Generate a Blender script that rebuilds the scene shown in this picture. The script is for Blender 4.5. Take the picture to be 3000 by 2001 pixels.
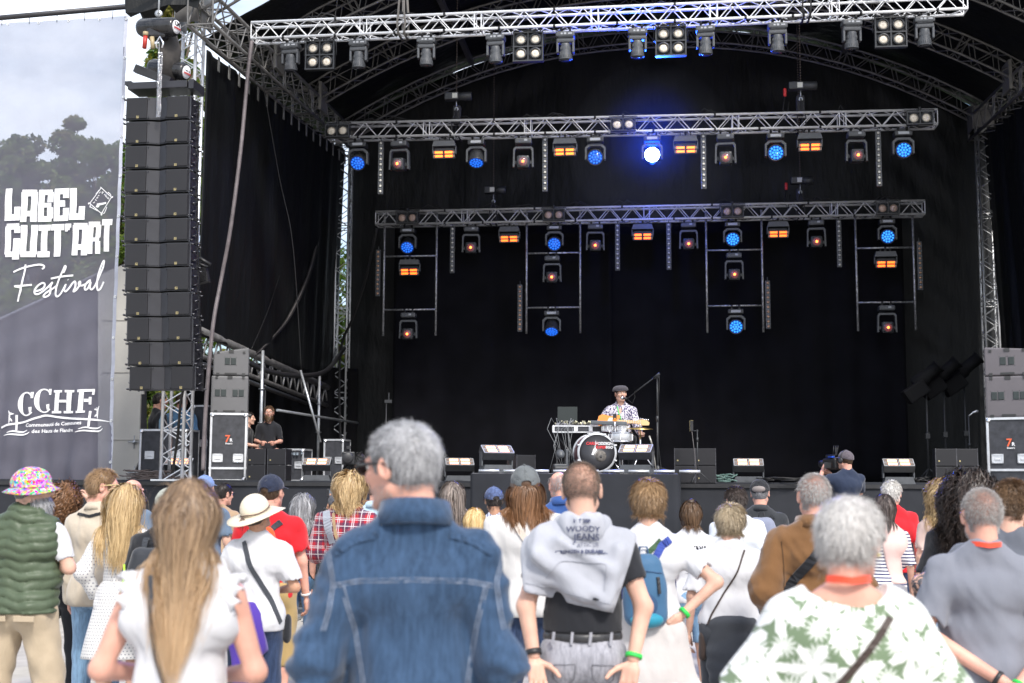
import bpy, bmesh, math, random
import numpy as np
from mathutils import Matrix, Vector
random.seed(7)
RS = np.random.RandomState(11)
pi = math.pi; rad = math.radians
for o in list(bpy.data.objects): bpy.data.objects.remove(o)
scene = bpy.context.scene
COL = scene.collection
CAMZ = 1.68; FPX = 3750.0
cam = bpy.data.cameras.new('camera'); camo = bpy.data.objects.new('camera', cam); COL.objects.link(camo)
cam.lens = 45; cam.sensor_width = 36; cam.clip_start = 0.1; cam.clip_end = 3000
PITCH = math.atan(410 / FPX)
camo.matrix_world = Matrix.Translation((0, 0, CAMZ)) @ Matrix.Rotation(pi / 2 + PITCH, 4, 'X') @ Matrix.Rotation(0.004, 4, 'Z')
cam.dof.use_dof = True; cam.dof.focus_distance = 15.0; cam.dof.aperture_fstop = 3.0
scene.camera = camo
scene.view_settings.view_transform = 'Standard'; scene.view_settings.look = 'None'
scene.view_settings.gamma = 1; scene.view_settings.exposure = 0.6
scene.render.resolution_x = 1024; scene.render.resolution_y = 683
SUN_EL, SUN_AZ = rad(46), rad(158)      # azimuth clockwise from +Y: behind the camera, a little to the right
w = bpy.data.worlds.new('World'); scene.world = w; w.use_nodes = True
nt = w.node_tree; bg = nt.nodes['Background']
sky = nt.nodes.new('ShaderNodeTexSky'); sky.sky_type = 'NISHITA'; sky.sun_disc = False
sky.sun_elevation = SUN_EL; sky.sun_rotation = SUN_AZ; sky.air_density = 1.0; sky.dust_density = 2.5; sky.ozone_density = 1.5
tc = nt.nodes.new('ShaderNodeTexCoord'); mp = nt.nodes.new('ShaderNodeMapping'); mp.inputs['Scale'].default_value = (1, 1, 2.6)
mp.inputs['Location'].default_value = (0.35, 0.2, 0.1)
nz = nt.nodes.new('ShaderNodeTexNoise'); nz.inputs['Scale'].default_value = 2.1; nz.inputs['Detail'].default_value = 8; nz.inputs['Roughness'].default_value = 0.55
rp = nt.nodes.new('ShaderNodeValToRGB'); rp.color_ramp.elements[0].position = 0.42; rp.color_ramp.elements[1].position = 0.62
mx = nt.nodes.new('ShaderNodeMix'); mx.data_type = 'RGBA'
mx.inputs[7].default_value = (7.6, 8.0, 8.7, 1)
nt.links.new(tc.outputs['Generated'], mp.inputs[0]); nt.links.new(mp.outputs[0], nz.inputs['Vector'])
nt.links.new(nz.outputs['Fac'], rp.inputs[0]); nt.links.new(rp.outputs[0], mx.inputs[0])
nt.links.new(sky.outputs[0], mx.inputs[6]); nt.links.new(mx.outputs[2], bg.inputs[0]); bg.inputs[1].default_value = 0.15
sl = bpy.data.lights.new('sun', 'SUN'); sl.energy = 2.5; sl.angle = rad(9); sl.color = (1, 0.96, 0.9)
so = bpy.data.objects.new('sun', sl); COL.objects.link(so)
sd = Vector((math.sin(SUN_AZ) * math.cos(SUN_EL), math.cos(SUN_AZ) * math.cos(SUN_EL), math.sin(SUN_EL)))
so.rotation_euler = sd.to_track_quat('Z', 'Y').to_euler(); so.location = sd * 40
KD = 3000 / 2351.0
CM = camo.matrix_world.to_3x3()
def ray(u, v):
 return CM @ Vector(((u * KD - 1500) / FPX, (1000.5 - v * KD) / FPX, -1))
def PY(u, v, Y):
 d = ray(u, v); return Vector((0, 0, CAMZ)) + d * (Y / d.y)
SA = rad(6.5); SX = Vector((math.cos(SA), -math.sin(SA), 0)); SY = Vector((math.sin(SA), math.cos(SA), 0))
def ST(u, v, t):
 d = ray(u, v); return Vector((0, 0, CAMZ)) + d * (t / d.dot(SY))
def SL(u, v, t):           # stage-frame coordinates
 p = ST(u, v, t); return Vector((p.dot(SX), t, p.z))
def S2W(x, t, z=0): return SX * x + SY * t + Vector((0, 0, z))
SROT = -SA
MATS = {}
class NG:
 def __init__(s, m):
  s.nt = m.node_tree; s.N = s.nt.nodes; s.b = s.N['Principled BSDF']; s.tc = None
 def n(s, t, **k):
  x = s.N.new('ShaderNode' + t)
  for a, b in k.items():
   if a.startswith('i_'): x.inputs[a[2:].replace('_', ' ')].default_value = b
   else: setattr(x, a, b)
  return x
 def l(s, a, b): s.nt.links.new(a, b)
 def co(s):
  if not s.tc: s.tc = s.n('TexCoord')
  return s.tc.outputs['Object']
 def mth(s, op, a, b=None, c=None):
  x = s.n('Math', operation=op)
  for i, v in enumerate((a, b, c)):
   if v is None: continue
   if isinstance(v, (int, float)): x.inputs[i].default_value = v
   else: s.l(v, x.inputs[i])
  return x.outputs[0]
 def mix(s, f, a, b):
  x = s.n('Mix', data_type='RGBA')
  for i, v in ((0, f), (6, a), (7, b)):
   if isinstance(v, (int, float)): x.inputs[i].default_value = v
   elif isinstance(v, tuple): x.inputs[i].default_value = (*v, 1) if len(v) == 3 else v
   else: s.l(v, x.inputs[i])
  return x.outputs[2]
 def map(s, sc=(1, 1, 1), rot=(0, 0, 0), loc=(0, 0, 0)):
  x = s.n('Mapping'); x.inputs['Scale'].default_value = sc; x.inputs['Rotation'].default_value = rot; x.inputs['Location'].default_value = loc
  s.l(s.co(), x.inputs[0]); return x.outputs[0]
 def noise(s, sc, det=4, vec=None, rough=.5, dist=0):
  x = s.n('TexNoise'); x.inputs['Scale'].default_value = sc; x.inputs['Detail'].default_value = det; x.inputs['Roughness'].default_value = rough
  x.inputs['Distortion'].default_value = dist
  s.l(vec or s.co(), x.inputs['Vector']); return x.outputs['Fac']
 def ramp(s, f, p0, p1):
  x = s.n('ValToRGB'); x.color_ramp.elements[0].position = p0; x.color_ramp.elements[1].position = p1
  s.l(f, x.inputs[0]); return x.outputs[0]
 def bump(s, h, st, dist=.01):
  x = s.n('Bump'); x.inputs['Strength'].default_value = st; x.inputs['Distance'].default_value = dist
  s.l(h, x.inputs['Height']); 
  if s.b.inputs['Normal'].links: s.l(s.b.inputs['Normal'].links[0].from_socket, x.inputs['Normal'])
  s.l(x.outputs[0], s.b.inputs['Normal'])
def mat(name, c=(.5, .5, .5), rough=.6, metal=0, var=.12, vs=6, bump=0, bs=30, bd=.004, sheen=0, spec=.5, emit=None, es=0, alpha=1, trans=0, sss=0, coat=0, stretch=(1, 1, 1)):
 if name in MATS: return MATS[name]
 m = bpy.data.materials.new(name); m.use_nodes = True; MATS[name] = m
 g = NG(m); b = g.b
 b.inputs['Roughness'].default_value = rough; b.inputs['Metallic'].default_value = metal
 b.inputs['Specular IOR Level'].default_value = spec
 if var:
  v = g.map(stretch)
  f = g.ramp(g.noise(vs, 5, v), .3, .7)
  g.l(g.mix(f, tuple(x * (1 - var) for x in c), tuple(min(1, x * (1 + var)) for x in c)), b.inputs['Base Color'])
 else: b.inputs['Base Color'].default_value = (*c, 1)
 if bump: g.bump(g.noise(bs, 4, g.map(stretch)), bump, bd)
 if sheen: b.inputs['Sheen Weight'].default_value = sheen
 if emit: b.inputs['Emission Color'].default_value = (*emit, 1); b.inputs['Emission Strength'].default_value = es
 if trans: b.inputs['Transmission Weight'].default_value = trans
 if sss: b.inputs['Subsurface Weight'].default_value = sss; b.inputs['Subsurface Radius'].default_value = (.02, .008, .004); b.inputs['Subsurface Scale'].default_value = .3
 if coat: b.inputs['Coat Weight'].default_value = coat
 if alpha < 1: b.inputs['Alpha'].default_value = alpha
 return m
def mk(name, V, F, m=None, parent=None, smooth=True, loc=None, rotz=None, mi=None):
 me = bpy.data.meshes.new(name)
 V = np.asarray(V, dtype=np.float32)
 if isinstance(F, np.ndarray):
  n = F.shape[1]; me.vertices.add(len(V)); me.vertices.foreach_set('co', V.ravel())
  me.loops.add(F.size); me.loops.foreach_set('vertex_index', F.ravel().astype(np.int32))
  me.polygons.add(len(F)); me.polygons.foreach_set('loop_start', np.arange(0, F.size, n, dtype=np.int32))
  me.polygons.foreach_set('loop_total', np.full(len(F), n, dtype=np.int32))
  me.update(calc_edges=True)
 else:
  me.from_pydata([tuple(v) for v in V.tolist()], [], F); me.update()
 if isinstance(smooth, bool): me.polygons.foreach_set('use_smooth', np.full(len(me.polygons), smooth))
 else: me.polygons.foreach_set('use_smooth', np.asarray(smooth, dtype=bool))
 if m is not None:
  for x in (m if isinstance(m, (list, tuple)) else [m]): me.materials.append(x)
 if mi is not None: me.polygons.foreach_set('material_index', np.asarray(mi, dtype=np.int32))
 o = bpy.data.objects.new(name, me); COL.objects.link(o)
 if parent: o.parent = parent
 if loc is not None: o.location = loc
 if rotz is not None: o.rotation_euler = (0, 0, rotz)
 return o
def v3(a): return np.array(a, dtype=float)
class MB:
 def __init__(s): s.V = []; s.F = []; s.S = []; s.M = []; s.cm = 0; s.xf = None
 def add(s, V, F, smooth=False):
  n = len(s.V)
  for p in V:
   p = Vector(p)
   if s.xf is not None: p = s.xf @ p
   s.V.append(tuple(p))
  for f in F: s.F.append([i + n for i in f]); s.S.append(smooth); s.M.append(s.cm)
  return s
 def box(s, c, d, rot=None, bev=0, taper=None):
  x, y, z = d[0] / 2, d[1] / 2, d[2] / 2
  if bev:
   b = min(bev, x * .9, y * .9, z * .9); V = []; F = []
   bm = bmesh.new(); r = bmesh.ops.create_cube(bm, size=1); bmesh.ops.scale(bm, vec=(2 * x, 2 * y, 2 * z), verts=bm.verts)
   bmesh.ops.bevel(bm, geom=list(bm.edges), offset=b, segments=2, profile=.6, affect='EDGES')
   V = [v.co.copy() for v in bm.verts]; F = [[v.index for v in f.verts] for f in bm.faces]; bm.free()
  else:
   V = [(-x, -y, -z), (x, -y, -z), (x, y, -z), (-x, y, -z), (-x, -y, z), (x, -y, z), (x, y, z), (-x, y, z)]
   F = [(0, 3, 2, 1), (4, 5, 6, 7), (0, 1, 5, 4), (1, 2, 6, 5), (2, 3, 7, 6), (3, 0, 4, 7)]
  if taper: V = [((v[0] * (taper if v[2] > 0 else 1)), v[1] * (taper if v[2] > 0 else 1), v[2]) for v in V]
  R = rot if rot is not None else Matrix.Identity(3)
  return s.add([R @ Vector(v) + Vector(c) for v in V], F)
 def tube(s, a, b, r, r2=None, n=8, cap=True):
  return s.path([a, b], [r, r if r2 is None else r2], n, cap)
 def path(s, P, r, n=8, cap=True, flat=1.0):
  P = [Vector(p) for p in P]; m = len(P)
  if not isinstance(r, (list, tuple)): r = [r] * m
  V = []; F = []; up = None
  for i, p in enumerate(P):
   t = (P[min(i + 1, m - 1)] - P[max(i - 1, 0)])
   if t.length < 1e-9: t = Vector((0, 0, 1))
   t.normalize()
   if up is None: up = t.orthogonal().normalized()
   else:
    up = (up - t * up.dot(t))
    up = up.normalized() if up.length > 1e-6 else t.orthogonal().normalized()
   sd_ = t.cross(up)
   for k in range(n):
    a = 2 * pi * k / n; V.append(p + (up * math.cos(a) + sd_ * math.sin(a) * flat) * r[i])
  for i in range(m - 1):
   for k in range(n):
    F.append((i * n + k, i * n + (k + 1) % n, (i + 1) * n + (k + 1) % n, (i + 1) * n + k))
  s.add(V, F, True)
  if cap:
   q = len(s.V) - len(V)
   s.F.append([q + n - 1 - k for k in range(n)]); s.S.append(False); s.M.append(s.cm)
   s.F.append([q + (m - 1) * n + k for k in range(n)]); s.S.append(False); s.M.append(s.cm)
  return s
 def lathe(s, prof, c=(0, 0, 0), axis=(0, 0, 1), n=20, smooth=True, sx=1, sy=1):
  ax = Vector(axis).normalized(); u = Vector((1, 0, 0)) if abs(ax.x) < .9 else Vector((0, 1, 0))
  u = (u - ax * u.dot(ax)).normalized(); w_ = ax.cross(u); c = Vector(c); V = []; F = []
  for (r, h) in prof:
   for k in range(n):
    a = 2 * pi * k / n; V.append(c + ax * h + (u * math.cos(a) * sx + w_ * math.sin(a) * sy) * r)
  m = len(prof)
  for i in range(m - 1):
   for k in range(n): F.append((i * n + k, i * n + (k + 1) % n, (i + 1) * n + (k + 1) % n, (i + 1) * n + k))
  if not (len(prof) >= 4 and abs(prof[0][0] - prof[-1][0]) < 1e-6 and prof[0][0] > .001): F.append([n - 1 - k for k in range(n)]); F.append([(m - 1) * n + k for k in range(n)])
  return s.add(V, F, smooth)
 def prism(s, poly, y0, y1, plane='xz'):
  n = len(poly)
  if plane == 'xz': V = [(x, y0, z) for x, z in poly] + [(x, y1, z) for x, z in poly]
  elif plane == 'xy': V = [(x, z, y0) for x, z in poly] + [(x, z, y1) for x, z in poly]
  else: V = [(y0, x, z) for x, z in poly] + [(y1, x, z) for x, z in poly]
  F = [[i for i in range(n)], [2 * n - 1 - i for i in range(n)]]
  F += [(i, i + n, (i + 1) % n + n, (i + 1) % n) for i in range(n)]
  return s.add(V, F)
 def build(s, name, m, parent=None, loc=None, rotz=None):
  o = mk(name, s.V, s.F, m, parent, s.S, loc, rotz, s.M if isinstance(m, (list, tuple)) else None)
  return o
def fixn(o):
 bm = bmesh.new(); bm.from_mesh(o.data); bmesh.ops.recalc_face_normals(bm, faces=bm.faces); bm.to_mesh(o.data); bm.free(); return o
def tag(o, label=None, cat=None, group=None, kind=None):
 if label: o['label'] = label
 if cat: o['category'] = cat
 if group: o['group'] = group
 if kind: o['kind'] = kind
 return o
def empty(name, loc=(0, 0, 0), rotz=0, label=None, cat=None, group=None):
 o = bpy.data.objects.new(name, None); COL.objects.link(o); o.location = loc; o.rotation_euler = (0, 0, rotz); o.empty_display_size = .1
 return tag(o, label, cat, group)
def dup(o, parent=None):
 c = o.copy(); COL.objects.link(c); c.parent = parent
 for ch in list(o.children): dup(ch, c)
 return c
def place(proto, first, loc, rotz, label, group, scale=None):
 o = proto if first else dup(proto)
 o.location = loc; o.rotation_euler = (0, 0, rotz); o['label'] = label
 if group: o['group'] = group
 if scale: o.scale = (scale,) * 3
 return o
def text_geo(txt, size=1, bold=0, align='CENTER', shear=0, ext=.002, spacing=1):
 cu = bpy.data.curves.new('t', 'FONT'); cu.body = txt; cu.size = size; cu.offset = bold; cu.align_x = align; cu.shear = shear; cu.extrude = ext; cu.resolution_u = 2
 cu.space_character = spacing
 o = bpy.data.objects.new('t', cu); COL.objects.link(o); bpy.context.view_layer.update()
 me = o.evaluated_get(bpy.context.evaluated_depsgraph_get()).to_mesh()
 V = [v.co.copy() for v in me.vertices]; F = [list(p.vertices) for p in me.polygons]
 o.to_mesh_clear() if False else None
 bpy.data.objects.remove(o); bpy.data.curves.remove(cu)
 return V, F
def add_text(mb, txt, size, f, **k):
 V, F = text_geo(txt, size, **k); mb.add([f(v) for v in V], F); return mb
alu = mat('aluminium', (.78, .79, .81), .38, .75, .1, 8, bump=.1, bs=40)
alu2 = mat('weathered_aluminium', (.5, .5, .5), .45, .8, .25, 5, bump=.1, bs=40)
steel = mat('galvanised_steel', (.45, .47, .49), .4, .7, .2, 9, bump=.1)
black = mat('black_paint', (.018, .018, .02), .45, 0, .3, 9)
fixg = mat('grey_fixture_housing', (.075, .08, .088), .42, 0, .15, 12, bump=.08, bs=60)
fixd = mat('dark_fixture_housing', (.03, .032, .036), .4, 0, .2, 12)
rubber = mat('black_cable', (.012, .012, .013), .5, 0, .2)
greyc = mat('grey_cable', (.11, .1, .1), .5, 0, .2)
white_print = mat('white_print', (.78, .78, .8), .5, 0, .03)
chrome = mat('chrome', (.8, .8, .82), .15, 1, .05)
# ================================================================== SETTING
DECK = 1.66
gm = mat('pale_gravel', (.40, .375, .34), .9, 0, .18, 3, bump=.6, bs=60, bd=.01)
g_ = MB(); N_ = 24
g_.add([(-400, -60, 0), (400, -60, 0), (400, 800, 0), (-400, 800, 0)], [(0, 1, 2, 3)])
tag(g_.build('ground', gm), kind='structure')
mb = MB()
for i in range(900):
 x = RS.uniform(-7, 6); y = RS.uniform(3, 16); r = RS.uniform(.006, .018)
 a = RS.uniform(0, 6.28)
 mb.add([(x + r * math.cos(a + k * 1.05), y + r * math.sin(a + k * 1.05), .001) for k in range(6)] + [(x, y, r * .7)], [(k, (k + 1) % 6, 6) for k in range(6)])
tag(mb.build('loose_gravel', mat('pebble', (.36, .34, .31), .9)), 'pale loose gravel scattered over the festival ground', 'gravel', kind='stuff')
g2 = MB(); g2.add([(-400, 34, .004), (400, 34, .004), (400, 700, .004), (-400, 700, .004)], [(0, 1, 2, 3)])
tag(g2.build('grass_field', mat('lawn', (.06, .1, .03), .9, 0, .3, 3)), kind='structure')
def wrinkle_sheet(name, m, P, nu, nv, disp, parent=None, thick=0):
 """P(u,v) -> Vector, disp(u,v) -> offset along the sheet normal"""
 V = []; F = []
 for j in range(nv + 1):
  for i in range(nu + 1): V.append(P(i / nu, j / nv))
 n = (P(1, 0) - P(0, 0)).cross(P(0, 1) - P(0, 0)).normalized()
 V = [V[j * (nu + 1) + i] + n * disp(i / nu, j / nv) for j in range(nv + 1) for i in range(nu + 1)]
 for j in range(nv):
  for i in range(nu):
   a = j * (nu + 1) + i; F.append((a, a + 1, a + nu + 2, a + nu + 1))
 o = mk(name, V, F, m, parent, True)
 if thick:
  md = o.modifiers.new('s', 'SOLIDIFY'); md.thickness = thick
 return o
def folds(seed, fu, amp, fv=2.0, sag=0):
 r = np.random.RandomState(seed); ph = r.uniform(0, 6.28, 12); fr = r.uniform(.6, 1.6, 12) * fu; am = r.uniform(.3, 1, 12); tw = r.uniform(-1.5, 1.5, 12)
 def f(u, v):
  return amp * sum(am[i] * math.sin(6.283 * fr[i] * u + ph[i] + tw[i] * math.sin(fv * v * 3 + ph[-i])) for i in range(12)) / 4
 return f
tarp = mat('black_tarpaulin', (.0034, .0042, .0047), .58, 0, .25, 1.2, spec=.32, bump=.8, bs=3.0, bd=.05, stretch=(1.6, 1.6, .5))
velour = mat('black_velour', (.0042, .0042, .0062), .9, 0, .3, 2, bump=.1, spec=.15)
skirtm = mat('black_stage_skirt', (.022, .024, .030), .75, 0, .2, 2, bump=.2, bs=8, bd=.01, spec=.3)
deckm = mat('stage_deck_plywood', (.05, .045, .04), .6, 0, .25, 4)
TF = 19.9
st = empty('stage_platform', S2W(0, TF, 0), SROT, 'wide raised stage platform with dark deck and black cloth skirt', 'stage')
mb = MB(); mb.box((-.5, 5.2, DECK - .1), (23, 10.4 - .04, .2)); mb.build('deck', deckm, st)
mb = MB()
for i in range(12):
 for j in range(4): mb.tube((-11.5 + i * 2, .3 + j * 3, 0), (-11.5 + i * 2, .3 + j * 3, DECK - .2), .03)
mb.build('support_legs', steel, st)
fo = folds(3, 9, .03)
def sk(u, v): return Vector((-12 + 23 * u, -.02, .02 + (DECK + .005) * v + (.03 * math.sin(u * 40) * v * v * .2)))
wrinkle_sheet('skirt', skirtm, sk, 160, 14, lambda u, v: fo(u, v) * (1.1 - v) - .03, st)
mb = MB()
mb.box((-.5, -.01, DECK - .035), (23, .03, .06)); mb.build('edge_trim', black, st)
RZ = 1.80
c0 = SL(1085, 1085, 17.2); c1 = SL(1556, 1085, 17.2); rx0, rx1 = c0.x, c1.x
ri = empty('stage_riser', S2W((rx0 + rx1) / 2, 17.1, 0), SROT, 'black skirted riser jutting from the stage front under the drum kit', 'riser')
rw = rx1 - rx0
mb = MB(); mb.box((0, 1.95, RZ - .06), (rw, 3.9, .1), bev=.01); mb.build('deck', mat('riser_deck', (.2, .2, .21), .5, .2, .2), ri)
fo2 = folds(8, 3, .035)
def sk2(u, v):
 L = rw / 2
 if u < .2: q = Vector((-L - .02, 3.9 - 3.9 * u / .2, 0))
 elif u < .8: q = Vector((-L + (u - .2) / .6 * 2 * L, -.02, 0))
 else: q = Vector((L + .02, 3.9 * (u - .8) / .2, 0))
 return q + Vector((0, 0, .02 + (RZ - .035) * v))
V = []; F = []; nu, nv = 120, 14
for j in range(nv + 1):
 for i in range(nu + 1):
  u, v = i / nu, j / nv; q = sk2(u, v); d = fo2(u, v) * (1.15 - v) + .02
  q += Vector((0, -1, 0)) * d if .2 <= u <= .8 else Vector((1 if u > .5 else -1, 0, 0)) * d
  V.append(q)
for j in range(nv):
 for i in range(nu):
  a = j * (nu + 1) + i; F.append((a, a + 1, a + nu + 2, a + nu + 1))
mk('skirt', V, F, skirtm, ri)
mb = MB()
for k in range(9): mb.tube((-rw / 2 + .1 + k * rw / 8 * .97, .0, RZ + .02), (-rw / 2 + .1 + k * rw / 8 * .97 + rw / 10, .0, RZ + .02), .02)
mb.build('edge_tubes', alu, ri)
# ================================================================== ROOF STRUCTURE
def truss_geo(mb, P, U, w, h, rc, rb, pitch, ends=True):
 """box truss along points P (bottom-front chord path centre line), U: up vector per point; w: depth to the back, h: height"""
 P = [Vector(p) for p in P]; n = len(P)
 C = [[], [], [], []]
 for i in range(n):
  t = (P[min(i + 1, n - 1)] - P[max(i - 1, 0)]).normalized()
  up = Vector(U[i] if isinstance(U, list) else U); up = (up - t * up.dot(t)).normalized(); b = up.cross(t)   # b: sideways
  for k, (a, c) in enumerate(((0, 0), (1, 0), (1, 1), (0, 1))):   # (depth, up)
   C[k].append(P[i] + b * (a * w) + up * (c * h))
 for c in C: mb.path(c, rc, 8)
 L = [0]
 for i in range(1, n): L.append(L[-1] + (P[i] - P[i - 1]).length)
 m = max(2, int(round(L[-1] / pitch)))
 def at(c, s):
  s = max(0, min(L[-1], s))
  for i in range(1, n):
   if s <= L[i] + 1e-9:
    f = (s - L[i - 1]) / max(1e-9, L[i] - L[i - 1]); return C[c][i - 1].lerp(C[c][i], f)
  return C[c][-1]
 for (a, b) in ((0, 3), (1, 2), (0, 1), (3, 2)):
  for k in range(m):
   s0 = L[-1] * k / m; s1 = L[-1] * (k + 1) / m; sm = (s0 + s1) / 2
   mb.tube(at(a, s0), at(b, sm), rb, n=5, cap=False); mb.tube(at(b, sm), at(a, s1), rb, n=5, cap=False)
 rings = [0, L[-1]] if ends else []
 k = 2.0
 while k < L[-1] - .3:
  rings += [k - .06, k + .06]; k += 2.0
 for s in rings:
  q = [at(c, s) for c in range(4)]
  for i in range(4): mb.tube(q[i], q[(i + 1) % 4], rb * 1.15, n=5, cap=False)
roof = empty('stage_roof', S2W(0, 24.5, 0), SROT, 'black arched stage roof on truss towers with curved aluminium arches', 'stage roof')
def RL(x, t, z): return Vector((x, t - 24.5, z))       # roof-local
HW = 7.3
TT = [19.6, 22.8, 26.0, 29.2]
ZB = {19.6: 9.3, 22.8: 9.45, 26.0: 9.6, 29.2: 9.75}
archm = mat('dull_roof_aluminium', (.17, .165, .16), .5, .4, .3, 5)
def archz(x, t, r=2.1): return ZB[t] + r * (1 - (abs(x) / HW) ** 2.15)
for t in TT:
 mb = MB(); P = []; 
 for i in range(25):
  x = -HW + 2 * HW * i / 24; P.append(RL(x, t - .18, archz(x, t)))
 truss_geo(mb, P, Vector((0, 0, 1)), .36, .40, .026, .011, .52)
 mb.build('roof_arch', archm, roof)
mb = MB()   # purlins from arch to arch
for x in (-4.3, 0, 4.3):
 for i in range(3):
  z0 = archz(x, TT[i]) + .42; z1 = archz(x, TT[i + 1]) + .42
  mb.box(((RL(x, TT[i], z0) + RL(x, TT[i + 1], z1)) / 2), (.1, 3.0, .14))
mb.build('purlins', mat('dull_beam', (.12, .115, .11), .5, .5, .2), roof)
for s in (-1, 1):
 mb = MB()
 truss_geo(mb, [RL(s * HW - .2, 19.3, 9.0), RL(s * HW - .2, 29.5, 9.45)], Vector((0, 0, 1)), -.42 if s < 0 else -.42, .5, .032, .014, .7)
 mb.build('side_beam', archm, roof)
def tower(u, v, t, size, z1, rc=.025, z0=DECK, nm='tower', m=None):
 p = SL(u, v, t); mb = MB()
 truss_geo(mb, [RL(p.x - size / 2, t + size / 2, z0), RL(p.x - size / 2, t + size / 2, z1)], Vector((1, 0, 0)), size, size, rc, .011, .42)
 mb.box(RL(p.x, t, z0 + .02), (.6, .6, .03)); return mb.build(nm, m or alu, roof), p.x
tower(434, 130, 20.2, .36, 9.6, .03)
tower(790, 500, 29.2, .29, 9.9)
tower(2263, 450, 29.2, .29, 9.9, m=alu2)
tower(2450, 600, 20.2, .36, 9.6)
mb = MB()
for (x, t, z) in ((-7.75, 20.2, 9.55), (-7.3, 29.2, 9.85), (7.3, 29.2, 9.85)):
 for k in (-1, 1): mb.box(RL(x + k * .22, t, z), (.03, .5, .55))
 mb.box(RL(x, t - .26, z), (.4, .03, .5))
mb.build('corner_plates', archm, roof)
mb = MB()
for t in TT[1:3]:
 for s in (-1, 1): mb.box(RL(s * (HW - .25), t, ZB[t] + .2), (.06, .5, .6))
mb.build('foot_plates', mat('plate_metal', (.3, .29, .27), .5, .6), roof)
def cano(u, v):
 x = -8.0 + 16.0 * u; t = 21.3 + 8.5 * v; zb = 9.3 + .45 * (t - 19.6) / 9.6
 return RL(x, t, zb + 2.1 * (1 - min(1.15, abs(x) / HW) ** 2.15) + .5)
wrinkle_sheet('canopy', tarp, cano, 60, 40, lambda u, v: .05 * math.sin(v * 30) * math.sin(u * 17) + .03 * math.sin(u * 60 + v * 8), roof, .01)
a = SL(292, 0, 19.2); 
mb = MB()
pl = [(285, -60), (470, -60), (455, 20), (430, 12), (405, 30), (388, 12), (365, 42), (352, 52), (328, 44), (322, 30), (300, 40), (289, 30)]
V = []; F = []
for k, (u, v) in enumerate(pl):
 q = SL(u, v, 19.4 + .12 * math.sin(k * 2)); V.append((q.x, q.y - 24.5, q.z))
mb.add(V, [list(range(len(V)))]); o = mb.build('valance', tarp, roof); md = o.modifiers.new('s', 'SOLIDIFY'); md.thickness = .02
mb = MB()
p0 = SL(430, 746, 20.2); p1 = SL(800, 893, 29.2)
q0 = Vector((p0.x, p0.y - 24.5, p0.z)); q1 = Vector((p0.x + .1, 29.2 - 24.5, p1.z))
WBX = p0.x
mb.tube(q0, q1, .075, n=12); mb.tube(q0 - Vector((0, 0, .42)), q1 - Vector((0, 0, .42)), .045, n=8); mb.tube(q0 + Vector((-.4, 0, -.4)), q1 + Vector((-.4, 0, -.4)), .045, n=8)
for k in range(18):
 a = q0.lerp(q1, k / 18); b = q0.lerp(q1, (k + .5) / 18); c = q0.lerp(q1, (k + 1) / 18); dz = Vector((0, 0, -.42))
 mb.tube(a, b + dz, .02, n=5); mb.tube(b + dz, c, .02, n=5)
mb.build('wing_beam', archm, roof)
mb = MB()   # scaffold standards and braces in the wing
for (u, t) in ((601, 22.2), (733, 26.6)):
 p = SL(u, 900, t); mb.tube(RL(p.x, t, DECK), RL(p.x, t, 4.0), .03); 
 for z in (2.1, 2.7, 3.3): mb.lathe([(.03, 0), (.06, 0), (.06, .01), (.03, .01)], RL(p.x, t, z), n=10)
p = SL(588, 905, 22.2); q = SL(775, 905, 28.8)
mb.tube(RL(p.x, 23.5, 3.0), RL(p.x + .3, 28.8, 3.0), .025)
p = SL(690, 850, 22.8); q = SL(736, 1015, 22.8); mb.tube(RL(p.x, 22.8, p.z), RL(q.x, 22.8, q.z), .022)
p = SL(772, 800, 29); q = SL(747, 905, 29); mb.tube(RL(p.x, 29, p.z), RL(q.x, 29, q.z), .03)
mb.build('scaffold_poles', steel, roof)
def wall(name, m, pts, nu, nv, f, label, cat='cloth wall', th=.02):
 P0, P1, P2, P3 = [Vector(p) for p in pts]    # bl, br, tr, tl world
 c = (P0 + P1) / 2
 o = wrinkle_sheet(name, m, lambda u, v: (P0.lerp(P1, u)).lerp(P3.lerp(P2, u), v) - c, nu, nv, f)
 o.location = c; md = o.modifiers.new('s', 'SOLIDIFY'); md.thickness = th
 return tag(o, label, cat)
f = folds(21, 4, .10, 1.2); f_ = folds(5, 14, .02)
def rearw(u, v): 
 x = -HW - .05 + (2 * HW + .75) * u; return S2W(x, 29.55, DECK + (ZB[29.2] + 2.1 * (1 - min(1, abs(x) / HW) ** 2.15) + .45 - DECK) * v)
c = S2W(0, 29.55, DECK)
o = wrinkle_sheet('rear_tarp_wall', tarp, lambda u, v: rearw(u, v) - c, 220, 110, lambda u, v: f(u, v) * .9 + f_(u, v) + .02 * math.sin(v * 60 + 9 * math.sin(u * 7)) * (1 if v > .3 else 0) * (.5 + .5 * math.sin(u * 31)), None)
o.location = c; tag(o, 'wrinkled black tarpaulin wall closing the back of the stage', 'tarpaulin'); md = o.modifiers.new('s', 'SOLIDIFY'); md.thickness = .01
fs = folds(31, 9, .05, .6)
wall('side_tarp_wall', tarp, [S2W(WBX + .05, 20.5, 4.1), S2W(WBX + .12, 29.3, 4.0), S2W(-HW - .1, 29.3, 9.55), S2W(WBX + .05, 20.5, 9.0)], 130, 60, lambda u, v: fs(u, v), 'black tarpaulin side wall above the left wing beam', 'tarpaulin')
fs2 = folds(37, 12, .09, .6)
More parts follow.
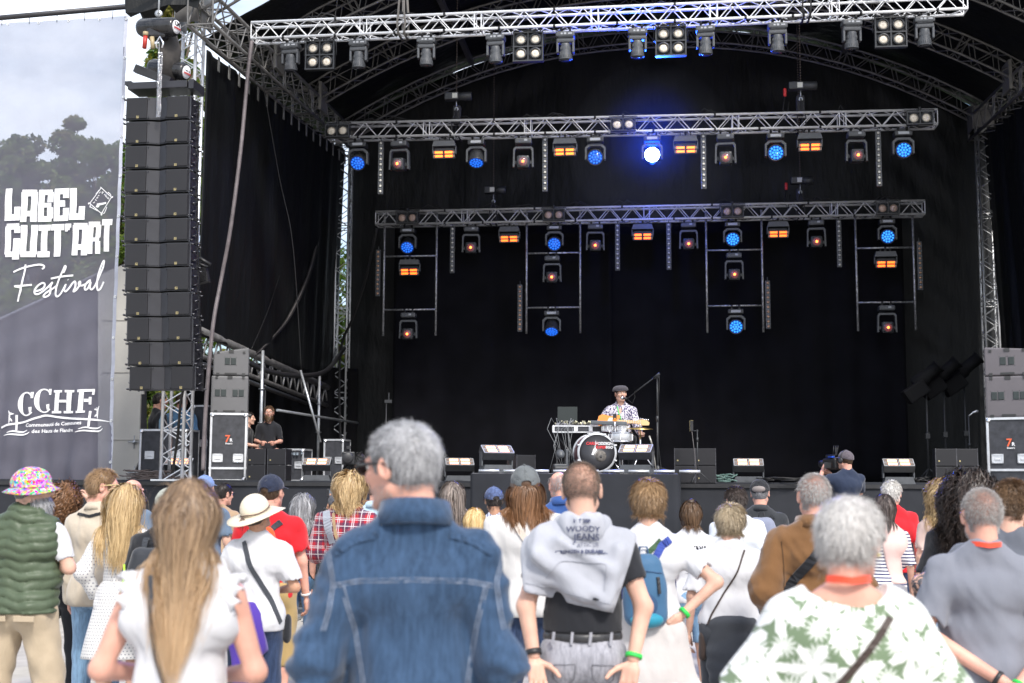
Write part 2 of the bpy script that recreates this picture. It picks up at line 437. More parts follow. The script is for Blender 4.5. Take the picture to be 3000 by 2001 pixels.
wall('side_tarp_wall', tarp, [S2W(7.75, 20.5, 1.7), S2W(7.55, 28.5, 1.7), S2W(7.42, 29.4, 9.5), S2W(7.45, 20.5, 9.3)], 130, 60, lambda u, v: fs2(u, v) * (1.3 - v * .8), 'black pleated tarpaulin side wall behind the right speaker stack', 'tarpaulin')
mb = MB()
for k in range(17):
 t = 20.9 + k * .5; mb.box((0, 0, 0), (.01, .09, .26)); 
 n = len(mb.V) - 8; pz = 8.95 + .45 * (t - 19.3) / 10.2 - .15
 for i in range(n, len(mb.V)): v = mb.V[i]; q = S2W(WBX + .14 + v[0] + .3 * (t - 20.5) / 9, t + v[1], pz + v[2]); mb.V[i] = tuple(q - S2W(WBX, 20.9, 9))
tag(mb.build('tarp_tabs', mat('tab_webbing', (.2, .2, .19), .7), loc=S2W(WBX, 20.9, 9)), 'row of grey webbing tabs holding the left tarpaulin wall', 'tabs')
fb = folds(51, 7, .03, .4)
def drape_wall(u0, u1, vt, label, t, seed, amp=.035):
 a = SL(u0, 1000, t).x; b = SL(u1, 1000, t).x; zt = SL((u0 + u1) / 2, vt, t).z; ff = folds(seed, (b - a) * 1.1, amp, .4)
 return wall('backdrop_curtain', velour, [S2W(a, t, DECK), S2W(b, t, DECK), S2W(b, t, zt), S2W(a, t, zt)], int((b - a) * 14), 20, lambda u, v: ff(u, v), label, 'curtain')
drape_wall(900, 1405, 520, 'black velour backdrop curtain on the left half behind the singer', 28.3, 4)
drape_wall(1398, 2085, 505, 'black velour backdrop curtain on the right half of the stage', 28.45, 6)
drape_wall(905, 1085, 520, 'narrow overlapping black curtain at the left end of the backdrop', 28.1, 9) if False else None
wd = mat('wing_drape', (.008, .008, .009), .9, spec=.1)
wall('wing_drape', wd, [S2W(-10.2, 26.6, DECK), S2W(-7.0, 29.4, DECK), S2W(-7.0, 29.4, 4.3), S2W(-10.2, 26.6, 4.3)], 60, 16, lambda u, v: .04 * math.sin(u * 70), 'black drape closing the back of the left wing', 'curtain')
# ================================================================== LEFT: banner, tent wall
ban = empty('festival_banner', S2W(-6.5, 20.35, 0), SROT, 'tall translucent grey mesh banner with white festival lettering', 'banner')
BT = 20.35; BX = -6.5
rb = np.random.RandomState(5); bph = rb.uniform(0, 6.28, 9)
def bwr(x, z):
 lo = max(0, min(1, (5.2 - z) / 3.5))
 return .035 * math.sin(x * 7 + .5 * z + bph[0]) * (.2 + lo * 1.3) + .022 * math.sin(x * 15 - z * .9 + bph[1]) * (.08 + lo * 1.5) + .012 * math.sin(x * 9 + z * 5 + bph[2]) * lo + .01 * math.sin(x * 3.1 * z * .35 + bph[3])
tr_ = SL(290, 37, BT); br_ = SL(254, 1106, BT); tl_ = SL(-150, 58, BT); 
x1 = (tr_.x + br_.x) / 2; x0 = x1 - 3.4; ztop = tr_.z; zb_ = 1.62
V = []; F = []; nu, nv = 110, 200
for j in range(nv + 1):
 for i in range(nu + 1):
  x = x0 + (x1 - x0) * i / nu; zt = ztop + (x - x1) * .02; z = zb_ + (zt - zb_) * j / nv
  V.append((x - BX, bwr(x, z), z))
for j in range(nv):
 for i in range(nu): a = j * (nu + 1) + i; F.append((a, a + 1, a + nu + 2, a + nu + 1))
m = bpy.data.materials.new('mesh_banner'); m.use_nodes = True; g = NG(m)
g.b.inputs['Base Color'].default_value = (.19, .18, .225, 1); g.b.inputs['Roughness'].default_value = .3
g.bump(g.noise(5, 3, g.map((1, 1, .5)), dist=1.5), .35, .05)
tr = g.n('BsdfTransparent'); tr.inputs[0].default_value = (.92, .95, 1, 1); tl = g.n('BsdfTranslucent'); tl.inputs[0].default_value = (.30, .31, .39, 1)
mxa = g.n('MixShader'); mxa.inputs[0].default_value = .38; mxb = g.n('MixShader')
f_ = g.mth('MULTIPLY_ADD', g.noise(2.5, 3), .12, .34); g.l(f_, mxb.inputs[0])
out = g.N['Material Output']; g.l(g.b.outputs[0], mxa.inputs[1]); g.l(tl.outputs[0], mxa.inputs[2]); g.l(mxa.outputs[0], mxb.inputs[1]); g.l(tr.outputs[0], mxb.inputs[2]); g.l(mxb.outputs[0], out.inputs[0])
mk('mesh_sheet', V, F, m, ban)
mb = MB()   # hem strip with eyelets
V = []; F = []
for j in range(81):
 z = zb_ + (ztop - zb_) * j / 80
 for k, xx in enumerate((x1 - .045, x1 + .012)): V.append((xx - BX, bwr(x1, z) - .006 * (1 - k), z))
for j in range(80): F.append((2 * j, 2 * j + 1, 2 * j + 3, 2 * j + 2))
mb.add(V, F, True); mb.build('hem', mat('banner_hem', (.42, .44, .52), .5), ban)
mb = MB()
for j in range(12):
 z = zb_ + .35 + (ztop - zb_ - .4) * j / 11.; mb.lathe([(.014, 0), (.02, -.004), (.026, 0)], (x1 - .015 - BX, bwr(x1, z) - .014, z), (0, 1, 0), 10)
for j in range(5): mb.lathe([(.014, 0), (.02, -.004), (.026, 0)], (x1 - .5 - j * .55 - BX, bwr(x1 - .5 - j * .55, ztop) - .014, ztop - .04 - .02 * j * .55), (0, 1, 0), 10)
mb.build('eyelets', alu, ban)
pm = MB(); a = SL(-260, 64, BT); b = SL(300, 17, BT)
pm.tube((a.x - BX, 0, a.z), (b.x - BX, 0, b.z + .02), .045, n=10)
for j in range(7):
 xx = x1 - .25 - j * .5; zz = ztop + (xx - x1) * .02; pm.tube((xx - BX, -.03, zz - .05), (xx - BX, -.03, zz + .09), .006, n=5)
pm.build('hanging_pole', mat('dark_pole', (.04, .04, .045), .45, .3), ban)
def drape(mb):
 bm = bmesh.new(); vs = [bm.verts.new(v) for v in mb.V]
 for f in mb.F:
  try: bm.faces.new([vs[i] for i in f])
  except ValueError: pass
 xs = [v[0] for v in mb.V]; zs = [v[2] for v in mb.V]
 x = min(xs)
 while x < max(xs):
  x += .04; bmesh.ops.bisect_plane(bm, geom=bm.verts[:] + bm.edges[:] + bm.faces[:], plane_co=(x, 0, 0), plane_no=(1, 0, 0))
 z = min(zs)
 while z < max(zs):
  z += .12; bmesh.ops.bisect_plane(bm, geom=bm.verts[:] + bm.edges[:] + bm.faces[:], plane_co=(0, 0, z), plane_no=(0, 0, 1))
 bm.verts.index_update()
 mb.V = [(v.co.x - BX, v.co.y + bwr(v.co.x, v.co.z) - .024, v.co.z) for v in bm.verts]; mb.F = [[v.index for v in f.verts] for f in bm.faces]
 mb.S = [False] * len(mb.F); mb.M = [0] * len(mb.F); bm.free(); return mb
GL = {'L': [(0, 0, .44, 1), (.44, 0, 1, .2), (.6, .2, 1, .43)],
      'A': [(0, 0, .39, .93), (.06, .93, .94, 1), (.39, .8, .61, .93), (.61, 0, 1, .93), (.39, .17, .61, .34)],
      'B': [(0, 0, .39, 1), (.39, .84, .9, 1), (.39, 0, .9, .17), (.39, .44, .88, .58), (.60, .60, 1, .92), (.60, .1, 1, .44)],
      'E': [(0, 0, .39, 1), (.39, .82, 1, 1), (.6, .7, 1, .82), (.39, .44, .74, .63), (.39, 0, 1, .17), (.6, .17, 1, .4)],
      'G': [(0, .08, .39, .92), (.08, .92, .92, 1), (.39, .82, 1, .92), (.6, .72, 1, .82), (.54, -.08, 1, .56), (.08, 0, .54, .08), (.39, .08, .54, .16)],
      'U': [(0, .08, .39, 1), (.61, .08, 1, 1), (.06, 0, .94, .08), (.39, .08, .61, .17)],
      'I': [(0, 0, 1, .18), (0, .82, 1, 1), (.27, .18, .78, .82)],
      'T': [(0, .81, 1, 1), (.26, 0, .76, .81)],
      "'": [(0, .6, 1, 1), (.0, .35, .75, .6), (0, .2, .45, .35)],
      'R': [(0, 0, .39, 1), (.39, .83, .9, 1), (.6, .5, 1, .9), (.39, .44, .9, .5), (.39, .38, .9, .44), (.6, 0, 1, .38)]}
def B1(x, y): return SL(x * .20996, 391.8 + y * .20996, BT)
def B2(x, y): return SL(x * .14992, 862.0 + y * .14992, BT)
mb = MB()
rows = [('L', 68, 228, 200, 548), ('A', 245, 410, 215, 562), ('B', 430, 585, 212, 558), ('E', 602, 758, 200, 552), ('L', 776, 935, 198, 540),
  ('G', 68, 222, 585, 945), ('U', 237, 408, 600, 946), ('I', 424, 548, 596, 946), ('T', 566, 703, 590, 940), ("'", 722, 790, 585, 690), ('A', 806, 960, 578, 928), ('R', 972, 1102, 560, 910), ('T', 1118, 1226, 533, 885)]
for (ch, x0_, x1_, y0_, y1_) in rows:
 a = B1(x0_ + 3, y0_); b = B1(x1_ - 3, y1_)
 for r in GL[ch]:
  X0 = a.x + (b.x - a.x) * r[0]; X1 = a.x + (b.x - a.x) * r[2]; Z0 = b.z + (a.z - b.z) * r[1]; Z1 = b.z + (a.z - b.z) * r[3]
  mb.add([(X0, 0, Z0), (X1, 0, Z0), (X1, 0, Z1), (X0, 0, Z1)], [(0, 1, 2, 3)])
drape(mb).build('block_lettering', white_print, ban)
def ribbon(mb, pts, w, conv, wf=None):
 P = [conv(*p) for p in pts]; P = [Vector((p.x, 0, p.z)) for p in P]; Q = []
 E = [P[0]] + P + [P[-1]]
 for i in range(1, len(E) - 2):
  for k in range(6):
   t = k / 6; a, b, c, d = E[i - 1], E[i], E[i + 1], E[i + 2]
   Q.append(.5 * ((2 * b) + (c - a) * t + (2 * a - 5 * b + 4 * c - d) * t * t + (3 * b - a - 3 * c + d) * t ** 3))
 Q.append(P[-1]); n = len(Q); V = []; F = []
 for i, p in enumerate(Q):
  t = (Q[min(i + 1, n - 1)] - Q[max(i - 1, 0)]).normalized(); nn = Vector((-t.z, 0, t.x)); ww = w if wf is None else w * wf(i / (n - 1))
  V += [p + nn * ww, p - nn * ww]
 yo = -.0006 * (len(mb.F) % 97) / 10
 V = [Vector((v.x, yo - .0002 * (i % 5), v.z)) for i, v in enumerate(V)]
 for i in range(n - 1): F.append((2 * i, 2 * i + 1, 2 * i + 3, 2 * i + 2))
 mb.add(V, F); return mb
def addribs(name, L, conv, w, wf=None):
 mb = MB()
 for p in L: ribbon(mb, p, w, conv, wf)
 mb.V = [(v[0] - BX, v[1] + bwr(v[0], v[2]) - .018, v[2]) for v in mb.V]
 return mb.build(name, white_print, ban)
SC = [[(150, 1110), (230, 1075), (330, 1045), (430, 1028), (480, 1040), (488, 1060), (466, 1078)],
      [(285, 1028), (278, 1100), (262, 1190), (240, 1290), (215, 1380), (204, 1435), (215, 1380), (240, 1290), (170, 1268), (260, 1262), (355, 1250)],
      [(375, 1320), (430, 1310), (480, 1280), (492, 1240), (465, 1230), (415, 1262), (382, 1310), (385, 1345), (420, 1350), (470, 1320), (530, 1270), (575, 1222), (555, 1265), (555, 1320), (540, 1362), (500, 1382), (480, 1370), (510, 1335), (580, 1290), (630, 1255)],
      [(720, 1040), (690, 1100), (650, 1180), (620, 1270), (612, 1350), (630, 1378), (670, 1350), (705, 1290), (728, 1245), (712, 1300), (730, 1325), (770, 1285), (800, 1235)],
      [(560, 1182), (640, 1165), (720, 1155), (808, 1148)], [(748, 1192), (752, 1197)],
      [(800, 1235), (830, 1215), (835, 1270), (815, 1325), (850, 1300), (885, 1240), (880, 1215), (870, 1245), (900, 1262)],
      [(900, 1262), (950, 1240), (990, 1205), (995, 1200), (960, 1225), (935, 1275), (940, 1305), (970, 1285), (1000, 1220), (990, 1280), (1010, 1300), (1050, 1250), (1100, 1140), (1135, 1050), (1140, 985), (1115, 1030), (1080, 1150), (1065, 1250), (1070, 1305), (1100, 1290), (1138, 1215)],
      [(720, 1040), (728, 1060), (700, 1120)]]
addribs('script_lettering', SC, B1, .015)
addribs('guitar_card_emblem', [[(1108, 187), (1108, 187), (1227, 295), (1227, 295), (1112, 470), (1112, 470), (985, 358), (985, 358), (1108, 187)], [(1190, 240), (1190, 240), (1220, 268), (1215, 285)], [(995, 400), (995, 400), (1080, 445)], [(995, 375), (990, 405)], [(1175, 400), (1145, 465), (1120, 462)], [(1085, 215), (1050, 260)]], B1, .006)
addribs('guitar_emblem', [[(1060, 385), (1075, 395), (1090, 385)], [(1065, 372), (1085, 375)], [(1085, 372), (1130, 365), (1168, 355)]], B1, .022, lambda u: 1 - .45 * u)
addribs('guitar_emblem_words', [[(1020, 350), (1032, 355), (1040, 340)], [(1045, 318), (1060, 330)], [(1055, 300), (1070, 300), (1075, 285)], [(1075, 270), (1090, 275)], [(1085, 250), (1102, 232)], [(1140, 240), (1120, 235), (1125, 258)], [(1145, 262), (1155, 272)], [(1165, 265), (1162, 288)], [(1175, 278), (1170, 300)], [(1190, 290), (1185, 312)], [(1200, 300), (1198, 318)]], B1, .005)
def poly2(mb, pts, conv=B2): 
 P = [conv(*p) for p in pts]; mb.add([(p.x, -.0004, p.z) for p in P], [list(range(len(P)))[::-1]])
def arcC(mb, cx, cy, rx, ry, w0, w1):   # big C
 O = []; I = []
 for k in range(25):
  a = rad(48 + 268 * k / 24); th = w0 + (w1 - w0) * abs(math.cos(a) if math.cos(a) < 0 else 0)
  O.append((cx + rx * math.cos(a), cy - ry * math.sin(a))); I.append((cx + (rx - th) * math.cos(a), cy - (ry - w0 * .6) * math.sin(a)))
 for k in range(24): poly2(mb, [O[k], O[k + 1], I[k + 1], I[k]])
mb = MB()
arcC(mb, 428, 440, 140, 185, 34, 80); poly2(mb, [(495, 258), (542, 256), (535, 350), (500, 350)]); poly2(mb, [(470, 490), (520, 485), (516, 545), (480, 575)])
arcC(mb, 672, 387, 120, 185, 30, 62); poly2(mb, [(733, 205), (775, 203), (770, 295), (738, 295)]); poly2(mb, [(700, 445), (745, 435), (740, 510), (705, 525)])
for (a, b) in ((858, 905), (1052, 1100)):
 poly2(mb, [(a - 8, 262), (b + 26, 262), (b - 6, 545), (a - 34, 545)])
 poly2(mb, [(a - 42, 225), (b + 65, 228), (b + 62, 262), (a - 40, 262)]); poly2(mb, [(a - 72, 545), (b + 38, 545), (b + 36, 580), (a - 74, 580)])
poly2(mb, [(918, 375), (1030, 375), (1028, 415), (915, 415)])
poly2(mb, [(1245, 262), (1310, 250), (1290, 540), (1215, 545)]); poly2(mb, [(1215, 222), (1450, 205), (1447, 245), (1216, 262)]); poly2(mb, [(1415, 245), (1447, 245), (1440, 295), (1405, 297)])
poly2(mb, [(1310, 360), (1365, 358), (1362, 405), (1306, 408)]); poly2(mb, [(1368, 330), (1402, 328), (1393, 445), (1362, 445)]); poly2(mb, [(1190, 545), (1320, 540), (1318, 570), (1188, 580)])
drape(mb).build('bold_initials', white_print, ban)
addribs('emblem_lines', [[(0, 800), (80, 770), (150, 752), (300, 730), (440, 700), (600, 640), (700, 612), (900, 640), (1130, 662), (1400, 675), (1560, 690), (1700, 712)]], B2, .016, lambda u: 1 if u < .85 else 1 - (u - .85) * 5)
addribs('emblem_waves', [[(105, 875), (200, 852), (300, 865), (380, 868), (445, 838)], [(50, 920), (150, 900), (260, 905), (370, 910), (440, 895), (480, 868)], [(1235, 822), (1330, 795), (1420, 810), (1500, 805), (1550, 775)], [(1185, 868), (1300, 845), (1420, 852), (1520, 850), (1572, 810)],
         [(145, 540), (165, 590), (160, 650), (148, 740)], [(165, 590), (185, 592), (230, 588)], [(165, 650), (200, 705)], [(185, 568), (188, 575)], [(1500, 465), (1480, 530), (1478, 600), (1485, 660)], [(1478, 530), (1460, 520), (1430, 516)], [(1475, 590), (1440, 630)], [(1465, 490), (1466, 498)]], B2, .011, lambda u: .35 + .9 * math.sin(pi * min(1, max(0, u))))
mb = MB(); poly2(mb, [(252, 608), (288, 608), (272, 840), (245, 840)]); poly2(mb, [(1368, 545), (1398, 545), (1380, 782), (1352, 785)]); drape(mb).build('emblem_posts', white_print, ban)
mb = MB()
def tb(V, cx, cy, hpx, slope):
 o = B2(cx, cy)
 return lambda v: Vector((o.x + v.x, -v.z * .1 - .001, o.z + v.y + slope * v.x))
sz = .62 * (B2(0, 0).z - B2(0, 100).z) * 1.0
add_text(mb, 'Communauté de Communes', sz * 1.23, tb(None, 845, 770, 0, .045), bold=.0015, ext=0)
add_text(mb, 'des Hauts de Flandre', sz * 1.23, tb(None, 825, 872, 0, .03), bold=.0015, ext=0)
mb.V = [(v[0] - BX, v[1] + bwr(v[0], v[2]) - .018, v[2]) for v in mb.V]; mb.build('small_lettering', white_print, ban)
tentm = mat('cream_tarpaulin', (.56, .54, .49), .6, 0, .06, 1.5, bump=.3, bs=3, bd=.03)
pts = [(225, 633), (262, 616), (330, 590), (330, 905), (323, 905), (318, 1060), (300, 1101), (225, 1104)]
tt = 22.6; V = [SL(u, v, tt) for u, v in pts]; c = S2W(V[1].x, tt, 0)
tent = empty('tent_side_wall', c, SROT, 'cream tarpaulin wall between the mesh banner and the left speaker array', 'tent wall')
mb = MB(); mb.prism([(v.x - V[1].x, v.z) for v in V], 0, .05); mb.build('tarpaulin_panel', tentm, tent)
mb = MB()
for v in (735, 855, 1010): 
 q = SL(300, v, tt); mb.box((q.x - V[1].x - .1, -.008, q.z), (.9, .012, .012))
mb.build('seams', mat('tent_seam', (.42, .40, .36), .7), tent)
mb = MB()
for v in (1015, 1085):
 q = SL(307, v, tt); x, z = q.x - V[1].x, q.z
 mb.tube((x - .1, -.03, z), (x + .16, -.03, z), .01); mb.tube((x + .03, -.05, z - .12), (x + .03, -.05, z + .12), .009); mb.lathe([(.03, -.03), (.04, 0), (.03, .03)], (x + .03, -.04, z), (0, 1, 0), 8)
mb.build('turnbuckles', steel, tent)
tt = 22.9; V = [SL(u, v, tt) for u, v in ((-160, 810), (240, 626), (240, 1104), (-160, 1112))]  # dark panel added where the tent wall continues, darkens the view through the banner
backw = empty('dark_backing', S2W(V[1].x, tt, 0), SROT, 'dark tent-wall shed with sloping roof edge seen through the banner', 'backing')
mb = MB(); mb.prism([(v.x - V[1].x, v.z) for v in V], 0, 2.0); mb.build('wall', mat('dark_backing_panel', (.09, .088, .10), .7, 0, .15, 1), backw)
mb = MB(); a = V[0] - V[1]; mb.tube((a.x, -.03, a.z + V[1].z + .02), (0, -.03, V[1].z + .02), .03); mb.build('roof_edge', mat('backing_edge', (.3, .3, .33), .6), backw)
# ================================================================== TREES
leafm = []
for i, c in enumerate(((.05, .10, .02), (.09, .15, .03), (.13, .18, .035), (.16, .15, .03))):
 m = mat('leaf_%s' % ('dark', 'mid', 'light', 'olive')[i], c, .55, 0, .25, 3, spec=.3)
 g = NG(m); tl = g.n('BsdfTranslucent'); tl.inputs[0].default_value = (c[0] * 1.6, c[1] * 1.8, c[2], 1); mxs = g.n('MixShader'); mxs.inputs[0].default_value = .35
 g.l(g.b.outputs[0], mxs.inputs[1]); g.l(tl.outputs[0], mxs.inputs[2]); g.l(mxs.outputs[0], g.N['Material Output'].inputs[0]); leafm.append(m)
bark = mat('bark', (.09, .07, .05), .9, 0, .3, 6, bump=.5, bs=12, bd=.03)
def tree(x, y, h, rx, label, seed, mi=1, n=15000, ls=.13, cone=False):
 r = np.random.RandomState(seed); t = empty('tree', (x, y, 0), r.uniform(0, 6), label, 'tree', 'trees beside the stage')
 mb = MB(); P = [(0, 0, 0)]
 for k in range(1, 6): P.append((r.uniform(-.15, .15) * k, r.uniform(-.15, .15) * k, h * .8 * k / 5))
 mb.path(P, [h * .028 * (1 - .15 * k) for k in range(6)], 9)
 cl = []
 nb = 95
 for k in range(nb):
  z = h * (.16 + .82 * r.uniform(0, 1) ** .8); q = (z / h - .2) / .8
  R = rx * ((1 - q) ** .6 * .95 + .08 if cone else max(.15, math.sin(pi * min(1, (q * .86 + .12))) ** .7))
  a = r.uniform(0, 6.28); rr = R * r.uniform(.35, .95); c = Vector((rr * math.cos(a), rr * math.sin(a), z)); cl.append((c, (R * .5 + rx * .25) * r.uniform(.35, .6)))
  b = Vector(P[min(5, max(1, int(z / h * 5)))]) * .9; mb.path([b, b.lerp(c, .5) + Vector((0, 0, -.1)), c], [.06, .035, .012], 5)
 mb.build('trunk', bark, t)
 per = n // nb; C = []; 
 for (c, R) in cl:
  d = r.normal(size=(per, 3)); d /= np.linalg.norm(d, axis=1)[:, None]; d *= (r.uniform(.25, 1, per) ** .45)[:, None] * R; d[:, 2] *= .75
  C.append(d + np.array(c))
 C = np.concatenate(C); m_ = len(C)
 u = r.normal(size=(m_, 3)); u /= np.linalg.norm(u, axis=1)[:, None]; v = np.cross(u, r.normal(size=(m_, 3))); v /= np.linalg.norm(v, axis=1)[:, None]
 s = r.uniform(.5, 1.2, m_)[:, None] * ls
 V = np.stack([C - u * s, C - v * s * .5, C + u * s, C + v * s * .5], 1).reshape(-1, 3)
 F = np.arange(m_ * 4).reshape(-1, 4); idx = (r.randint(0, 3, nb).repeat(per)); idx = np.where(r.rand(m_) < .65, (idx + mi) % 4, r.randint(0, 4, m_))
 mk('crown', V, F, leafm, t, False, mi=idx)
 return t
TL = [(-17.3, 41, 12.6, 2.3, 'broad tree at the far left, seen through the banner', 1, 1), (-15.4, 39, 12.7, 1.9, 'dark tree behind the left half of the banner', 0, 0), (-14.4, 41, 13.9, 1.7, 'tall pointed tree behind the middle of the banner', 2, 1), (-13.0, 40, 12.7, 1.8, 'dark tree behind the right edge of the banner', 0, 0),
      (-11.3, 37, 11.2, 1.3, 'light green tree in the gap between banner and speaker array', 3, 2), (-8.9, 33, 15.6, 1.5, 'tall slim tree showing through the left front tower', 4, 2), (-8.6, 32, 4.6, 1.6, 'low leafy tree under the left speaker array', 5, 2),
      (-5.6, 35, 8.6, 1.9, 'green tree behind the rear left tower', 6, 1), (13.2, 34, 8.8, 1.6, 'green tree glimpsed beside the rear right tower', 7, 2)]
for i, (x, y, h, r, lab, sd_, mi) in enumerate(TL): tree(x, y, h, r, lab, 40 + i, mi, 22000 if i < 7 else 12000, .11, cone=(i in (2, 5)))
# ================================================================== LIGHTING TRUSSES
def straight_truss(name, u0, v0, u1, v1, t, label, m, rc=.025):
 a = ST(u0, v0, t); b = ST(u1, v1, t); c = (a + b) / 2; tr = empty(name, c, 0, label, 'truss', 'lighting trusses')
 mb = MB(); truss_geo(mb, [a - c, b - c], Vector((0, 0, 1)), .29, .29, rc, .0095, .50)
 fixn(mb.build('truss_body', m, tr))
 mb = MB(); L = (b - a).length; d = (b - a).normalized()
 for k in range(int(L / 1.0)):
  q = a - c + d * (.5 + k * 1.0 + RS.uniform(-.2, .2)); mb.tube(q - d * .02, q + d * .02, rc * 1.18, n=8)
  if k % 2: q += Vector((0, 0, .29)); mb.tube(q - d * .02, q + d * .02, rc * 1.18, n=8)
 mb.build('tape_bands', black, tr)
 return tr, a, b
whitealu = mat('bright_truss_aluminium', (.86, .87, .89), .42, .12, .06, 8)
midalu = mat('truss_aluminium', (.66, .66, .68), .4, .25, .12, 8)
T1, A1, B1_ = straight_truss('lighting_truss', 576, 88.5, 2222, 19.2, 21.0, 'bright silver front lighting truss, topmost in view', whitealu)
T2, A2, B2_ = straight_truss('lighting_truss', 750, 316, 2153, 286, 24.2, 'silver middle lighting truss carrying blue and orange lamps', midalu)
T3, A3, B3_ = straight_truss('lighting_truss', 862, 515.5, 2124, 491, 27.5, 'silver rear lighting truss with ladder frames below', midalu)
def on(A, B, u, t, back=.145):
 """point under the truss's bottom chords at picture column u"""
 f0, f1 = 0.0, 1.0
 for _ in range(40):
  f = (f0 + f1) / 2; p = A.lerp(B, f); q = CM.transposed() @ (p - camo.location); uu = (1500 + FPX * q.x / -q.z) / KD
  if uu < u: f0 = f
  else: f1 = f
 return p + SY * back
# ================================================================== FIXTURE PROTOTYPES (facing -Y, hanging from the origin)
def clamp(mb, x, y=0):
 mb.box((x, y, -.03), (.035, .05, .06)); mb.lathe([(.03, -.02), (.038, -.02), (.038, .02), (.03, .02)], (x, y, 0.0), (1, 0, 0), 10); mb.box((x, y - .045, .0), (.02, .03, .03))
labelm = mat('display_label', (.4, .42, .45), .4)
bluecell = mat('blue_lit_lens', (.02, .12, .5), .2, emit=(.05, .38, 1), es=1.0, var=0)
bluedim = mat('dim_blue_lens', (.01, .05, .3), .2, emit=(.004, .04, .3), es=.5, var=0)
bluehot = mat('white_blue_lamp', (1, 1, 1), .2, emit=(.45, .7, 1), es=26, var=0)
redled = mat('red_lamp_core', (1, .3, .1), .2, emit=(1, .13, .02), es=7, var=0)
orangeled = mat('orange_lit_panel', (1, .5, .1), .3, emit=(1, .075, .005), es=3.4, var=0)
orangetop = mat('pale_orange_panel', (1, .7, .5), .3, emit=(1, .30, .09), es=1.7, var=0)
bulbm = mat('clear_bulb_lens', (.65, .64, .58), .25, 0, .1, coat=.5)
warmlens = mat('warm_blinder_lens', (.82, .74, .62), .3, 0, .1, 40, coat=.3)
pinklens = mat('dull_blinder_lens', (.5, .36, .3), .35, 0, .1, 40, coat=.3)
def mover_down():
 r = empty('moving_head', (0, 0, 0)); mb = MB(); clamp(mb, -.08); clamp(mb, .08); mb.build('clamp', black, r)
 mb = MB(); mb.box((0, 0, -.115), (.34, .24, .10), bev=.025); mb.box((0, 0, -.165), (.26, .2, .03), bev=.01); b = mb.build('base', fixg, r)
 mb = MB(); mb.box((-.06, -.123, -.115), (.035, .004, .03)); mb.box((.0, -.123, -.115), (.04, .004, .035)); mb.box((.09, -.123, -.115), (.07, .004, .025)); mb.build('display', labelm, b)
 mb = MB(); mb.box((0, 0, -.215), (.32, .16, .09), bev=.03)
 for s in (-1, 1): mb.box((s * .142, 0, -.335), (.04, .13, .22), bev=.012)
 mb.build('yoke', fixg, r)
 hd = MB(); ax = (0, .10, -1)
 hd.lathe([(.05, -.10), (.078, -.095), (.088, -.07), (.09, .0), (.098, .07), (.112, .15), (.12, .19), (.118, .2), (.10, .2)], (0, 0, -.36), ax, 24)
 for k in range(18):
  a = 2 * pi * k / 18; hd.box((.092 * math.cos(a), .0 + .092 * math.sin(a) + .0, -.36), (.008, .008, .05))
 for k in range(24):
  a = 2 * pi * k / 24; hd.tube((.1 * math.cos(a), .012 + .1 * math.sin(a), -.42), (.122 * math.cos(a), .024 + .122 * math.sin(a), -.54), .005, n=4)
 h = hd.build('lamp_head', fixg, r)
 mb = MB(); mb.lathe([(.0, 0), (.1, 0), (.1, .008), (0, .008)], (0, .022, -.566), ax, 24); mb.build('lens', mat('dark_lens', (.05, .05, .06), .1), h)
 return r
def hexcells(mb, R, c, ax, ring=None):
 ax = Vector(ax).normalized(); u = Vector((1, 0, 0)); w_ = ax.cross(u).normalized()
 def cell(x, y, r):
  ce = Vector(c) + u * x + w_ * y; mb.add([ce + (u * math.cos(k * pi / 3 + .52) + w_ * math.sin(k * pi / 3 + .52)) * r for k in range(6)] + [ce + ax * .012], [(k, (k + 1) % 6, 6) for k in range(6)], False)
 cell(0, 0, R * .175)
 for k in range(6): cell(R * .4 * math.cos(k * pi / 3), R * .4 * math.sin(k * pi / 3), R * .175)
 for k in range(12): cell(R * .77 * math.cos(k * pi / 6 + .26), R * .77 * math.sin(k * pi / 6 + .26), R * .165)
def wash(tilt, m, nm='wash_light'):
 """yoke light with a round honeycomb lens; tilt = degrees the lens looks below the horizon"""
 r = empty(nm, (0, 0, 0)); mb = MB(); clamp(mb, -.08); clamp(mb, .08); mb.build('clamp', black, r)
 mb = MB(); mb.box((0, 0, -.115), (.33, .24, .10), bev=.02); b = mb.build('base', fixd, r)
 mb = MB(); mb.box((0, -.123, -.115), (.2, .004, .05)); mb.build('display', labelm, b)
 mb = MB(); mb.prism([(-.2, -.5), (-.2, -.26), (-.12, -.19), (.12, -.19), (.2, -.26), (.2, -.5), (.165, -.5), (.165, -.29), (.1, -.235), (-.1, -.235), (-.165, -.29), (-.165, -.5)], -.06, .06)
 mb.build('yoke', fixg, r)
 a = rad(tilt); ax = Vector((0, -math.cos(a), -math.sin(a))); c = Vector((0, 0, -.44))
 mb = MB(); mb.lathe([(.08, -.17), (.13, -.15), (.15, -.05), (.155, .08), (.16, .1), (.15, .105), (.14, .09)], c, ax, 28); h = mb.build('lamp_head', fixd, r)
 mb = MB(); mb.lathe([(0, 0), (.145, 0), (.145, .003), (0, .003)], c + ax * .09, ax, 24); mb.build('lens_plate', bluedim if m is not bluehot else bluehot, h)
 mb = MB(); hexcells(mb, .14, c + ax * .098, ax); mb.build('honeycomb_lens', m, h)
 return r
